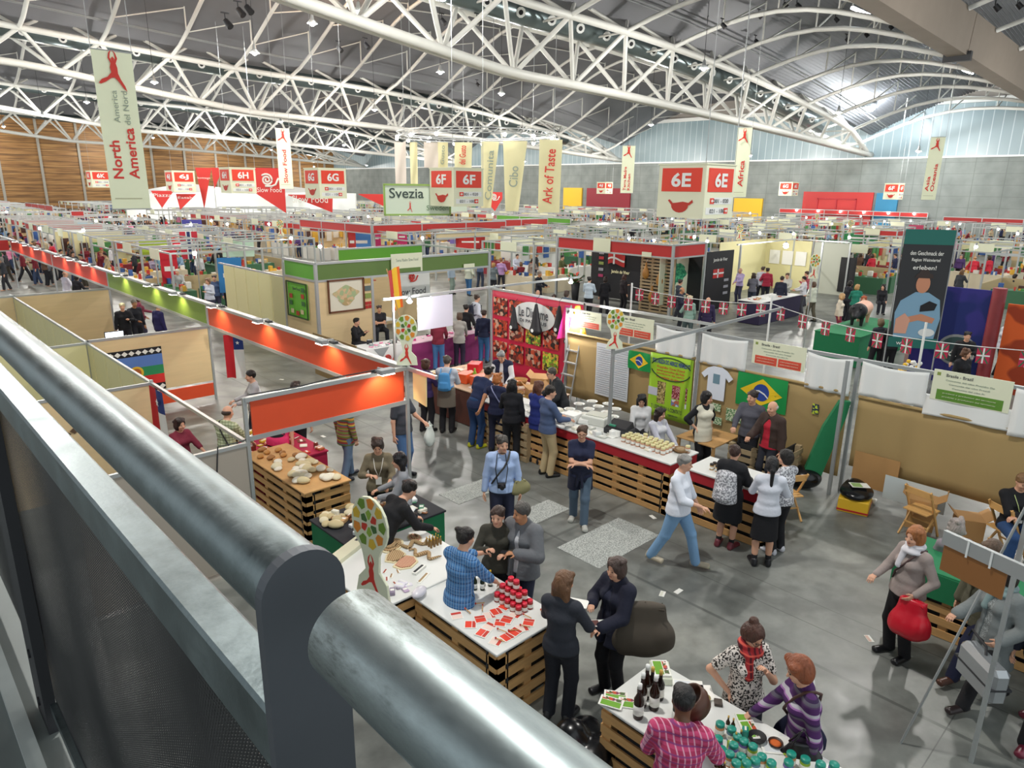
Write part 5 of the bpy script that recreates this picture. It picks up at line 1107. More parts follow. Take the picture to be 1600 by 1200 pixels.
text('FORTALEZA DO ARROZ VERMELHO', .95, .10, (-.02, -.54, -.16), NX, BLT, rb, bold=.02)
for k, s_ in enumerate(('Presidio Slow Food', 'arroz vermelho do Vale', 'produtos da terra', 'comunidade do alimento')): text(s_, .7, .055, (-.02, -.54, -.28-.075*k), NX, OB, rb)
b = MB()
for s_ in (1, -1): b.tube([(-.025, -.54-.5*math.cos(a), -.30+s_*.25*math.sin(a)) for a in np.linspace(.25, PI-.25, 14)], .012, 5)
b.build('oval_line', ON('#23452a'), rb)
board((-.02, -.30, -.86), .36, .5, NX, m_collage('rice_photo', ['#8a7a48', '#b8a060', '#5c4a28', '#cdb880'], 30), 'photo', rb, .01); board((-.03, -.12, -.86), .24, .18, NX, ON('#c8c8d4'), 'paper_note', rb, .01)
board((-.02, -.80, -.78), .38, .3, NX, m_collage('bean_photo', ['#8c2b3a', '#b85a5a', '#5c1c28', '#d8a0a0'], 50), 'photo', rb, .01); board((-.02, -.80, -1.02), .38, .14, NX, m_collage('sack_photo', ['#6f88b8', '#b86a4a', '#dfe0e4'], 14), 'photo', rb, .01)
text('TELEFONES PARA CONTATO', .8, .09, (-.02, -.50, -1.2), NX, KTXT, rb); text('produtos organicos', .6, .06, (-.02, -.50, -1.32), NX, KTXT, rb)
for i, (y, lab) in enumerate(((10.29, 'left one of two long printed lists hung on the canvas behind the white plates'), (9.79, 'right one of two long printed lists hung on the canvas behind the white plates'))):
    t = thing('printed_list', lab, 'poster', (WX-.06, y, 1.82)); board((0, -.24, -.63), .47, 1.26, NX, ON('#dcdfe2'), 'sheet', t, .006); b = MB()
    for k in range(22): b.box(-.012, -.006, -.44, -.04, -.1-k*.052, -.085-k*.052)
    b.build('text_lines', ON('#bcc0c6'), t)
pp = thing('flyer_group', 'pale green flyers pinned low on the beige canvas behind the woman in the apron', 'flyer', (WX-.02, 6.9, .9))
for (y, z, w, h) in ((.15, .08, .2, .16), (-.25, .0, .34, .26), (.12, -.2, .24, .16)): board((-.03, y, z), w, h, NX, m_spots('flyer_green', '#5d8c5a', '#cfd8b8', 30), 'flyer', pp, .004)
tag(board((WX-.03, 5.05, 1.42), .12, .19, NX, m_spots('sticker', '#2a3a4a', '#c8d83a', 22), 'sticker', None, .006), 'small dark and yellow sticker on the beige canvas right of the flag', 'sticker')
tag(MB().prism([(.12, 0), (.30, 0), (.26, -.3), (-.02, -1.45), (-.34, -1.45), (-.10, -.5)], .10, frame_mx((WX-.28, 4.66, 1.72), (-.8, -.6, 0))).build('green_drape', GREENC), 'dark green cloth tied back at the corner post of the Brazilian stand', 'cloth')
# counters
bc = table('long white counter with red edge and pallet front where plates and jars are laid out', 9.3, 10.1, 5.95, 11.0, .95, TBL, 'pallet', fas=DRED, sides=('x', 'y'), name='counter')
bc2 = table('shorter white pallet counter where the woman with the grey backpack stands', 9.42, 10.15, 4.3, 5.72, .92, TBL, 'pallet', fas=DRED, name='counter')
pl_ = thing('plate', 'white plate or bowl in the heap on the far end of the long counter', 'plate', (0, 0, 0), 0, 'white plates and bowls'); MB().lathe([(.05, 0), (.09, .008), (.12, .03), (.112, .03), (.08, .012), (.01, .012)], n=20).build('dish', WHT, pl_); MB().lathe([(.085, .013), (.05, .05), (.01, .06)], n=14).build('contents', ON('#dedad0', .8), pl_)
r = random.Random(4); many(pl_, [(*G(px, py, .96), .95) for px, py in ((905, 632), (920, 640), (935, 636), (912, 648), (930, 652), (948, 645), (958, 652), (925, 628), (945, 660), (900, 645), (890, 640), (885, 652), (962, 640), (950, 632), (870, 640), (908, 660), (880, 660))])
clutter(9.35, 10.05, 6.4, 10.8, .95, 60, ['#e8e8e4', '#d8dad8', '#f0f0ec', '#c8c8c0', '#e8e2d0'], 21, 'white leaflet or small white pack on the long counter', 'white papers on the long counter', .22)
bj = jar('pale jar of pinkish preserve in the rows on the long counter', ON('#d8cf9a', .4), ON('#c08a68', .35), 'preserve jars on the long counter', 1.15)
L_ = []
for i in range(9):
    for j in range(3): L_.append((9.55+.10*j, 6.28+.105*i-.0*j, .95))
for i in range(5): L_.append((9.85, 6.3+.11*i, .95))
L_ += [(9.95, 6.05, .95), (9.9, 6.9, .95), (9.8, 7.0, .95)]; many(bj, L_)
dj = jar('dark-lidded small jar on the shorter counter', ON('#2c2620'), ON('#b8925a', .35), 'dark-lidded jars on the shorter counter', .95); many(dj, [(9.65+.09*(i % 2), 5.1+.1*(i//2), .92) for i in range(8)])
cjar = thing('basket', 'round basket of small goods at the end of the long counter', 'basket', (9.9, 6.15, .95)); MB().lathe([(.10, 0), (.15, .05), (.14, .05), (.02, .02)], n=18).build('dish', ON('#7c5a34'), cjar); MB().ball((0, 0, .04), .09, 10, sc=(1, 1, .4)).build('contents', ON('#9c8460'), cjar)
cr = thing('cash_register', 'dark grey cash register on the long counter', 'cash register', (9.85, 7.45, .95), .15); MB().box(-.17, .17, -.24, .24, 0, .11, bev=.01).build('base', DARK, cr)
MB().add([(-.16,-.22,.11),(.16,-.22,.11),(.16,.22,.11),(-.16,.22,.11),(-.14,-.2,.15),(.14,-.2,.22),(.14,.2,.22),(-.14,.2,.15)], [[0,3,2,1],[4,5,6,7],[0,1,5,4],[1,2,6,5],[2,3,7,6],[3,0,4,7]]).build('keyboard', BLK, cr); MB().box(-.145, -.09, .02, .14, .155, .18).build('display', ON('#2f8f6f', .3), cr)
px_ = thing('printer', 'white printer box behind the cash register', 'printer', (10.0, 8.1, .95), .2); MB().box(-.2, .2, -.25, .25, 0, .16, bev=.015).build('case', ON('#d9dad2'), px_); MB().box(-.12, .16, -.2, .2, .16, .175).build('lid', ON('#bfc0b4'), px_)
item('white_box', 'white carton between the plates and the printer', 'box', MB().box(-.14, .14, -.16, .16, 0, .14, bev=.004), ON('#e6e6e2'), (9.75, 8.55, .95), .1)
table('low wooden table behind the counter by the woman in the white apron', 11.1, 12.0, 6.2, 7.0, .72, PALE, 'legs', legm=PALE, name='wooden_table')
folding_chair('wooden folding chair behind the shorter counter', (10.75, 4.6, 0), 2.6); folding_chair('wooden folding chair standing alone before the beige canvas', (11.75, 2.85, 0), 1.35)
folding_chair('wooden folding chair under the seated man in the black sweater', (12.0, 1.75, 0), 1.0)
tag(pallet_front(pallet_front(MB(), 0, 0, 0, -1.0, 0, .75), 0, -1.0, .9, -1.0, 0, .75).build('pallet_stack', [PALE2, DARK]), 'stack of greyish pallets behind the men at the beige canvas', 'pallet').location = (11.45, 6.1, 0)
yb = thing('yellow_crate', 'yellow crate lined with a black bag by the corner post', 'crate', (12.05, 3.95, 0), .25); MB().box(-.32, .32, -.24, .24, 0, .24, bev=.01).build('crate', YEL, yb); MB().box(-.325, .325, -.245, .245, .03, .06).build('red_stripe', RED, yb)
f = Field((-.45, -.4, .1), (.45, .4, .6), .02); f.ell((0, 0, .3), (.36, .27, .12), .03).ell((.15, .05, .38), (.15, .15, .08), .04); mk('bag_body', [(*f.surf(), 0)], [mat('bin_liner', '#101114', .25)], yb)
booklet('green and white leaflet on top of the black bag in the crate', (12.0, 3.9, .44), .2, .3, .7, ON('#8fb06a'), name='leaflet')
bgk = thing('bin_bag', 'black bag slumped behind the green drape', 'bag', (12.25, 4.95, 0)); f = Field((-.4, -.4, 0), (.4, .4, .5), .02); f.ell((0, 0, .2), (.28, .3, .2), .03); f.below(.01); mk('bag_body', [(*f.surf(), 0)], [mat('bin_liner', '#101114')], bgk)
tag(board((12.5, 3.85, .55), .75, .62, (-.98, 0, .1), CARD, 'cardboard_sheet'), 'brown cardboard sheet leaning against the canvas behind the yellow crate', 'cardboard'); tag(board((12.35, 3.15, .42), 1.0, .42, (-.95, 0, .3), ON('#c9d2d2'), 'white_sheet_board'), 'pale sheet of board leaning low under the beige canvas', 'board')
def carton(label, loc, w, d, h, rz, open_=True):
    t = thing('cardboard_box', label, 'box', loc, rz); b = MB().box(-w/2, w/2, -d/2, d/2, 0, h)
    b.build('carton', CARD, t); b = MB()
    for sg, e in ((-1, .12), (1, .1)): o = MB().add([(-w/2, sg*d/2, h), (w/2, sg*d/2, h), (w/2, sg*(d/2+e), h+.09), (-w/2, sg*(d/2+e), h+.09)], [[0, 1, 2, 3]]).build('flap', CARD, t); o.modifiers.new('thickness', 'SOLIDIFY').thickness = .006
    return t
carton('cardboard box on the floor behind the lone wooden chair', (12.2, 2.95, 0), .5, .4, .5, .2); carton('smaller cardboard box left of the seated man', (12.3, 2.3, 0), .4, .35, .35, .5)
cup = thing('paper_cup', 'small white paper cup on the floor in front of the yellow crate', 'cup', (*G(1365, 788), 0)); MB().lathe([(.028, 0), (.042, .10), (.038, .10), (.026, .01)], n=14).build('cup', WHT, cup)
for i, (px, py, m, lab) in enumerate(((1060, 924, PAPER, 'torn white paper slip on the floor near the woman in the navy coat'), (1035, 928, ON('#d8d8c8'), 'folded slip of paper on the floor beside the torn one'), (1358, 998, ON('#d8b8a8'), 'pinkish leaflet on the floor near the red bag'), (1020, 808, PAPER, 'tiny paper scrap by the pallet front'), (505, 682, PAPER, 'white scrap on the floor under the orange board'), (440, 593, PAPER, 'white scrap on the floor near the long Chilean flag'))): booklet(lab, (*G(px, py, 0), .001), .14, .07, .4*i, m, name='paper_scrap', cat='paper', t=.003)
# bunting
def bunting(p, q, n, sag, label, seed=1):
    t = thing('bunting', label, 'bunting'); p, q = Vector(p), Vector(q); P = lambda u: p+(q-p)*u-Vector((0, 0, sag*4*u*(1-u)))
    MB().tube([P(i/20) for i in range(21)], .008, 4).build('string', WHT, t); x = (q-p); x.z = 0; x.normalize(); nrm = x.cross(Vector((0, 0, 1))); nrm = nrm if nrm.dot(Vector((-.7, -.7, 0))) > 0 else -nrm
    for i in range(n):
        c = P((i+.5)/n)+Vector((0, 0, -.17))
        fm = frame_mx(c, nrm); m0 = MB()
        m0.box(-.11, .11, 0, .004, -.15, .15, 0, fm); m0.add([tuple(fm @ Vector(v)) for v in ((-.11, -.003, -.15), (-.08, -.003, -.15), (.11, -.003, .15), (.08, -.003, .15))], [[0, 1, 2, 3]], 1).add([tuple(fm @ Vector(v)) for v in ((.11, -.003, -.15), (.08, -.003, -.15), (-.11, -.003, .15), (-.08, -.003, .15))], [[0, 1, 2, 3]], 1)
        m0.box(-.11, .11, -.008, -.004, -.014, .014, 2, fm).box(-.014, .014, -.008, -.004, -.15, .15, 2, fm); m0.build('flag', [ON('#b8284a', .7), ON('#2f6a4a', .7), WHT], t)
    return t
ep = [(15.4, 11.5, 2.75), (16.2, 7.9, 2.66), (16.2, 7.9, 2.66), (15.2, 4.2, 2.5), (15.2, 4.2, 2.5), (16.5, 1.0, 2.55)]
bunting(ep[0], ep[1], 8, .12, 'string of red flags with white crosses, leftmost, above the Brazilian stand'); bunting(ep[2], ep[3], 6, .10, 'string of red flags with white crosses over the middle, right of the middle white pole'); bunting(ep[4], ep[5], 5, .06, 'string of small red flags with white crosses at the right, before the blue stand')
for k, (a, c) in enumerate(((15.4, 11.5), (16.2, 7.9), (15.2, 4.2))): tag(MB().cyl((a, c, 0), (a, c, 2.85), .025, n=8).build('pole', WHT), 'white pole holding the flag strings, %s' % ('left one near the cut-out figure sign', 'middle one over the aisle', 'right one behind the white sheets')[k], 'pole')
figure_sign(9.7, 7.55, 2.55, .75, 'cut-out tree figure sign on the post above the printed lists'); figure_sign(6.35, 9.15, 2.5, .85, 'cut-out tree figure sign on the corner of the orange stand'); 
for (px, py, z, s_, d) in ((1275, 400, 2.6, .8, 'above the queue in the right aisle'), (437, 345, 2.6, .9, 'beyond the green stand, below the 6G sign'), (1157, 352, 2.6, .9, 'beyond the Jamon stand near the pale booth wall'), (1330, 345, 2.6, .9, 'in the far right aisle left of the tall farmer banner'), (1277, 335, 2.6, .8, 'far off before the red door')):
    x, y = G(px, py, z+s_*.9); figure_sign(x, y, z, s_, 'cut-out tree figure sign '+d, post=2.6 if True else None)
# green table bottom right
gt = table('table with a green cloth and pallet front where the woman with the red bag stops', 9.0, 9.9, -.6, 2.36, .85, GREENC, 'pallet', name='display_table'); MB().box(-.035, .0, 1.2, 2.98, .5, .83).build('cloth_drop', GREENC, gt); clutter(9.1, 9.8, -.3, 2.2, .85, 24, ['#e8e8e4', '#c8a070', '#b84a3a', '#d8dad8'], 77, 'small product on the green table at the right', 'products on the green table')
# ---------------------------------------------------------------- pink food banner stall
LDX = 13.2; ld = thing('food_banner', 'large crimson food banner with photos and a white oval sign, behind the market table', 'banner', (LDX, 14.7, 2.5)); CRIM = ON('#c4163e', .5)
o = cloth((0, 0, 0), 3.4, 2.4, NX, CRIM, 'banner_cloth', ld, .025, 40, 10); PHC = m_collage('food_photos', ['#b03a20', '#c8a088', '#5f231a', '#c8502c', '#2a1a14', '#8f3020'], 11); PHG = m_collage('green_photos', ['#6f9a2a', '#c8d83a', '#2a3a14', '#8f6a2a', '#d8a040'], 16)
for j in range(3):
    for i in range(4):
        board((-.06, -.38-.66*i-.28*0-.0, -.42-.62*j), .56, .50, NX, PHG if (i == 3 and j == 2) or (i == 2 and j == 1) else PHC, 'photo', ld, .02)
poly([(.5*math.cos(a), .5*math.sin(a)) for a in np.linspace(0, 2*PI, 33)[:-1]], (-.07, -1.72, -.52), NX, 1.55, .78, WHT, ld, 'oval_sign'); text('Le Dirname', 1.1, .26, (-.095, -1.72, -.42), NX, KTXT, ld); text('DI PATELLUS', 1.0, .09, (-.095, -1.72, -.66), NX, KTXT, ld)
fb = stand('banner_frame', 'thin frame carrying the crimson food banner and the blank screen', 'frame', [(LDX+.05, 14.8, 0, 2.55), (LDX+.05, 11.3, 0, 2.55), (9.9, 14.8, 0, 2.6)], [((9.6, 14.8, 2.6), (17, 14.8, 2.6), .05, .06), ((LDX+.05, 14.8, 2.56), (LDX+.05, 7.6, 2.56), .05, .06)], pm=ALU)
tag(slab(10.6, 14.72, 11.75, 14.72, 1.66, 2.52, .03).build('blank_screen', ON('#d8d6e6', .5)), 'blank pale lilac screen hung from the beam left of the crimson banner', 'screen')
def hang_bag(px, py, m, label, s=1.0, X=12.95):
    y, z = onX(px, py, X); t = thing('hanging_bag', label, 'bag', (X, y, z)); MB().tube([(0, 0, 0), (0, 0, .12), (.18, .05, z*0+.2)], .008, 4).build('cord', BLK, t)
    f = Field((-.2, -.25, -.95), (.2, .25, .1), .02); f.cone((0, 0, -.02), (0, 0, -.62*s), .04, .04, .11*s, .16*s, (1, 0, 0), .03).ell((0, 0, -.62*s), (.11*s, .16*s, .12*s), .04); mk('bag_body', [(*f.surf(), 0)], [m], t); MB().cyl((-.12*s, 0, -.6*s), (-.125*s, 0, -.6*s), .05, n=14).build('emblem', WHT, t)
for i, (px, py, m, lab, s_) in enumerate(((803, 480, BLK, 'black pointed bag hanging at the left of the white oval sign', .9), (838, 475, BLK, 'black pointed bag hanging in front of the white oval sign', 1.15), (874, 478, BLK, 'black pointed bag hanging right of the white oval sign', 1.0), (890, 500, BLK, 'black pointed bag hanging between the pink and yellow cloths', .9))): hang_bag(px, py, m, lab, s_)
for (px, m, lab) in ((886, ON('#c8287c', .7), 'magenta cloth hanging at the right end of the crimson banner'), (902, ON('#d8a82c', .7), 'golden yellow cloth hanging at the right end of the crimson banner')):
    y, z = onX(px, 478, 12.7); tag(MB().prism([(-.05, 0), (.06, 0), (.26, -.75), (.12, -.92), (-.05, -.8), (-.24, -.85)], .07, frame_mx((12.7, y, z), (-.9, -.4, 0))).build('hanging_cloth', m), lab, 'cloth')
lt = table('market table heaped with sausages, crates and papers before the crimson banner', 9.75, 11.3, 10.0, 13.6, .85, ON('#c9a98a'), 'cloth', legm=ON('#5a2f24'), sides=())
clutter(9.8, 11.25, 10.1, 13.5, .85, 70, ['#c93a28', '#b05b2c', '#e8c8b0', '#8a4a2c', '#e0d0c8', '#d86a3c', '#a8823f', '#ead9c2'], 51, 'small food pack or sausage bundle on the market table', 'food packs on the market table', .3)
for i, (x, y, c, lab) in enumerate(((10.3, 11.9, '#e05a28', 'orange plastic crate in the middle of the market table'), (10.2, 12.3, '#e05a28', 'second orange plastic crate just behind the first'), (11.0, 12.9, '#c8222c', 'red plastic crate at the far side of the market table'))): item('plastic_crate', lab, 'crate', MB().box(-.2, .2, -.15, .15, 0, .22, bev=.01), ON(c, .4), (x, y, .86), .3*i)
item('green_bottle', 'green and yellow bottle on the market table between the crates', 'bottle', MB().lathe([(.05, 0), (.055, .02), (.05, .2), (.02, .28), (.02, .33)], n=12), ON('#7fae3a', .3), (10.35, 12.15, .86))
carton('open cardboard box at the right end of the market table', (11.1, 10.7, .86), .5, .4, .3, .6); carton('second open cardboard box leaning beside the first', (10.6, 10.4, .86), .45, .35, .2, 1.0)
for i in range(3):
    x, y = (11.0, 11.3) if i == 0 else ((10.2, 10.6) if i == 1 else (10.0, 11.2)); t = thing('basket', 'round wicker basket %s of the market table' % ('at the back', 'near the right end', 'near the front edge')[i], 'basket', (x, y, .86)); MB().lathe([(.14, 0), (.2, .12), (.19, .12), (.12, .02)], n=18).build('wicker', m_weave('wicker', '#b98a4e', '#8c6030', .03, 2), t)
tag(pallet_front(MB(), 9.2, 10.4, 9.2, 9.2, 0, .8).build('pallet_stack', [PALE2, DARK]), 'pallet front below the people at the right end of the market table', 'pallet')
lad = thing('step_ladder', 'aluminium step ladder folded against the right end of the crimson banner', 'ladder', (12.6, 10.9, 0))
for (a, c) in ((0, .0), (0, .45), (.35, .05), (.35, .4)): MB().cyl((-.3+a, c, 0), (.1, c*.6, 2.0), .02, n=6).build('rail', ALU, lad)
for k in range(6): MB().box(-.28+.06*k, -.2+.06*k, .0, .45-.02*k, .3*k+.25, .3*k+.28).build('rung', ALU, lad)
def glare(px, py, z, lab, pw=60, r=.07, X=None, Y=None):
    if X: y, z = onX(px, py, X); p = (X, y, z)
    elif Y: x, z = onY(px, py, Y); p = (x, Y, z)
    else: p = (*G(px, py, z), z)
    t = thing('spot_lamp', lab, 'lamp', p, 0, 'glowing spot lamps on the stand frames'); MB().ball((0, 0, 0), r, 10).build('bulb', BULB, t); MB().lathe([(r*.8, .02), (r*1.25, -.01), (r*.5, .1), (r*.2, .22)], n=12).build('housing', ALU2, t); lamp_light(p[0]-.12, p[1]-.12, p[2]-.16, pw, r=.05, name='spot_lamp_light'); return t
glare(640, 470, 2.45, 'glaring spot lamp beside the blank lilac screen', 60, Y=14.6); glare(892, 491, 2.3, 'glaring spot lamp over the right end of the crimson banner', 60, X=12.6); glare(892, 440, 2.6, 'spot lamp on the beam behind the crimson banner', 30, Y=14.7)
# ---------------------------------------------------------------- green stand with map
gs = stand('exhibition_stand', 'beech stand with green header boards, a map and a green poster, left of the aisle', 'stand',
    [(10.3, 19.5, 0, 3), (17.3, 19.5, 0, 3), (10.3, 21.6, 0, 2.9), (12.25, 19.5, 0, 2.5), (17.3, 23.5, 0, 3)], [((10.3, 19.5, 3.05), (17.3, 19.5, 3.05), .1, .07), ((10.3, 19.5, 3.05), (10.3, 21.6, 3.05), .1, .07), ((10.3, 19.5, 2.52), (17.3, 19.5, 2.52), .08, .07), ((10.3, 19.5, 2.52), (10.3, 21.6, 2.52), .08, .07), ((13.4, 23.5, 3.05), (17.3, 23.5, 3.05), .08, .06), ((10.3, 21.6, 2.45), (10.3, 27, 2.45), .06, .05), ((17.3, 19.5, 3.05), (17.3, 23.5, 3.05), .08, .06)],
    [(10.3, 19.6, 10.3, 21.5, 2.52, 2.98, BGRN, .03), (10.36, 19.5, 17.24, 19.5, 2.52, 2.98, GRN2, .03), (13.4, 23.5, 17.2, 23.5, 2.55, 3, BGRN, .03), (12.8, 23.2, 17.3, 23.4, .0, 2.5, BEECH, .04)],
    [(10.3, 19.55, 10.3, 21.58, .02, 2.45, BEECH, .04), (10.34, 19.5, 12.22, 19.5, .02, 2.45, BEECH, .04)]+[(10.3, 21.65+i*.99, 10.3, 22.6+i*.99, .02, 2.38, CREAM, .04) for i in range(5)], pw=.09)
gp = thing('green_poster', 'bright green framed poster on the beech wall left of the map', 'poster', (10.26, 20.7, 1.78)); board((0, 0, 0), 1.3, 1.1, NX, ON('#6fbf3a', .5), 'sheet', gp, .03); b = MB()
for (y, z, w, h) in ((0, .55, 1.34, .04), (0, -.55, 1.34, .04), (.66, 0, .04, 1.1), (-.66, 0, .04, 1.1)): b.box(-.05, -.02, y-w/2, y+w/2, z-h/2, z+h/2)
b.build('frame', ON('#2f4a1f'), gp); text('Slow Food', .5, .1, (-.03, 0, .36), NX, KTXT, gp)
for i, (y, z) in enumerate(((.4, .1), (.42, -.12), (.35, -.38), (-.38, .15), (-.4, -.08), (-.3, -.35), (0, -.42), (-.42, .35))): board((-.035, y, z), .2, .14, NX, ON(('#b8402c', '#3a6a3a', '#d8c8a0')[i % 3]), 'small_picture', gp, .006)
mp_ = thing('wall_map', 'large framed antique map on the beech wall of the green stand', 'map', (11.28, 19.46, 1.98)); board((0, 0, 0), 1.2, .95, NY, ON('#e2dcc8'), 'sheet', mp_, .03); b = MB()
for (x, z, w, h) in ((0, .49, 1.28, .05), (0, -.49, 1.28, .05), (.62, 0, .05, 1), (-.62, 0, .05, 1)): b.box(x-w/2, x+w/2, -.05, -.01, z-h/2, z+h/2)
b.build('frame', ON('#6b3f24'), mp_); poly([(.5*math.cos(a)*(1+.22*math.sin(3*a)+.1*math.sin(7*a)), .38*math.sin(a)*(1+.15*math.cos(4*a))) for a in np.linspace(0, 2*PI, 41)[:-1]], (0, -.01, 0), NY, .8, .75, m_collage('map_land', ['#c9b68a', '#a9b88a', '#d8b890', '#b8a070'], 9), mp_, 'land')
ph_ = thing('photo_strip', 'column of three small photos and two red card squares right of the map', 'photos', (12.07, 19.45, 1.95))
for k, (c, z) in enumerate((('#b89a50', .42), ('#5a6a6a', .18), ('#8a9a50', -.06))): board((0, 0, z), .22, .16, NY, ON(c), 'photo', ph_, .02)
for k in range(4): board((-.06+.12*(k % 2), 0, -.3-.12*(k//2)), .1, .1, NY, RED, 'red_card', ph_, .02)
lb = thing('info_board', 'cream board clipped over the green header of the map stand', 'sign', (13.6, 19.42, 2.85)); board((0, 0, 0), 1.25, .62, NY, SIGNC, 'panel', lb); text('Terra Madre Slow Food', .9, .1, (0, -.002, .1), NY, GTXT, lb); board((0, -.004, -.24), 1.1, .14, NY, GRN2, 'colour_block', lb, .01)
tag(board((16.3, 19.42, 2.58), .5, .14, NY, SIGNC, 'small_plate'), 'small cream plate on the green header near its right end', 'sign')
sfp = thing('roll_up_sign', 'white backlit sign with a red snail spiral and lettering in the green stand', 'sign', (15.0, 21.2, 1.9)); board((0, 0, 0), 1.7, 1.2, NY, WHT, 'panel', sfp, .06)
def snail(c, nrm, s, m, parent):
    c = Vector(c); fm = frame_mx(c+Vector(nrm)*.02, nrm); b = MB(); b.tube([fm @ Vector((s*.018*t*math.cos(t), -.0, s*.018*t*math.sin(t))) for t in np.linspace(2, 15, 40)], s*.045, 5); b.tube([fm @ Vector((s*x, 0, s*z)) for x, z in ((-.1, -.28), (.2, -.28), (.38, -.2), (.46, -.02), (.52, .08))], s*.045, 5).build('snail_spiral', m, parent)
snail((0, -.02, .2), NY, .55, RTXT, sfp); text('Slow Food', 1.3, .24, (0, -.01, -.32), NY, KTXT, sfp)
sh = thing('wall_shelf', 'red wall shelf with wine bottles inside the green stand', 'shelf', (13.2, 22.9, 1.9)); MB().box(-.9, 1.2, -.3, 0, -.03, 0).box(-.9, 1.2, -.3, 0, .5, .53).build('shelf_board', RED, sh)
many(bottle('dark wine bottle on the red shelf', ON('#1a2014', .2), DRED, 'wine bottles on the red shelf', 1.2), [(12.6+.18*i, 22.75, 1.9) for i in range(9)])
table('small white table in front of the red shelf', 12.7, 13.9, 20.6, 21.3, .75, TBL, 'legs')
mg = table('long table with a magenta cloth and pink goods beside the blank screen', 11.6, 15.2, 16.4, 17.1, .9, ON('#e0b8c8'), 'cloth', legm=PURP, sides=()); clutter(11.6, 15.1, 16.4, 17.1, .9, 30, ['#e87aa8', '#e8e8e8', '#2a2a2e', '#c8287c', '#d8d0d0'], 61, 'small pink, black or white pack on the magenta table', 'packs on the magenta table beside the screen')
sc_ = thing('snail_counter', 'white counter with the red snail emblem and lettering beside the magenta table', 'counter', (10.2, 16.35, 0)); MB().box(-.2, 1.15, 0, .7, 0, .95, bev=.005).build('body', ON('#d8d8d6'), sc_); snail((.5, -.0, .6), NY, .4, RTXT, sc_); text('Slow Food', .85, .15, (.5, 0, .3), NY, KTXT, sc_); MB().prism([(-.25, .0), (.25, 0), (0, -.3)], .01, frame_mx((.3, -.012, .93), NY)).build('grey_ribbon', GREY, sc_)
tag(slab(8.9, 17.2, 8.9, 15.0, .3, 1.45, .03).build('low_partition', ON('#8a744a')), 'low brown partition on the aisle side of the seated photographer', 'partition')
clutter(10.2, 11.2, 16.4, 17, .95, 14, ['#e87aa8', '#e8e8e8', '#2a2a2e', '#8f9a9a'], 62, 'small dark or pink pack on the snail counter', 'packs on the snail counter')
fs = thing('spanish_flag', 'red and yellow striped flag hanging from a slanted pole before the green stand', 'flag', (*G(604, 420, 3.0), 3.0)); MB().cyl((0, 0, 0), (.38, -.3, -2.0), .015, n=6).build('pole', PALE, fs)
for k, (a, c, m) in enumerate(((0, .09, RED), (.09, .30, YEL), (.30, .36, ON('#e0641c', .7)))): MB().grid(lambda u, v, a=a, c=c: (a+(c-a)*u+.10*v, -.08-.04*math.sin((a+(c-a)*u)*20), -.05-1.2*v+.3*(a+(c-a)*u)), 4, 8).build(('red_band', 'yellow_band', 'orange_band')[k], m, fs)
tag(MB().prism([(-.18, -.44), (.16, -.50), (.17, .0), (-.18, .0)], .02, frame_mx((6.28, 8.72, 2.44), (-1, 0, 0))).build('pale_flag', mat('cream_flag', '#f0d89a', .8)), 'cream pennant hanging at the orange stand corner beside the blue backpack', 'flag')
# ---------------------------------------------------------------- red Jamon stand
js_ = stand('exhibition_stand', 'stand with red header boards and black ham posters in the middle distance', 'stand',
    [(25.2, 16.8, 0, 3.05), (25.2, 23.4, 0, 3.05), (27.7, 16.8, 0, 3.05)], [((25.2, 16.8, 3.1), (25.2, 23.4, 3.1), .1, .07), ((25.2, 16.8, 3.1), (27.7, 16.8, 3.1), .1, .07), ((25.2, 16.8, 2.56), (25.2, 23.4, 2.56), .08, .07), ((25.2, 16.8, 2.56), (27.7, 16.8, 2.56), .08, .07), ((27.7, 16.8, 3.1), (27.7, 23.4, 3.1), .08, .06)],
    [(25.2, 16.88, 25.2, 23.3, 2.56, 3.04, RED, .03), (25.27, 16.8, 27.6, 16.8, 2.56, 3.04, RED, .03)], [(27.7, 16.9, 27.7, 23.3, .02, 2.7, BLK, .04)], pw=.1)
tag(board((25.14, 20.6, 2.84), 1.0, .6, NX, SIGNC, 'small_plate'), 'cream board clipped over the red header of the ham stand', 'sign'); tag(board((25.14, 18.1, 2.6), .5, .2, NX, SIGNC, 'small_plate'), 'small cream plate low on the red header of the ham stand', 'sign')
jp = thing('ham_poster', 'black ham poster with a waving white-crossed red flag inside the red stand', 'poster', (26.9, 20.8, 1.4)); board((0, 0, 0), 2.9, 2.4, NX, BLK, 'panel', jp, .05); b = MB().grid(lambda u, v: (-.06-.03*math.sin(u*6), .75-1.0*u, .95-.55*v+.08*math.sin(u*5)), 10, 5).build('printed_flag', RED, jp)
MB().grid(lambda u, v: (-.075-.03*math.sin(u*6), .75-1.0*u, .70-.09*v+.08*math.sin(u*5)), 10, 1).grid(lambda u, v: (-.095, .42-.1*u, .98-.55*v), 2, 2).build('printed_cross', WHT, jp); text('Jamón de Vivar', 1.1, .2, (-.03, .0, .05), NX, ON('#e8e0b0'), jp, bold=.02)
for i, (z, c) in enumerate(((.9, '#9a9aa0'), (.65, '#b8303a'), (.4, '#8a9a50'), (.1, '#8a8a90'), (-.2, '#a0305a'))): board((-.03, 1.2, z), .3, .14, NX, ON(c), 'small_emblem', jp, .006)
pw_ = thing('pallet_wall', 'tall wall of stacked pallets with hams hanging on it in the red stand', 'pallet wall', (25.9, 18.9, 0)); pallet_front(MB(), 0, 0, 0, -1.75, 0, 2.5).build('pallets', [PALE2, DARK], pw_)
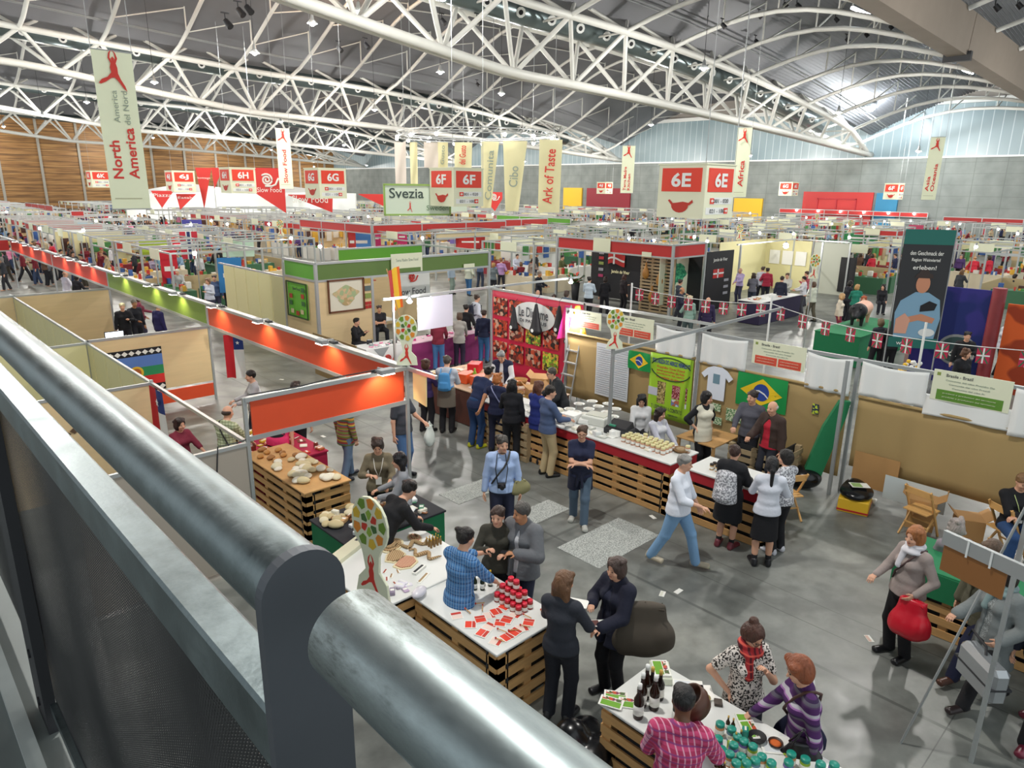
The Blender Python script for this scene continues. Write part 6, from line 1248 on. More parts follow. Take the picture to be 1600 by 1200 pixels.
hm = thing('ham', 'dry brown ham hanging on the pallet wall', 'ham', (0, 0, 0), 0, 'hams on the pallet wall'); f = Field((-.2, -.25, -.8), (.2, .25, .1), .02); f.cone((0, 0, 0), (0, 0, -.3), .03, .03, .05, .06, (1, 0, 0), .02).ell((0, 0, -.5), (.10, .17, .24), .08); mk('ham_leg', [(*f.surf(), 0)], [mat('ham_skin', '#b07a34', .5, var=.2)], hm); MB().cyl((0, 0, 0), (.1, 0, .12), .01, n=5).build('cord', PAPER, hm); many(hm, [(25.72, 18.5, 2.2), (25.72, 17.75, 1.95), (25.72, 18.1, 1.2)])
gw = thing('leaf_picture', 'pale picture wall with a big green lettuce-like splash in the red stand', 'picture', (26.6, 17.6, 1.5)); board((0, 0, 0), 2.2, 2.2, NY, ON('#d6dcc0'), 'panel', gw, .04); r = random.Random(6)
poly([((.42+.1*r.random())*math.cos(a), (.30+.12*r.random())*math.sin(a)) for a in np.linspace(0, 2*PI, 40)[:-1]], (.1, -.01, .2), NY, 1.7, 1.3, m_spots('leafy_green', '#1f7a5a', '#4fae7a', 9), gw, 'leaf_shape')
bp_ = thing('black_panel_sign', 'tall black panel with a printed flag at the right end of the red stand', 'sign', (28.95, 16.75, 1.3)); board((0, 0, 0), 2.3, 2.7, NY, BLK, 'panel', bp_, .06); text('Jamón de Vivar', 1.2, .2, (0, 0, .95), NY, PAPER, bp_); board((-.1, -.01, .35), .9, .4, NY, RED, 'printed_flag', bp_, .01); board((-.1, -.02, .35), .9, .07, NY, WHT, 'printed_cross', bp_, .01); board((-.15, -.02, .35), .08, .4, NY, WHT, 'printed_cross', bp_, .01)
for i, z in enumerate((.0, -.3, -.6)): board((.65, -.01, z), .4, .12, NY, ON('#9a9aa2'), 'small_emblem', bp_, .006)
plant = thing('potted_plant', 'red-flowered potted plant at the left corner of the red stand', 'plant', (25.6, 22.5, 0)); MB().lathe([(.15, 0), (.22, .9), (.2, .9)], n=14).build('pot', DARK, plant); r = random.Random(1); b = MB()
for i in range(60): a = r.uniform(0, 6.28); q = r.uniform(.1, .5); z = .9+r.uniform(0, .5); b.add([(0, 0, .9), (q*math.cos(a), q*math.sin(a), z), (q*math.cos(a+.3), q*math.sin(a+.3), z-.05)], [[0, 1, 2]], 0 if i % 4 else 1)
b.build('foliage', [ON('#2f7a3a'), ON('#d8402c')], plant)
# pale booth and dark table to the right of it
stand('pale_booth', 'pale yellow booth walls with three white posters behind the queue', 'stand', [(31.5, 17.2, 0, 2.8), (38, 17.6, 0, 2.8), (36.5, 15.4, 0, 2.8), (38, 14.6, 0, 2.8)], [((31.5, 17.4, 2.8), (38, 17.6, 2.8), .08, .06), ((38, 17.6, 2.8), (38, 14.6, 2.8), .08, .06)], (), [(33, 19.2, 38, 19.2, 0, 2.7, CREAM, .05), (38, 19.2, 38, 16.6, 0, 2.7, CREAM, .05), (38.1, 16.5, 38.1, 14.7, 0, 2.7, ON('#b9bcae'), .05), (38.05, 15.0, 38.05, 14.2, .2, 2.0, BLK, .06), (31, 20, 33, 20.2, 0, 2.7, CREAM, .05)], pw=.08)
for k in range(3): tag(board((37.9, 18.6-.75*k, 1.75), .6, .75, NX, PAPER, 'white_poster'), '%s of the three white posters in the pale yellow booth' % ('left one', 'middle one', 'right one')[k], 'poster')
glare(1228, 384, 2.6, 'bright spot lamp over the pale yellow booth', 90, .14)
table('tasting table with a dark indigo cloth beside the black panel', 26.6, 30.2, 13.4, 14.4, .95, TBL, 'cloth', legm=ON('#241c3c', .8), sides=()); clutter(26.7, 30, 13.5, 14.3, .95, 14, ['#c8a070', '#e8e8e4', '#b85a3a'], 71, 'small sample on the indigo table', 'samples on the indigo table', .25)
# pig model on the green table, tall farmer banner, blue stand
gtt = table('display table with a bright green cloth under the pig model', 22.3, 26.2, 7.9, 9.3, 1.0, GREENC, 'cloth', legm=ON('#157a4c', .7), sides=())
pg = thing('pig_model', 'pink and black pig model standing on the green cloth table', 'pig model', (24.3, 8.7, 1.03), .15); f = Field((-1.0, -.4, 0), (1.0, .4, 1.0), .025); f.cone((-.55, 0, .52), (.5, 0, .52), .27, .24, .26, .24, (0, 1, 0), .08).cone((-.45, 0, .5), (-.88, 0, .36), .22, .2, .08, .08, (0, 1, 0), .08)
for sx in (-.45, .42):
    for sy in (-.14, .14): f.cap((sx, sy, .4), (sx, sy, .03), .08, .045, .06)
for sy in (-.1, .1): f.cap((-.6, sy, .68), (-.75, sy*1.3, .62), .05, .02, .03)
v, q = f.surf(); c = v[q].mean(1); dk = c[:, 0] < -.35; mk('body', [(v, q[~dk], 0), (v, q[dk], 1)], [ON('#e0ab92', .6), BLK], pg)
fbn = thing('farmer_banner', 'tall dark banner with a farmer in hat and blue shirt behind the green table', 'banner', (*G(1440, 540, 1.2), 0)); XB, YB = G(1418, 575, .6)
fbn.location = (XB, YB, 0); n_ = (-.85, -.52, 0); fx = frame_mx((0, 0, 0), n_)
for sx in (-.62, .62): MB().cyl(fx @ Vector((sx, .05, 0)), fx @ Vector((sx, .05, 4.0)), .02, n=6).build('pole', ALU2, fbn)
def fp(pts, m, nm, lift): MB().prism(pts, .004, fx @ Matrix.Translation((0, -lift, 0))).build(nm, m, fbn)
fbn.scale = (1, 1, 1.12)
fp([(-.6, 1.05), (.6, 1.05), (.6, 3.9), (-.6, 3.9)], DARK, 'panel', 0); fp([(-.6, 3.55), (.6, 3.55), (.6, 3.9), (-.6, 3.9)], ON('#1f6a60'), 'teal_header', .006); fp([(-.6, 1.05), (.6, 1.05), (.6, 1.3), (-.6, 1.3)], ON('#1f6a60'), 'teal_footer', .006)
for k, s_ in enumerate(('den Geschmack der', 'Region Weinviertel', 'erleben!')): text(s_, .8-.12*k, .10, fx @ Vector((0, -.012, 3.35-.17*k)), n_, PAPER, fbn, bold=.01)
fp([(-.5, 1.3), (-.55, 1.9), (-.45, 2.2), (-.12, 2.42), (.2, 2.42), (.5, 2.25), (.58, 1.8), (.5, 1.3)], ON('#7fa6c0'), 'printed_shirt', .008); fp([(.17*math.cos(a)+.03, .22*math.sin(a)+2.62) for a in np.linspace(0, 2*PI, 20)[:-1]], ON('#c98a6a'), 'printed_face', .012); fp([(-.20, 2.76), (.26, 2.76), (.22, 2.86), (.14, 2.88), (.1, 3.02), (-.06, 3.02), (-.1, 2.88), (-.16, 2.84)], ON('#3a2c28'), 'printed_hat', .016); fp([(-.45, 1.75), (.1, 1.9), (.45, 1.8), (.4, 1.68), (.05, 1.74), (-.42, 1.6)], ON('#c98a6a'), 'printed_arms', .016)
fp([(.05, 1.95), (.4, 2.0), (.45, 2.15), (.25, 2.22), (.05, 2.1)], BLK, 'printed_animal', .02); fp([(.2*math.cos(a)+.3, .1*math.sin(a)+1.45) for a in np.linspace(0, 2*PI, 20)[:-1]], WHT, 'oval_sign', .02); text('www', .4, .07, fx @ Vector((-.2, -.02, 1.15)), n_, PAPER, fbn); fp([(-.5, 1.4), (-.2, 1.4), (-.15, 1.75), (-.3, 1.9), (-.5, 1.75)], ON('#d8a088'), 'printed_child_face', .022)
tag(board((26.3, 7.6, 1.15), 1.6, 2.2, (-.9, -.43, 0), ON('#d6d8d6'), 'roll_up_sign'), 'white text panel left of the farmer banner', 'sign'); tag(board((23.6, 6.5, 1.0), .9, 1.9, (-.9, -.43, 0), ON('#d9b3a4'), 'roll_up_sign'), 'pink panel with a printed figure below the farmer banner', 'sign')
bs = thing('blue_stand', 'deep blue stand wall with a round emblem at the right edge', 'stand', (22.6, 5.2, 0)); slab(0, 1.35, 0, -.75, 0, 2.75, .08).build('wall_panel', m_spots('blue_print', '#1c2a6b', '#33307f', 1.2), bs); n2 = NX
poly([(.5*math.cos(a), .5*math.sin(a)) for a in np.linspace(0, 2*PI, 28)[:-1]], (-.05, .15, 1.0), n2, 1.0, .9, GREY, bs, 'emblem_ring'); poly([(.5*math.cos(a), .5*math.sin(a)) for a in np.linspace(0, 2*PI, 28)[:-1]], (-.06, .15, 1.0), n2, .86, .76, ON('#2f4a4a'), bs, 'emblem_disc'); text('Riedenthal', .9, .18, (-.075, .15, .9), n2, PAPER, bs, bold=.02)
MB().cyl((-.12, -.62, 0), (-.12, -.62, 2.85), .17, n=18).build('red_column', mat('column_print', '#8a3438', .4, var=.5, vscale=2), bs)
tag(slab(22.6, 4.35, 22.6, .5, 0, 2.45, .06).build('orange_stand_wall', m_spots('orange_print', '#9a3a1c', '#d8602a', 1.5)), 'orange and brown printed wall at the right edge behind the man in the white shirt', 'wall panel'); tag(board((21.9, 2.6, 2.5), 1.6, .5, NX, SIGNC, 'small_plate'), 'cream board above the orange printed wall at the right edge', 'sign')
tag(board((21.88, 2.6, 2.2), 1.6, .22, NX, RED, 'red_strip'), 'red strip below the cream board at the right edge', 'sign')
table('serving table with bottles before the orange printed wall', 20.6, 21.4, .2, 1.9, .95, TBL, 'cloth', legm=DARK, sides=()); clutter(20.6, 21.3, .3, 1.8, .95, 12, ['#9ab0b8', '#e8e8e4', '#5a6a70'], 72, 'small tray on the serving table', 'trays on the serving table', .25)
fl2 = thing('flower_bunch', 'small bunch of yellow and white flowers below the flag string', 'flowers', (*G(1425, 560, 1.6), 0)); b = MB().lathe([(.08, 0), (.1, 1.2), (.05, 1.2)], n=10); b.build('vase', ON('#c8a8a0'), fl2); b = MB(); r = random.Random(8)
for i in range(18): b.ball((r.uniform(-.2, .2), r.uniform(-.2, .2), 1.25+r.uniform(0, .3)), .05, 6, i % 2)
b.build('blossoms', [YEL, WHT], fl2)
# ---------------------------------------------------------------- hanging signs and banners
for a in ((22.7, 14.0, 2, 4.30, 6.17, '6E', 'large hanging sign reading 6E, nearest of the aisle signs'), (22.6, 28.1, 1.95, 4.35, 6.18, '6F', 'hanging sign reading 6F beside the green Svezia board'), (22.3, 41.0, 1.9, 4.5, 6.3, '6G', 'hanging sign reading 6G at the left of the Svezia board'), (20.1, 49.2, 1.8, 4.7, 6.37, '6H', 'hanging sign reading 6H beside the red snail flag'), (24.4, 73.4, 2.1, 4.5, 6.46, '6J', 'hanging sign reading 6J right of the North America banner'), (28, 118, 2.6, 4.6, 6.9, '6K', 'hanging sign partly hidden behind the North America banner')): cube_sign(*a)
for a in ((90.8, 43.2, 1.8, 4.71, 6.38, '6G', 'small far hanging sign reading 6G before the concrete wall'), (88.6, 29.6, 1.6, 4.5, 6.25, '6F', 'small far hanging sign reading 6F before the red door'), (85.1, 69.5, 1.7, 4.56, 6.22, '6J', 'small far hanging sign reading 6J before the dark red door')): cube_sign(*a)
def tall_banner(px0, px1, pyt, dist, zt, zb, lines, label, figz=.88):
    """hanging banner facing the viewer; lines = (text, colour, size in widths, column, start 0..1)"""
    d0 = ray(px0, pyt); d1 = ray(px1, pyt); f0 = np.array(d0[:2])/np.hypot(*d0[:2]); p = f0*dist; q = np.array(d1[:2])/np.hypot(*d1[:2])*dist; w = float(np.hypot(*(q-p)))
    nrm = (-f0[0], -f0[1], 0) if dist > 27 else (0, -1, 0); t = thing('hanging_banner', label, 'banner', (float(p[0]), float(p[1]), zt)); h = zt-zb
    fm = frame_mx((0, 0, 0), nrm); MB().grid(lambda u, v: fm @ Vector((w*u, .02*math.sin(6*v), -h*v)), 3, 12).build('banner_cloth', BANC, t); b = MB().cyl(fm @ Vector((-.03, 0, 0)), fm @ Vector((w+.03, 0, 0)), .02, n=6).cyl(fm @ Vector((-.03, 0, -h)), fm @ Vector((w+.03, 0, -h)), .02, n=6); b.build('rod', ALU, t)
    b = MB()
    for x in (0, w): b.cyl(fm @ Vector((x, 0, 0)), fm @ Vector((x, 0, roofz(float(p[0]), float(p[1]))-zt+.5)), .012, n=4)
    b.build('hanging_wire', GREY, t); c = fm @ Vector((w*.5, -.03, -h*(1-figz)))
    poly(DANCER, c, nrm, w*.9, w*1.05, ON('#cf3326'), t, 'red_dancer')
    for (s_, m, th, col, u0, ln) in lines:
        c = fm @ Vector((w*col, -.03, -h*(1-u0-ln/2))); text(s_, h*ln, w*th, c, nrm, m, t, roll=PI/2, bold=.02 if m is RTXT else 0)
    board(fm @ Vector((w*.45, -.03, -h*.93)), w*.7, w*.03, nrm, ON('#b8b89a'), 'small_print', t, .004)
    return t
tall_banner(141, 207, 76, 25.8, 9.12, 4.5, (('North', RTXT, .26, .27, .20, .245), ('America', RTXT, .26, .68, .20, .33), ('America', GTXT, .15, .42, .56, .20), ('del Nord', GTXT, .15, .68, .55, .21)), 'tall pale green banner reading North America with a red dancer, upper left')
tall_banner(430, 452, 200, 60, 9.5, 5.0, (('Slow Food', RTXT, .3, .5, .10, .55),), 'tall banner reading Slow Food with a red figure left of the 6G sign'); tall_banner(973, 993, 228, 75, 9.5, 4.9, (('Terra Madre', RTXT, .22, .3, .06, .5), ('Kitchen', RTXT, .22, .62, .06, .35)), 'tall banner reading Terra Madre Kitchen before the concrete wall')
tall_banner(1153, 1176, 201, 53, 9.45, 4.85, (('Africa', RTXT, .36, .5, .15, .38),), 'tall banner reading Africa right of the large 6E sign'); tall_banner(1455, 1478, 214, 65, 9.4, 4.75, (('Asia', RTXT, .26, .28, .14, .24), ('Oceania', RTXT, .26, .65, .14, .44)), 'tall banner reading Asia Oceania at the far right')
# cluster of yellow-white banners under a ring truss
RC = np.array(ray(745, 220)[:2]); RC = RC/np.hypot(*RC)*58; rg = thing('ring_truss', 'flat ring of thin truss tubes with small lamps, carrying the pointed banners', 'truss', (float(RC[0]), float(RC[1]), 9.0))
b = MB()
for rr_, zz in ((6.2, 0), (6.2, .35), (5.8, .18)): b.tube([(rr_*math.cos(a), rr_*math.sin(a), zz) for a in np.linspace(0, 2*PI, 49)], .05, 5)
for i in range(48): a = 2*PI*i/48; c_ = 2*PI*(i+.5)/48; b.cyl((6.2*math.cos(a), 6.2*math.sin(a), 0), (6.2*math.cos(c_), 6.2*math.sin(c_), .35), .025, n=4)
b.build('ring', ALU, rg); b = MB()
for i in range(6): a = 2*PI*i/6; b.cyl((6.2*math.cos(a), 6.2*math.sin(a), .3), (6.2*math.cos(a), 6.2*math.sin(a), roofz(float(RC[0]), float(RC[1]))-8.8), .02, n=4)
b.build('hanging_wire', GREY, rg)
for i in range(16): a = 2*PI*i/16; o = MB().ball((6.3*math.cos(a), 6.3*math.sin(a), -.1), .13, 8).build('lamp_bulb', BULB, rg)
YB_ = mat('yellow_white_banner', '#e2dcae', .8, var=.18, vscale=.5); YP = mat('pale_pink_banner', '#d9cfc4', .8, var=.08, vscale=.5)
yy = [(616, 634, 222, 290, YP, '', 0, 'pale pink banner at the left end of the ring truss'), (640, 652, 222, 290, YB_, '', 0, 'narrow yellowish banner left of the 6F sign'), (662, 685, 222, 262, YP, '', 0, 'pale banner behind the 6F sign'), (684, 700, 222, 262, YB_, 'Gusto', 0, 'narrow banner with grey lettering behind the 6F sign'), (710, 738, 222, 262, YB_, 'del Gusto', 1, 'yellow banner with red lettering above the 6F sign'), (752, 780, 221, 325, YB_, 'Comunita', 0, 'yellow banner reading Comunita right of the 6F sign'), (786, 824, 220, 330, YB_, 'Cibo', 0, 'broad yellow banner reading Cibo, narrowing to the bottom'), (843, 879, 218, 332, YB_, 'Ark of Taste', 1, 'yellow-white banner reading Ark of Taste at the right end of the ring truss')]
for k, (a, c, yt, yb, m, s_, red, lab) in enumerate(yy):
    dist = 53 if k > 3 else 56; d0 = ray(a, yt); f0 = np.array(d0[:2])/np.hypot(*d0[:2]); p = f0*dist; d1 = ray(c, yt); q = np.array(d1[:2])/np.hypot(*d1[:2])*dist; w = float(np.hypot(*(q-p))); zt = CAM_H+d0[2]/np.hypot(*d0[:2])*dist; de = ray(a, yb); zb = CAM_H+de[2]/np.hypot(*de[:2])*dist
    nrm = (-f0[0], -f0[1], 0); t = thing('hanging_banner', lab, 'banner', (float(p[0]), float(p[1]), zt)); h = zt-zb; fm = frame_mx((0, 0, 0), nrm); nw = .55 if k in (5, 6) else .95
    MB().grid(lambda u, v: fm @ Vector((w*(u*(1-(1-nw)*v)+(.0 if k != 6 else .12*v)), .06*math.sin(7*u+4*v), -h*v)), 5, 12).build('banner_cloth', m, t)
    if s_: text(s_, h*(.75 if k != 6 else .3), w*(.36 if k != 7 else .42), fm @ Vector((w*.45, -.09, -h*.5)), nrm, RTXT if red else GTXT, t, roll=PI/2-.06, bold=.01)
# Svezia board
p0 = onY(600, 288, 31); p1 = onY(686, 300, 31); sv = thing('hanging_board', 'pale green hanging board reading Svezia and Sweden with red dancers', 'sign', (p0[0], 31, p0[1])); w = p1[0]-p0[0]; nS = (-.35, -.94, 0); fm = frame_mx((0, 0, 0), nS)
h_ = 1.5; MB().box(0, w, 0, .08, -h_, 0, 0, fm).build('panel', ON('#cfdcc8'), sv); b = MB()
for (x0_, x1_, z0_, z1_) in ((-.04, w+.04, -.05, .04), (-.04, w+.04, -h_-.04, -h_+.05), (-.04, .04, -h_, 0), (w-.04, w+.04, -h_, 0)): b.box(x0_, x1_, -.03, .1, z0_, z1_, 0, fm)
b.build('frame', ON('#8fae5a'), sv); text('Svezia', w*.52, .5, fm @ Vector((w*.33, -.01, -.42)), nS, ON('#3a4a44'), sv, bold=.01); text('Sweden', w*.34, .26, fm @ Vector((w*.8, -.01, -1.15)), nS, ON('#6a8a6a'), sv); poly(DANCER, fm @ Vector((w*.78, -.01, -.55)), nS, .55, .9, RTXT, sv, 'red_dancer'); poly(DANCER, fm @ Vector((w*.38, -.01, -1.1)), nS, .35, .6, RTXT, sv, 'red_dancer')
tag(slab(p1[0]+.1, 32, p1[0]+4.0, 33.5, p0[1]-1.5, p0[1]-.9, .06).build('hanging_board', ON('#cfdcc8')), 'narrow side of the Svezia board showing below the 6F sign', 'sign')
# red Slow Food pennants
def pennant(px0, px1, pyt, pyb, dist, label, txt=None, sn=False, tip=.9):
    d0 = ray(px0, pyt); d1 = ray(px1, pyt); f0 = np.array(d0[:2])/np.hypot(*d0[:2]); p = f0*dist; q = np.array(d1[:2])/np.hypot(*d1[:2])*dist; w = float(np.hypot(*(q-p))); zt = CAM_H+d0[2]/np.hypot(*d0[:2])*dist; de = ray(px0, pyb); h = zt-(CAM_H+de[2]/np.hypot(*de[:2])*dist); nrm = (-f0[0], -f0[1], 0)
    t = thing('pennant', label, 'pennant', (float(p[0]), float(p[1]), zt)); MB().prism([(0, 0), (w, 0), (w, -h*.35 if sn else -.02*h), (w*tip, -h), (0, -h*.55 if sn else -.05)], .02, frame_mx((0, 0, 0), nrm)).build('cloth', ON('#d23a36', .7), t); MB().cyl(frame_mx((0, 0, 0), nrm) @ Vector((w*tip, .05, 0)), frame_mx((0, 0, 0), nrm) @ Vector((w*tip, .05, -zt)), .04, n=6).build('pole', ALU, t)
    fm = frame_mx((0, 0, 0), nrm)
    if sn: snail(fm @ Vector((w*.42, -.03, -h*.26)), nrm, w*.75, PAPER, t)
    if txt: text(txt, w*.8, w*.16, fm @ Vector((w*.48, -.03, -h*(.48 if sn else .25))), nrm, PAPER, t)
pennant(395, 443, 262, 333, 78, 'big red pennant with a white snail, right of the 6H sign', 'Slow Food', True, .98); pennant(305, 330, 262, 326, 80, 'red pennant between the 6J and 6H signs', 'bottega', False, .3); pennant(330, 348, 262, 295, 80, 'small red pennant left of the 6H sign', None, False, .1)
pennant(236, 271, 298, 325, 78, 'low red pennant right of the North America banner', 'Piazza', False, .4); pennant(275, 306, 303, 328, 78, 'second low red pennant, under the 6J sign', 'Eataly', False, .12); pennant(450, 520, 304, 332, 70, 'wide red pennant below the 6G sign', 'Slow Food', False, .97); pennant(560, 600, 303, 322, 75, 'red pennant left of the Svezia board', None, False, .97); pennant(762, 785, 300, 330, 75, 'red pennant among the yellow banners', None, True, .5)
# ---------------------------------------------------------------- people in the foreground and the middle distance
def W(px, py, z=1.66): return G(px, py, z)
PLB = m_weave('plaid_blue', '#4a7fb5', '#3a6a9f', .05, 2, .5, [('#1f3a66', .07, .14, 3), ('#1f3a66', .07, .12, 2), ('#9fbfdc', .035, .15, 3)]); PLM = m_weave('plaid_magenta', '#c2436f', '#a83058', .05, 2, .5, [('#e0a8c0', .05, .22, 3), ('#7f3a78', .06, .2, 2)])
STP = m_weave('stripes_purple', '#4a1f5c', '#b8b4bc', .10, 2, .28, [('#b07ab8', .10, .14, 2), ('#2a1a3c', .2, .3, 2)]); LEO = m_spots('leopard', '#2a2422', '#dcd4cc', 55, .47); SCR = m_weave('scarf_red', '#a8262c', '#5c1420', .05, 0, .4, [('#d85a4a', .07, .2, 2)]); PLG = m_weave('plaid_green', '#c4c8a4', '#9aa27c', .05, 2, .5, [('#6a6a4a', .06, .15, 3)]); PATG = m_spots('pattern_grey', '#8a8a90', '#dcdce0', 40)
TW = m_spots('tweed', '#6f7474', '#9aa0a0', 90)
def dc(px, py, *a, **k): return person(a[0], W(px, py, k.get('h', 1.72)*.97), *a[1:], **k)
P1 = person('man in a light blue shirt with a camera standing in the aisle', W(785, 690), 5, 1.76, top='#a9bfe6', bot='#20243a', hair='#3a342e', arms=('down', 'down'), hy=.3, strap=('#3a3a38', 1), style='short')
P2 = person('woman in a navy polo and glasses with crossed arms, walking up the aisle', W(910, 668), -8, 1.70, top='#1d2340', bot='#56697c', hair='#4a3426', fem=True, sleeve='short', arms='cross', glasses=True, tied='#1b2036', legs='step', shoes='#b8b8b0')
P3 = person('grey-haired man in a white shirt and light jeans striding to the right', W(1066, 718), 58, 1.74, top='#e2e6f0', bot='#7fa6cc', hair='#8c8a86', sleeve='roll', arms=('walk', 'fwd'), legs='walk', shoes='#b9ad96', fat=1.15, hy=.1)
P4 = person('man in a blue-grey sweater and beige trousers at the corner of the long counter', W(857, 613), 118, 1.78, top='#4a5a7c', bot='#bda982', hair='#241c18', arms=('fwd', 'fwd'), legs='stand', hy=-.3)
P5 = person('woman with long red-brown hair and a bright blue dress at the market table', W(840, 598), 130, 1.68, top='#22307a', bot='#22307a', hair='#5c3424', fem=True, style='long', skirt=.75, arms=('fwd', 'table'), shoes='#15151a')
P6 = person('woman with very long black curly hair, dressed in black, seen from behind', W(800, 597), 175, 1.70, top='#15151c', bot='#14141a', hair='#0e0c10', fem=True, style='long', arms=('fwd', 'down'))
P7 = person('ginger-haired woman in dark blue with a thin shoulder strap at the market table', W(776, 585), 165, 1.66, top='#1d2444', bot='#1c2038', hair='#b06a34', fem=True, style='curly', arms=('table', 'fwd'), strap=('#8a90b8', 1))
P8 = person('man in a navy T-shirt and jeans leaning over the market table, yellow shoes', (9.0, 10.55), 140, 1.80, top='#1f2c50', bot='#22406a', hair='#17130f', sleeve='short', lean=.45, arms=('table', 'back'), shoes='#b8b82a', skin=1, side=.1)
P9 = person('man with a sky blue backpack and a jacket tied at his waist, seen from behind', W(697, 563), 172, 1.74, top='#c2c8d2', bot='#1c1c20', hair='#4a4038', arms=('fwd', 'fwd'), tied='#6f665a', lean=.08)
backpack('sky blue backpack worn by the man at the left end of the market table', P9, ON('#4a93cc', .7), z=1.22)
P10 = person('person in purple and black at the left end of the market table', W(664, 562), 150, 1.66, top='#3c2a5a', bot='#18161c', hair='#4a2c1c', fem=True, style='bob', arms=('fwd', 'fwd'))
P11 = person('grey-haired seller in a navy vest over white sleeves behind the market table', W(788, 548, 1.66), -15, 1.74, top='#e4e4e6', bot='#2a2a30', hair='#8f8f8f', jacket=('#1f2440', .9, .05, 'none'), arms=('table', 'table'), lean=.3, hp=.6)
P12 = person('man in a dark jacket bending over boxes at the right end of the market table', (10.55, 9.55), -75, 1.72, top='#6a6a60', bot='#202024', hair='#4a443e', jacket=('#24262a', .8, .06), arms=('table', 'fwd'), lean=.3, glasses=True)
P13 = person('woman in a knee-length black coat with a grey patterned backpack at the shorter counter', W(1148, 697), 140, 1.66, top='#17181d', bot='#17181d', hair='#3a241c', fem=True, style='short', skirt=.5, arms=('fwd', 'fwd'), jacket=('#17181d', .5, 0), glasses=True, shoes='#6a2a34')
backpack('grey patterned backpack on the woman in the black coat', P13, PATG, (.19, .12, .27), z=1.12)
P14 = person('woman in a white blouse and black skirt with a long black ponytail, seen from behind', W(1208, 718), 168, 1.68, top='#d9dce6', bot='#15151a', hair='#100e12', fem=True, style='pony', skirt=.45, arms=('fwd', 'chest'), shoes='#17171b')
P15 = person('person in a patterned grey and white blouse with white sneakers beside the ponytail woman', W(1232, 703), -155, 1.64, topm=PATG, bot='#1a1a1f', hair='#17130f', fem=True, style='bob', arms=('hip', 'fwd'), shoes='#d8d8e0', hy=.7)
P16 = person('woman with black bobbed hair and a white apron standing hands on hips behind the counter', W(1103, 613), 25, 1.68, top='#17181c', bot='#17181c', hair='#0f0d10', fem=True, style='bob', arms='hip', apron='#ddd8c4', hy=.5, sleeve='roll')
P17 = person('dark-haired man in a grey shirt talking before the large Brazilian flag', W(1177, 618), -40, 1.76, top='#55555f', bot='#20222a', hair='#2a1c16', arms=('down', 'fwd'), hy=-.3)
P18 = person('bald man in a red sweater and brown leather jacket in front of the beige canvas', W(1210, 632), -60, 1.72, top='#b81f34', bot='#2a2c36', hair='#b8b4b0', style='bald', jacket=('#3c2c26', .88, .09), arms=('down', 'fwd'))
P19 = person('seated woman with long black hair and a white top behind the printer', W(1003, 620, 1.22), -10, 1.66, top='#dcdcdc', bot='#2a2a30', hair='#120f12', fem=True, style='long', sit=1, arms=('lap', 'table'), hp=.5)
P20 = person('seated woman with dark hair and a white apron behind the jars', W(1030, 641, 1.22), 30, 1.66, top='#c9c9d6', bot='#2a2a30', hair='#241814', fem=True, style='long', sit=1, arms=('table', 'table'), apron='#dcdce0', hy=.3)
P21 = person('seated man in a black sweater with crossed arms before the beige canvas', (12.02, 1.72), -8, 1.76, top='#121217', bot='#2a4a78', hair='#7a5a3a', sit=1, arms='cross', lanyard='#c8d890', hp=.35)
P22 = person('woman with auburn hair, taupe cardigan and black trousers beside the green table', W(1436, 826), -72, 1.68, top='#9a8d88', bot='#141418', hair='#a06436', fem=True, style='bob', arms=('bag', 'fwd'), scarf='#d6d4da', fat=1.12, shoes='#111114', strap=('#4a3434', 1))
bag_tote('bright red shopping bag carried by the auburn-haired woman', wrist(P22, False), P22.rotation_euler[2]+.4, .42, .50, .26, mat('red_plastic', '#c8182c', .3), hang=.05, name='shopping_bag')
P23 = person('person in an olive jacket walking left behind the brown board, scarf pale lilac', (8.45, 1.30), -80, 1.72, top='#4a4a3a', bot='#1f2440', hair='#5a4636', style='short', jacket=('#5c5a48', .72, .05), scarf='#b0b0e0', legs='walk', arms=('walk', 'down'), shoes='#4a2c20')
P24 = person('curly grey-haired person seated behind the green table', W(1497, 822, 1.2), 180, 1.66, top='#8a7f86', bot='#2a2a30', hair='#9a8f8a', style='curly', sit=1, arms=('lap', 'table'))
P25 = person('woman with dark hair and a grey scarf carrying a silver case, walking left', W(1580, 888), -85, 1.68, topm=TW, bot='#17171b', hair='#241a18', fem=True, style='bob', jacket=('#767c7c', .60, .05), scarf='#7f9494', legs='walk', arms=('bag', 'fwd'), shoes='#2a2020')
tc_ = wrist(P25, False); t = thing('silver_case', 'silver hard case with rounded edges carried at the right edge', 'case', (tc_[0]-.28, tc_[1]+.05, tc_[2]-.40), .8); MB().box(-.28, .28, -.1, .1, -.02, .36, bev=.05).build('shell', mat('silver_case', '#a9adb0', .25, .6), t); MB().box(-.283, .283, -.104, .104, .155, .175).build('seam', DARK, t); MB().tube([(.0, 0, .36), (.02, 0, .44), (.3, -.04, .44), (.29, 0, .38)], .014, 6).build('handle', BLK, t)
P26 = person('person in dark clothes with maroon sneakers cut off by the right edge', G(1606, 1148), -60, 1.72, top='#1c2030', bot='#15161c', hair='#241a18', shoes='#6a1f34', legs='walk')
P27 = person('woman in a leopard print top and red scarf standing at the spice table', W(1176, 968), 12, 1.64, topm=LEO, bot='#22242f', hair='#4a2c20', fem=True, style='bun', sleeve='short', arms=('chin', 'hip'), scarf=SCR, glasses=True, hp=.45, fat=1.05, hy=.2)
P28 = person('red-brown-haired woman in a purple, grey and lilac striped sweater at the spice table', W(1275, 1028), -95, 1.66, topm=STP, bot='#17151c', hair='#8a4a2a', fem=True, style='bob', arms=('down', 'table'), hp=.4, strap=('#4a2c24', 1), lean=.12)
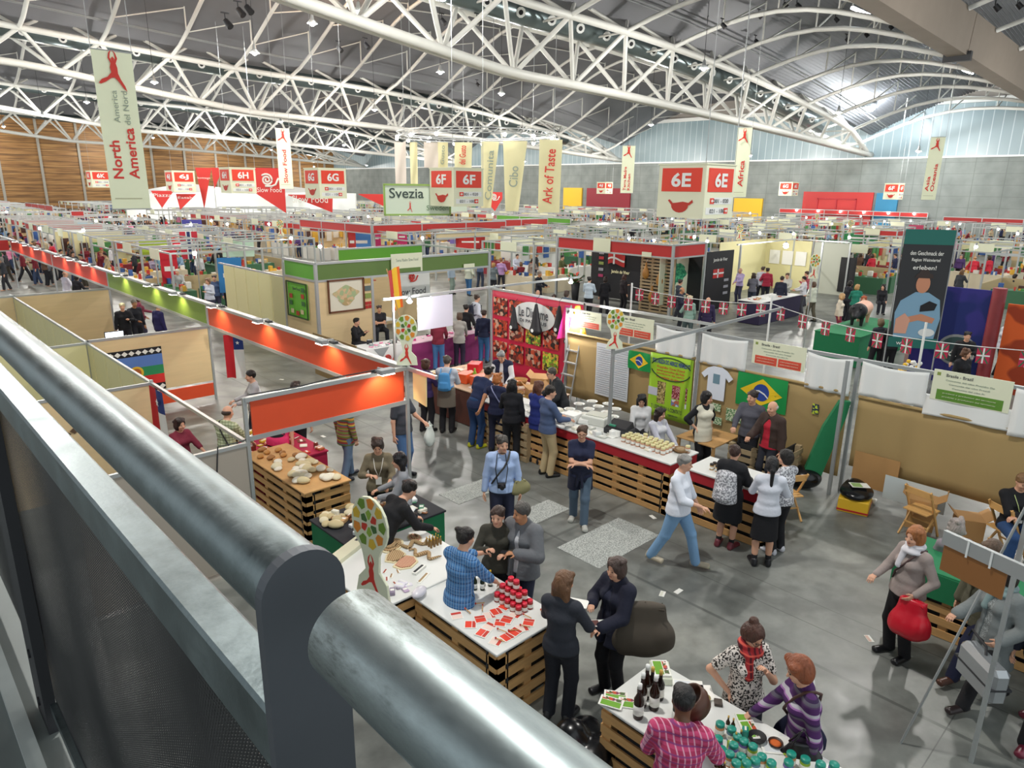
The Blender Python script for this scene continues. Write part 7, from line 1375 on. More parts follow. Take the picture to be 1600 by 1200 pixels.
bag_tote('dark navy tote bag with a white cord on the woman in stripes', local_to_world(P28, (.22, -.05, 1.40)), P28.rotation_euler[2]+1.2, .36, .36, .12, ON('#1a1f3c', .8), PAPER, hang=.42)
bag_tote('black leather handbag at the hip of the woman in stripes', local_to_world(P28, (-.22, .10, 1.18)), P28.rotation_euler[2]+1.5, .30, .26, .12, mat('black_leather', '#15131a', .3), hang=.12, name='handbag')
P29 = person('dark-skinned seller in a magenta plaid shirt with a yellow lanyard, behind the spice table', (3.86, 2.20), 165, 1.74, topm=PLM, bot='#22242f', hair='#0c0a0a', skin=2, arms=('fwd', 'phone'), lanyard='#d8b83a', hp=.4, lean=.15, fat=1.08)
wp = wrist(P29, True); pt = thing('clay_pot', 'brown clay pot held up by the seller in the magenta shirt', 'pot', (wp[0]+.12, wp[1]+.05, wp[2]+.02)); MB().lathe([(.05, 0), (.12, .02), (.15, .10), (.14, .17), (.125, .17), (.13, .1), (.08, .03), (.01, .03)], n=24).build('pot_body', mat('clay', '#4a2a18', .45, var=.3), pt); pt.rotation_euler = (-.5, -.5, 0)
P30 = person('young woman with long hair in a dark sweater, seen from behind by the jar table', W(880, 900), 155, 1.68, top='#2c2f38', bot='#1b1d26', hair='#6b4a30', fem=True, style='long', arms=('fwd', 'chest'), hy=-.3, legs='stand')
w30 = wrist(P30, True); booklet('white paper held by the long-haired young woman', (w30[0]+.03, w30[1]+.05, w30[2]+.02), .15, .2, .5, PAPER, name='held_paper', cat='paper')
P31 = person('woman in a dark navy coat looking left, holding a leaflet', W(968, 871), -55, 1.66, top='#20243a', bot='#14141a', hair='#4a3a34', fem=True, style='bob', jacket=('#15182c', .72, .05), arms=('fwd', 'chest'), fat=1.1, shoes='#121216')
bag_tote('huge brown-grey cloth bag hanging from the shoulder of the woman in the navy coat', local_to_world(P31, (-.30, -.12, 1.30)), P31.rotation_euler[2]+.9, .62, .62, .28, mat('khaki_canvas', '#4c443a', .8, var=.15), hang=.02, name='shoulder_bag')
w31 = wrist(P31, False); booklet('small dark leaflet held by the woman in the navy coat', (w31[0], w31[1]+.05, w31[2]+.03), .11, .18, .9, ON('#6a4440'), name='held_leaflet', cat='leaflet')
P32 = person('man in a blue plaid shirt between the mask table and the jar table', (4.28, 5.30), 140, 1.74, topm=PLB, bot='#14151c', hair='#17110e', arms=('point', 'table'), lean=.10, hy=-.1, skin=0, sleeve='roll')
P33 = person('woman in a dark olive sweater holding a phone at the jar table', W(778, 790), 0, 1.66, top='#37352c', bot='#17161c', hair='#3a2820', fem=True, style='short', arms=('chest', 'phone'), legs='stand', fat=1.08, hy=-.25)
w33 = wrist(P33, False); item('mobile_phone', 'black phone held by the woman in the olive sweater', 'phone', MB().box(-.035, .035, -.07, .07, 0, .012, bev=.004), BLK, (w33[0], w33[1]-.02, w33[2]+.03), .4)
P34 = person('grey-haired man in a grey shirt jacket beside the woman in the olive sweater', W(818, 794), -35, 1.74, top='#cfcfd2', bot='#2c2f44', hair='#4a4642', jacket=('#6a6c70', .80, .035), arms=('chest', 'down'), skin=1, hy=-.5)
P35 = person('dark-haired man in black leaning over the dark table, below the orange board', (4.38, 7.02), 128, 1.76, top='#121216', bot='#17171c', hair='#17110e', lean=.62, arms=('reach', 'reach'), hp=.5)
P36 = person('woman in an olive cardigan with a white badge facing the dark table', W(590, 684), 8, 1.66, top='#6f6550', bot='#1c1a20', hair='#33231c', fem=True, style='bob', arms=('fwd', 'chest'), lanyard='#d8d4cc', hp=.5, fat=1.08, sleeve='roll')
P37 = person('woman in a grey top with straight black hair at the orange stand post', W(627, 704), -80, 1.62, top='#8f9196', bot='#1c2438', hair='#0f0d12', fem=True, style='long', arms=('fwd', 'fwd'))
P38 = person('person in a bright pink T-shirt bending under the orange board, seen from behind', (5.05, 11.35), 170, 1.70, top='#e0346c', bot='#14141a', hair='#2a1c14', sleeve='short', lean=.5, arms=('table', 'down'), strap=('#2a1c24', 1), fat=1.1)
P39 = person('balding man in a pale green plaid shirt by the magenta food table', W(348, 640, 1.66), 160, 1.70, topm=PLG, bot='#3a3c3a', hair='#3a2c24', style='bald', arms=('fwd', 'table'), lean=.1, strap=('#26241f', 1))
P40 = person('seated person in maroon stretching hands to the magenta food table', W(278, 655, 1.25), 60, 1.66, top='#7a2438', bot='#2a2430', hair='#2a1a14', fem=True, style='bob', sit=1, arms=('reach', 'reach'), sleeve='roll')
P41 = person('man in a dark grey T-shirt and jeans behind the orange stand post', (7.0, 10.3), 60, 1.78, top='#3f424a', bot='#4a6c98', hair='#3a2c24', sleeve='short', arms=('fwd', 'down'), fat=1.1)
bag_tote('white and green plastic bag carried at the orange stand post', (7.55, 10.2, 1.0), .5, .3, .4, .14, ON('#dfe4dc', .4), hang=.08, name='plastic_bag')
P42 = person('person with a colourful woven scarf and jeans walking past under the orange board', (6.15, 10.9), 140, 1.68, topm=m_weave('woven_scarf', '#9a3a34', '#6a7a3a', .08, 2, .5, [('#d8a83a', .11, .25, 2), ('#3a6a7a', .09, .2, 2)]), bot='#6a7f98', hair='#4a3424', tl=.72, legs='step', shoes='#2a2a30')
P43 = person('person in black trousers walking under the orange board', (5.75, 12.0), 170, 1.72, top='#1c1c22', bot='#121217', hair='#2a1c14', legs='step')
P44 = person('person in a pale shirt beside the long Chilean flag', W(394, 580), -60, 1.68, top='#b4b2b4', bot='#2a3040', hair='#17110e', arms=('fwd', 'fwd'))
P45 = person('man in black photographing behind the low brown partition', W(555, 500, 1.3), 80, 1.72, top='#17171c', bot='#2a2a30', hair='#1c1512', sit=.9, arms=('phone', 'phone'))
P46 = person('seated man with folded arms by the small table in the green stand', W(592, 478, 1.3), 20, 1.72, top='#26262c', bot='#22242c', hair='#3a2c24', sit=1, arms='cross', sleeve='short')
P47 = person('woman in black with a white tote bag at the magenta table', W(728, 478), 165, 1.70, top='#141418', bot='#141418', hair='#1c1410', style='short', arms=('fwd', 'bag'), res=.016)
bag_tote('white tote bag with a black print on the woman in black at the magenta table', local_to_world(P47, (.30, .0, 1.2)), P47.rotation_euler[2]+1.2, .34, .4, .08, PAPER, hang=.25)
P48 = person('man in a white shirt with a navy backpack walking behind the woman in black', W(744, 466), 120, 1.78, top='#d8dce8', bot='#3a5274', hair='#4a3a30', res=.016, arms=('down', 'bag')); backpack('navy backpack on the man in the white shirt near the magenta table', P48, ON('#1a1f34', .7), z=1.22)
bag_tote('brown paper bag beside the man with the navy backpack', local_to_world(P48, (.32, .1, .95)), .5, .3, .34, .14, CARD, hang=.05, name='paper_bag')
P49 = person('person in a grey coat and dark tights leaning on the magenta table', (13.1, 16.1), 175, 1.66, top='#a9a49c', bot='#2a1c34', hair='#5a4434', fem=True, style='bob', tl=.78, arms=('table', 'table'), res=.016, lean=.15)
P50 = person('person in a dark red top and jeans leaning on the magenta table', (12.3, 16.1), 175, 1.66, top='#7a1f34', bot='#4a7ab0', hair='#3a2820', arms=('table', 'table'), res=.016, lean=.2)
P51 = person('person with a grey tote at the magenta table', (14.0, 16.0), 170, 1.66, top='#1c2440', bot='#3a6a9a', hair='#3a2820', res=.016)
# figures around the ham stand and the right aisle
mid = [
 (921, 434, 1.76, 160, '#c2d0dc', '#17171c', '#17110e', 'short', 'man in a pale blue shirt seen from behind at the ham stand'), (946, 434, 1.70, 170, '#1c1a20', '#1c1a20', '#2a1a14', 'bob', 'person in black at the ham stand counter'),
 (975, 430, 1.68, 120, '#241c20', '#17171c', '#4a2c24', 'long', 'long-haired person in dark clothes before the black ham poster'), (840, 455, 1.3, 20, '#5a7ac0', '#22242c', '#b8a89a', 'bald', 'seated bald man in a blue shirt behind the crimson banner'),
 (866, 462, 1.3, -10, '#2a2430', '#22242c', '#3a2a24', 'bob', 'seated woman in dark purple behind the crimson banner'), (842, 425, 1.74, 60, '#22242e', '#22242c', '#8a7a6a', 'short', 'man in a dark suit left of the ham stand'),
 (885, 460, 1.6, 150, '#5a6a7a', '#2a3040', '#4a3a30', 'bob', 'person in grey-blue left of the ham stand'), (878, 400, 1.76, 60, '#5a6038', '#3a3a30', '#2a1c14', 'short', 'person in an olive jacket reaching by the red-flowered plant'),
 (905, 478, 1.66, 60, '#c8ccd4', '#2a2a34', '#8a7a70', 'short', 'person in a pale jacket behind the flag string'), (1062, 438, 1.70, 100, '#2c3440', '#1c2028', '#3a2c24', 'short', 'man in a dark jacket beside the ham stand post'),
 (1083, 440, 1.3, -10, '#141418', '#141418', '#1c120e', 'bob', 'woman in black with hands at her face at the ham stand'), (1064, 458, 1.5, 60, '#1f2438', '#1c2028', '#6a5a50', 'bald', 'bald man in navy seated before the ham stand'),
 (1078, 468, 1.6, -170, '#8aa89a', '#4a5a5a', '#c8b89a', 'bob', 'fair-haired woman in sage green behind the flag string'), (1107, 466, 1.70, -20, '#2a1f44', '#17171c', '#b8a8a0', 'bald', 'man in dark purple in front of the black panel'),
 (1158, 420, 1.70, -60, '#b8a8d0', '#3a3a50', '#b89a8a', 'bald', 'man in a lilac shirt behind the indigo table'), (1178, 428, 1.68, 160, '#6a6a74', '#3a4250', '#3a2a20', 'long', 'long-haired woman in grey beside the indigo table'),
 (1192, 418, 1.76, 160, '#c8ccd4', '#2a2a34', '#4a3a2c', 'short', 'man in a pale shirt with a dark strap at the indigo table'), (1200, 420, 1.74, 170, '#a82a40', '#2a2a34', '#2a1c14', 'short', 'person in red at the indigo table'),
 (1222, 433, 1.76, 140, '#1c2034', '#22304a', '#2a1c16', 'short', 'man in a dark T-shirt and jeans beside the white pole'), (1231, 428, 1.7, -40, '#c4c4bc', '#2a2a34', '#5a4434', 'short', 'man in a grey shirt behind the white pole'),
 (1258, 433, 1.66, -100, '#d8d8dc', '#4a4a50', '#1c1410', 'short', 'person in a white T-shirt on the right side of the aisle'), (1273, 442, 1.66, -140, '#c8ccba', '#5a5444', '#5a4030', 'bob', 'woman in a pale green top with a tote bag in the right aisle'),
 (1262, 425, 1.66, -130, '#b0505a', '#3a3a44', '#4a3428', 'short', 'person in dusty red in the right aisle'), (1315, 460, 1.66, 60, '#d8ccb8', '#8a2a44', '#c8a070', 'bob', 'fair-haired woman in cream left of the pig model'),
 (1340, 446, 1.68, 160, '#1f7a64', '#2a2a34', '#b8905a', 'bob', 'woman in a teal top behind the pig model'), (1350, 468, 1.6, -30, '#d8d8dc', '#3a2a2a', '#a8502c', 'bob', 'ginger woman in a white blouse and dark vest beside the pig model'),
 (1328, 440, 1.7, 100, '#22242e', '#22242c', '#17110e', 'bob', 'person in black left of the woman in teal'), (1380, 446, 1.3, -20, '#1c1c22', '#22242c', '#17110e', 'long', 'seated woman in black before the white text panel'),
 (1378, 500, 1.7, 175, '#2a3038', '#1c1c22', '#6a5a40', 'bob', 'person in dark grey before the green table'), (1398, 502, 1.72, 170, '#14161c', '#14161c', '#17110e', 'short', 'man in black beside the green table'),
 (1415, 458, 1.7, -20, '#d8d0c8', '#c8a8a0', '#8a6a50', 'short', 'man in a hat and pale clothes beside the farmer banner'), (1575, 500, 1.76, 70, '#dfe2ea', '#1c1a20', '#6a4a34', 'short', 'man in a white shirt working at the serving table on the right'),
 (1512, 520, 1.72, -20, '#141418', '#141418', '#17110e', 'short', 'person in black before the round blue emblem'), (1508, 552, 1.62, 10, '#17171c', '#17171c', '#5a3a24', 'curly', 'curly-haired person half hidden behind the flag string'),
 (783, 405, 1.7, 170, '#b08ab8', '#2a2a34', '#8a5a34', 'short', 'person with a pink backpack left of the ham stand'), (771, 412, 1.66, 165, '#6a7478', '#2a2a34', '#a8804a', 'bob', 'fair-haired person with a grey bag beyond the green stand'),
 (808, 398, 1.72, 20, '#c8ccdc', '#3a3a54', '#3a2a20', 'short', 'person in pale blue behind the red-edged table beyond the green stand'), (832, 405, 1.66, 10, '#9a8a80', '#4a4440', '#3a2c28', 'bob', 'person in taupe taking a photo beyond the green stand'),
 (705, 408, 1.72, 60, '#a8b8c8', '#8a9a90', '#4a3a2c', 'short', 'person in pale blue at the right part of the green stand'), (732, 410, 1.7, 160, '#c8ccba', '#3a6a9a', '#4a3a2c', 'short', 'person in cream and jeans at the right part of the green stand'),
 (750, 400, 1.76, 150, '#5a6a8a', '#3a4458', '#4a3a2c', 'short', 'tall person in slate blue at the right part of the green stand'), (208, 470, 1.7, 60, '#22242e', '#22242c', '#8a8478', 'short', 'man in a dark vest between the beech partitions'),
 (190, 475, 1.66, 40, '#14141a', '#22242c', '#d8c8a0', 'short', 'person in a straw hat and black top between the beech partitions'), (245, 475, 1.7, 150, '#241f54', '#3a3a50', '#6a5a4a', 'short', 'person in indigo beyond the green header board'),
 (215, 462, 1.7, 120, '#8a3a50', '#3a3a50', '#3a2a24', 'bob', 'person in wine red beyond the green header board'), (100, 425, 1.74, 150, '#dcdce8', '#2a2a40', '#a88a70', 'bald', 'bald man in white at the upper left behind the red header board'),
 (118, 430, 1.7, 160, '#17171f', '#22222c', '#1c1410', 'bob', 'person in black at the upper left behind the red header board'), (250, 395, 1.76, 150, '#86b8d8', '#22406a', '#8a8478', 'short', 'man in a sky blue shirt beyond the header board, left'),
 (272, 390, 1.76, 130, '#a0b0c0', '#3a4a60', '#3a2c24', 'short', 'man in a grey-blue shirt beyond the header board'), (238, 402, 1.3, 40, '#c8b8d0', '#3a3a50', '#241a18', 'bob', 'seated woman in white beyond the header board'),
 (215, 395, 1.3, 10, '#2a2026', '#22242c', '#3a2a24', 'short', 'seated person in a dark vest beyond the header board'), (228, 398, 1.3, 20, '#3a2a4a', '#22242c', '#5a3a28', 'long', 'seated long-haired woman in violet beyond the header board'),
 (172, 385, 1.7, 100, '#dcdce0', '#2a2a34', '#6a5a4a', 'short', 'person in white beyond the red header board'), (158, 390, 1.6, 60, '#7a2030', '#2a2a34', '#c8283a', 'short', 'person in a red cap beyond the red header board'),
 (145, 380, 1.7, 60, '#2a2440', '#2a2a34', '#d8a83a', 'short', 'person in a yellow hat beyond the red header board'), (277, 425, 1.6, 20, '#a8aaa8', '#5a5a60', '#d8d0c4', 'short', 'white-haired person in grey beyond the green header board'),
 (335, 435, 1.6, 20, '#4a5a7a', '#3a3a50', '#4a3a30', 'short', 'man in denim blue beyond the orange header board'), (326, 440, 1.6, -20, '#c8ccd8', '#3a3a50', '#8a6a50', 'bob', 'person in white beyond the orange header board'),
 (383, 432, 1.74, 60, '#17171c', '#17171c', '#dcd8d0', 'short', 'white-haired man in a black coat beyond the orange header board'), (352, 428, 1.7, 160, '#22242c', '#17171c', '#3a2c24', 'short', 'person in charcoal beyond the orange header board')]
HW = {'short': 0, 'bob': 1, 'long': 1, 'bald': 0, 'curly': 1}
vi = 0
for (px, py, h, fa, tp, bt, hr, st, lab) in mid:
    seated = h < 1.4; hh = 1.70 if h < 1.64 else h; x, y = G(px, py, (h if not seated else 1.28)*.98)
    am = [('fwd', 'fwd'), ('down', 'fwd'), ('chest', 'down'), ('down', 'down'), ('fwd', 'bag')][vi % 5]; vi += 1
    person(lab, (x, y), fa, hh, top=tp, bot=bt, hair=hr, style=st, arms=am if not seated else ('table', 'lap'), legs=('stand', 'step', 'wide')[vi % 3], fem=bool(HW[st]), sit=1 if seated else 0, res=.018, hy=((vi*37) % 7-3)*.12, skin=1 if vi % 6 == 0 else 0)
cam1 = thing('camera_body', 'black camera hanging at the chest of the man in the light blue shirt', 'camera', local_to_world(P1, (.02, .2, 1.02)), P1.rotation_euler[2]); MB().box(-.06, .06, -.03, .03, -.04, .04, bev=.01).build('body_shell', BLK, cam1); MB().cyl((0, .03, 0), (0, .10, 0), .034, n=14).build('lens', BLK, cam1); MB().tube([(-.06, 0, .03), (-.09, -.03, .25), (-.06, -.12, .46), (.06, -.12, .46), (.09, -.03, .25), (.06, 0, .03)], .008, 5).build('neck_strap', BLK, cam1)
bag_tote('olive shoulder bag at the hip of the man in the light blue shirt', local_to_world(P1, (-.27, .02, 1.08)), P1.rotation_euler[2]+.4, .28, .24, .12, ON('#8a845c', .8), hang=.05, name='shoulder_bag')
# ---------------------------------------------------------------- the rest of the fair: rows of stands and the crowd
def booth(kind, label, group):
    """4 x 4 m stand unit, open to the low-x and low-y sides"""
    t = thing('market_stand', label, 'stand', (0, 0, 0), 0, group); S = 3.9; b = MB()
    for x in (0, S):
        for y in (0, S): b.box(x-.04, x+.04, y-.04, y+.04, 0, 2.55)
    if kind != 4: b.box(-.03, .03, S/2-.03, S/2+.03, 0, 2.55)
    for z in (2.5,) if kind in (1, 3) else (2.5, 2.1):
        beam((0, 0, z+.05), (S, 0, z+.05), .06, .07, b); beam((0, 0, z+.05), (0, S, z+.05), .06, .07, b)
    beam((0, S, 2.55), (S, S, 2.55), .06, .07, b); beam((S, 0, 2.55), (S, S, 2.55), .06, .07, b); beam((0, S/2, 2.55), (S, S/2, 2.55), .05, .06, b); b.build('frame', ALU, t)
    wm = {0: BEECH, 1: CREAM, 2: WHT, 3: ON('#b9a57c'), 4: ON('#c9cdd0')}[kind]; hw = (2.3, 2.3, 2.2, 1.1, .0)[kind]
    if kind < 4: b = MB(); slab(0, S, S, S, .02, hw, .05, b); (slab(S, 0, S, S, .02, hw, .05, b) if kind in (0, 3) else None); b.build('back_wall', wm, t)
    if kind == 0: b = MB(); slab(0, 0, S, 0, 2.1, 2.5, .04, b); slab(0, 0, 0, S, 2.1, 2.5, .04, b); b.build('fascia', RED, t)
    if kind == 2: slab(0, 0, 0, S, 2.1, 2.5, .04).build('fascia', SIGNC, t)
    r = random.Random(kind+20); b = MB(); b.box(.2, 1.0, .3, 3.5, 0, .88).box(1.3, 3.5, .25, .95, 0, .88); b.build('tables', [ON('#d4d2ca'), ON('#8f3038'), ON('#dcdcd8'), ON('#3b6a4a'), ON('#cfc3a8')][kind], t)
    b = MB()
    for i in range(34):
        if i % 2: x, y = r.uniform(.2, .9), r.uniform(.3, 3.3)
        else: x, y = r.uniform(1.3, 3.3), r.uniform(.3, .8)
        w = r.uniform(.06, .22); b.box(x, x+w, y, y+w*r.uniform(.6, 1.4), .88, .9+r.uniform(.03, .3), r.randrange(7))
    for i in range(6 if kind < 3 else 0): y = .3+i*.6; b.box(S-.12, S-.05, y, y+.42, 1.2+.2*(i % 2), 1.9, r.randrange(7)); b.box(y, y+.42, S-.12, S-.05, 1.1+.25*(i % 2), 1.9, r.randrange(7))
    g = b.build('goods', [ON(c) for c in ('#c23a30', '#e8e4da', '#3a5fa0', '#d8a83a', '#4a8a4a', '#4a2c24', '#c9b08a')], t); g['kind'] = 'stuff'
    b = MB().box(-.08, -.05, 1.2, 2.4, 2.15, 2.6); b.build('sign_plate', SIGNC, t); return t
KD = ['stand unit with red header boards and beech walls in the crowded hall', 'stand unit with plain cream walls in the crowded hall', 'stand unit with white walls and a cream header in the crowded hall', 'stand unit with tan board walls and a thin open frame in the crowded hall', 'open grey-walled stand unit in the crowded hall']
GR = 'market stands filling the hall'; PB = [booth(k, KD[k], GR) for k in range(5)]; used = [False]*5
EXC = [(*[v-1 for v in G(250, 352, 0)][:1], G(250, 352, 0)[0]+27, G(250, 352, 0)[1]-7, G(250, 352, 0)[1]+15), (9, 19, 10, 28.5), (20, 30.5, 12, 24.5), (30, 39.5, 13, 21), (21, 28, -3, 12), (20, 24.6, 0, 200), (5.9, 9.2, 0, 200)]
def free(x, y, s=3.9): return not any(x < b and x+s > a and y < d and y+s > c for a, b, c, d in EXC)
r = random.Random(12); n = 0
cells = []
for bx in (1.0, 9.8, 14.8, 25, 29.2, 35.5, 39.7, 46.5, 50.7, 57.5, 61.7, 69, 73.2, 80, 84.2):
    y = 1.0
    while y < 130:
        step = 4.0 if int(y/12) % 2 == 0 else 4.6
        if r.random() < .66: cells.append((bx, y))
        y += step+(2.6 if r.random() < .22 else 0)
def inview(x, y, z=1.0, m=60):
    q = np.array([x, y, z-CAM_H]); d = q @ FW
    if d < 1: return False
    u, v = 800+F_PX*(q @ RT)/d, 600-F_PX*(q @ UP)/d; return -m < u < 1600+m and v < 1300
for (x, y) in cells:
    if not free(x, y) or not inview(x+2, y+2) or (x < 6.3 and y < 45) or (x > 12.3 and x < 20 and y < 16.5 and y > -3) or x*x+y*y < 18*18 or (24 < x < 39 and y < 12 and y > 4): continue
    if (x < 9.5 and y < 20) : continue
    k = r.choice((0, 1, 2, 3, 3, 4, 4, 4, 3, 4, 4, 3)); o = PB[k] if not used[k] else dup(PB[k]); used[k] = True; o.location = (x+r.uniform(-.1, .1), y+r.uniform(-.1, .1), 0); n += 1
    if n > 250: break
for k in range(5):
    if not used[k]: PB[k].location = (60, 20+6*k, 0)
# header boards that can be told apart
def header(px, z, w, along, m, label, h=.5, depth=4):
    x, y = G(px[0], px[1], z); t = thing('header_board', label, 'stand', (x, y, 0)); q = (w, 0) if along == 'x' else (0, w)
    slab(0, 0, q[0], q[1], z-h, z, .05).build('fascia', m, t); b = MB()
    for u in np.linspace(0, 1, max(2, int(w/3)+1)): b.box(q[0]*u-.04, q[0]*u+.04, q[1]*u-.04, q[1]*u+.04, 0, z)
    b.build('posts', ALU, t); beam((0, 0, z+.05), (q[0], q[1], z+.05), .1, .08).build('beam', ALU, t); beam((0, 0, z-h), (q[0], q[1], z-h), .08, .07).build('beam', ALU, t); return t
header((580, 352), 2.9, 9.5, 'y', RED, 'deep red header board running left from the corner below the 6G sign'); header((582, 352), 2.9, 11.5, 'x', RED, 'deep red header board with cream plates below the Svezia board'); header((770, 344), 2.9, 6, 'x', RED, 'short deep red header board under the yellow banners')
header((892, 342), 2.9, 9, 'y', BGRN, 'green header board under the Ark of Taste banner'); hdr = header((1450, 333), 2.9, 19, 'y', RED, 'long red header board with small lamps before the red door'); header((1600, 343), 2.9, 7.0, 'y', RED, 'red header board at the far right edge below the Asia Oceania banner'); header((82, 322), 2.9, 14, 'y', RED, 'red header board at the far upper left beside the British flag'); header((110, 330), 2.9, 1, 'x', RED, 'short red header board at the far left corner')
header((1010, 352), 2.7, 10, 'y', ON('#d0d3d2'), 'pale grey header beam behind the red ham stand', .25); header((680, 365), 2.7, 9, 'x', ON('#c9b892'), 'tan header beam beyond the green stand', .25)
for i in range(6): MB().ball((-.15, 1.5+3*i, 2.75), .14, 8).build('lamp_bulb', BULB, hdr)
for (px, py, w, h, m, lab, cat) in ((93, 313, 1.3, 2.2, None, 'British flag hanging at the far left under the brown wall', 'flag'), (297, 392, .9, 1.5, None, 'Norwegian flag hanging beyond the header board on the left', 'flag'), (265, 420, .7, 1.8, ON('#c8182c'), 'red cloth hanging beyond the green header board', 'cloth'), (240, 388, 1.3, .8, ON('#a9c23a'), 'yellow-green banner beyond the header board', 'banner'), (360, 430, .9, 1.4, ON('#2f7fc0'), 'blue roll-up sign beyond the orange header board', 'sign'), (62, 375, 1.2, 2.4, ON('#e0a83a'), 'orange and white roll-up sign at the far left', 'sign'), (136, 368, 1.0, 2.0, ON('#8fc4dc'), 'pale blue poster at the far left', 'poster'), (372, 388, 1.6, .9, ON('#bcd8c4'), 'pale green banner left of the green stand', 'banner'), (565, 378, 1.3, 1.7, ON('#4a86c8'), 'blue landscape poster beyond the green stand', 'poster'), (582, 385, .35, 2.6, ON('#3a4fb0'), 'narrow blue flag beyond the green stand', 'flag'), (587, 372, .7, 1.2, MAG, 'magenta roll-up sign beyond the green stand', 'sign'), (628, 370, .7, 1.0, MAG, 'second magenta sign right of the blue poster', 'sign'), (550, 378, .5, 1.6, RED, 'red flag left of the blue landscape poster', 'flag'), (720, 368, 1.6, 1.2, ON('#7a6ab0'), 'violet banner beyond the right end of the green stand', 'banner'), (735, 378, 1.8, .8, RED, 'red board beyond the right end of the green stand', 'board'), (755, 375, 1.0, 1.6, ON('#2a3a7a'), 'dark blue round-patterned poster beyond the green stand', 'poster'), (795, 392, 1.0, 2.0, PAPER, 'white roll-up sign with coloured squares left of the ham stand', 'sign'), (300, 350, 1.5, .7, ON('#4a4aa0'), 'violet-blue banner under the far red pennants', 'banner'), (1345, 372, 2.4, 1.2, ON('#2f8a4f'), 'green board in the far right aisle', 'board'), (1410, 372, .9, 1.2, ON('#b82a44'), 'red and white flag in the far right aisle left of the farmer banner', 'flag'), (1430, 362, 1.2, 1.2, ON('#b03a5a'), 'wine-coloured cloth in the far right aisle', 'cloth')):
    z1 = 2.45; x, y = G(px, py, z1-h/2); nrm = (-x/math.hypot(x, y), -y/math.hypot(x, y), 0)
    if 'British' in lab or 'Norwegian' in lab:
        t = thing('flag', lab, 'flag', (x, y, z1-h/2+.3)); base = ON('#2a2f7a' if 'British' in lab else '#c8283c'); board((0, 0, 0), w, h, nrm, base, 'cloth', t, .01)
        for (a, c, m2, l_) in ((.32, 1, WHT, .01), (1, .22, WHT, .01), (.18, 1, RED if 'British' in lab else ON('#22306a'), .02), (1, .12, RED if 'British' in lab else ON('#22306a'), .02)): board(Vector(nrm)*l_, w*a, h*c, nrm, m2, 'cross', t, .004)
    else:
        t = thing('poster_board' if cat in ('poster', 'board', 'sign', 'banner') else cat, lab, cat, (x, y, z1-h/2)); board((0, 0, 0), w, h, nrm, m, 'panel', t, .02); board(Vector(nrm)*.01, w*.6, h*.12, nrm, PAPER, 'lettering_block', t, .004); MB().cyl(Vector(nrm)*-.05+Vector((0, 0, h/2)), Vector(nrm)*-.05+Vector((0, 0, -(z1-h/2))), .02, n=6).build('pole', ALU, t)
# bright white halls at the far left, lit stalls at the centre
wl = thing('white_hall', 'brightly lit white walled area with white canopies under the red pennants, far left', 'stand', (*G(250, 352, 0), 0)); x0, y0 = wl.location.x, wl.location.y
MB().box(0, 26, 14, 14.2, 0, 4.2).box(25.8, 26, -6, 14, 0, 4.2).build('walls', WHT, wl); MB().add([(0, 0, 4.0), (12, 0, 4.4), (12, 12, 4.4), (0, 12, 4.0), (6, 6, 5.4)], [[0, 1, 4], [1, 2, 4], [2, 3, 4], [3, 0, 4]]).add([(13, 0, 4.0), (25, 0, 4.4), (25, 12, 4.4), (13, 12, 4.0), (19, 6, 5.4)], [[0, 1, 4], [1, 2, 4], [2, 3, 4], [3, 0, 4]]).build('canopy', WHT, wl)
for i in range(4): lamp_light(x0+3+6*i, y0+6, 3.6, 500, r=.2, name='canopy_light')
st_ = thing('lit_stall_row', 'row of brightly lit cream stalls with red panels before the dark red door', 'stand', (*G(960, 338, 0), 0)); x0, y0 = st_.location.x, st_.location.y
b = MB(); [b.box(-.1, .1, 5*i, 5*i+4.6, 2.6, 4.0) for i in range(-2, 4)]; b.build('sign_boards', ON('#efe6b8'), st_); b = MB(); [b.box(1, 1.1, 5*i, 5*i+4.6, .2, 2.6) for i in range(-2, 4)]; b.build('back_walls', PAPER, st_); b = MB(); [b.box(.2, .4, 5*i+.3, 5*i+4.2, .9, 1.6) for i in range(-2, 4)]; b.build('red_panels', RED, st_)
b = MB(); [b.box(-.1, .0, 5*i, 5*i+.1, 0, 4) for i in range(-2, 5)]; b.build('posts', ALU, st_)
for i in range(-2, 4, 2): lamp_light(x0-1.5, y0+5*i+2, 3.8, 260, (1, .93, .7), r=.2, name='stall_light')
for i in range(8): MB().ball((0, -9+3.8*i, 4.1), .22, 8).build('lamp_bulb', BULB, st_)
# lamps that glare between the stands
gl = thing('spot_lamp', 'glaring little lamp among the crowded far stands', 'lamp', (0, 0, 0), 0, 'glaring lamps among the far stands'); MB().ball((0, 0, 0), .085, 8).build('bulb', BULB, gl); MB().cyl((0, 0, .05), (0, 0, .22), .05, n=6).cyl((.09, .09, -2.6), (.09, .09, .15), .02, n=6).cyl((.09, .09, .12), (0, 0, .14), .015, n=5).build('pole', ALU2, gl)
GL = [(62, 357), (130, 360), (211, 341), (298, 351), (304, 396), (10, 331), (500, 385), (545, 340), (575, 338), (625, 336), (770, 335), (880, 372), (905, 380), (983, 372), (1022, 375), (1085, 370), (1105, 377), (1172, 333), (1155, 342), (1207, 340), (1240, 365), (1292, 342), (1300, 350), (1325, 352), (1327, 371), (1382, 346), (1423, 345), (1500, 350), (1525, 386), (1434, 416), (1187, 364), (330, 345), (355, 350), (150, 345), (935, 350), (960, 345), (1000, 350), (1050, 342), (1365, 355), (1480, 348), (1560, 358), (1590, 365), (420, 350), (455, 372), (660, 372), (710, 352), (1260, 340), (1345, 338)]
many(gl, [(*G(px, py, 2.62), 2.62) for px, py in GL])
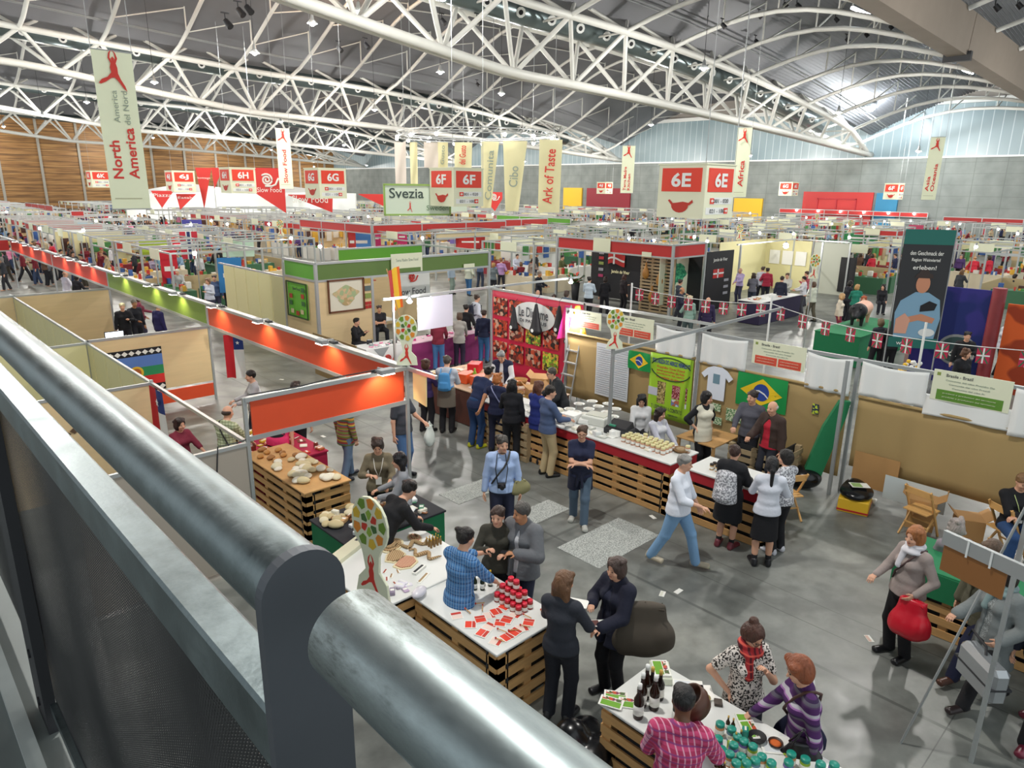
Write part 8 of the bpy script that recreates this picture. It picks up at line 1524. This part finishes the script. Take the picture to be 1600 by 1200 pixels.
# crowd ----------------------------------------------------------------
protos = []
PR = [dict(arms=('fwd', 'fwd'), style='short', legs='stand'), dict(arms=('down', 'fwd'), style='bob', fem=True, legs='stand'), dict(arms=('walk', 'down'), style='short', legs='walk'), dict(arms=('down', 'chest'), style='long', fem=True, legs='step'), dict(arms=('table', 'table'), style='short', lean=.3), dict(arms=('bag', 'down'), style='bob', fem=True, tl=.72, legs='step'), dict(arms=('chest', 'phone'), style='bald', legs='wide', fat=1.15), dict(arms=('table', 'lap'), style='bob', fem=True, sit=1)]
for k, d in enumerate(PR): protos.append(person('x', (0, 0), 0, 1.70, res=.028, **d))
TOPC = [('black', '#1b1b20'), ('navy', '#20284a'), ('grey', '#7c7f86'), ('white', '#dcdde0'), ('dark red', '#7a1f2c'), ('pale blue', '#8fb0d0'), ('brown', '#5c4434'), ('violet', '#4c3468'), ('green', '#3f6a4a'), ('beige', '#b8a888'), ('bright red', '#c4283a'), ('charcoal', '#34363c'), ('pink', '#c87a98')]
BOTC = ['#1c1c22', '#24304a', '#3a4a68', '#2a2a30', '#4a443a', '#17171c']; HRC = ['#241a14', '#3a2818', '#120e0c', '#6a4a2c', '#8a8680', '#a87a44']
def area(px, py): return ('on the far left' if px < 330 else 'left of the middle' if px < 620 else 'in the middle of the hall' if px < 980 else 'right of the middle' if px < 1280 else 'on the far right')+(', far back' if py < 345 else ', past the stands')
AIS = lambda x, y: free(x, y, .1)
r = random.Random(77); cnt = 0; tries = 0; firstp = [True]*8
while cnt < 188 and tries < 6000:
    tries += 1; px = r.uniform(-5, 1605); py = r.choice((r.uniform(322, 350), r.uniform(335, 385), r.uniform(350, 425)))
    if px < 320 and py > 392 and r.random() < .6: continue
    if 390 < px < 800 and py > 372: continue
    if 860 < px < 1250 and py > 362: continue
    if px > 1440 and py > 430: continue
    x, y = G(px, py, 1.65)
    if x > 96 or y > 168 or (x < 6.4 and y < 26) or x < .5: continue
    if any(a-.3 < x < b_+.3 and c-.3 < y < d+.3 for a, b_, c, d in EXC[:5]): continue
    k = r.randrange(8); src = protos[k]; o = src if firstp[k] else dup(src); firstp[k] = False; o.location = (x, y, 0); o.rotation_euler = (0, 0, r.uniform(-PI, PI)); s_ = r.uniform(.93, 1.06); o.scale = (s_,)*3
    cn, cc = r.choice(TOPC); bc_ = r.choice(BOTC); hc = r.choice(HRC); o['label'] = '%s person in a %s top %s' % ('seated' if k == 7 else 'leaning' if k == 4 else 'standing', cn, area(px, py)); o['group'] = 'people in the far crowd, '+cn+' tops'
    for c in o.children:
        nm = c.name.split('.')[0]
        if nm in ('shirt', 'trousers', 'hair'):
            c.material_slots[0].link = 'OBJECT'; c.material_slots[0].material = FM(cc) if nm == 'shirt' else FM(bc_) if nm == 'trousers' else mat('hair_'+hc, hc, .55)
    cnt += 1

# the people beyond those, too small and too many to tell apart
tiny = []
for k, d in enumerate(PR[:6]):
    q = person('x', (0, 0), 0, 1.70, res=.045, **d); ch = []
    for c in list(q.children):
        me = c.data; v = np.zeros(len(me.vertices)*3); me.vertices.foreach_get('co', v); f = np.zeros(len(me.polygons)*4, int)
        if len(me.loops) == len(f): me.loops.foreach_get('vertex_index', f); ch.append((c.name.split('.')[0], v.reshape(-1, 3), f.reshape(-1, 4)))
        bpy.data.objects.remove(c)
    bpy.data.objects.remove(q); tiny.append(ch)
pal = [SKINS[0]]+[FM(c) for _, c in TOPC]+[FM(c) for c in BOTC]+[mat('hair_'+c, c, .55) for c in HRC]; parts = []; r = random.Random(5); c = 0
while c < 800:
    px = r.uniform(-5, 1605); py = r.choice((r.uniform(318, 345), r.uniform(322, 362), r.uniform(330, 362) if 380 < px < 1250 else r.uniform(345, 400))); x, y = G(px, py, 1.65)
    if x > 96 or y > 168 or x < .5 or (820 < px < 1250 and py > 350) or any(a-.3 < x < b_+.3 and e-.3 < y < d+.3 for a, b_, e, d in EXC[:5]): continue
    a = r.uniform(0, 6.28); R_ = np.array([[math.cos(a), math.sin(a), 0], [-math.sin(a), math.cos(a), 0], [0, 0, 1]]); t1 = 1+r.randrange(13); b1 = 14+r.randrange(6); h1 = 20+r.randrange(6)
    for nm, v, f in tiny[r.randrange(6)]: parts.append((v @ R_+np.array([x, y, 0]), f, 0 if nm == 'body' else t1 if nm == 'shirt' else h1 if nm == 'hair' else b1))
    c += 1
o = bpy.data.objects.new('crowd', np_mesh('crowd', parts, pal)); COL.objects.link(o); tag(o, 'dense crowd of tiny far visitors between the rows of stands at the back', 'crowd', kind='stuff')
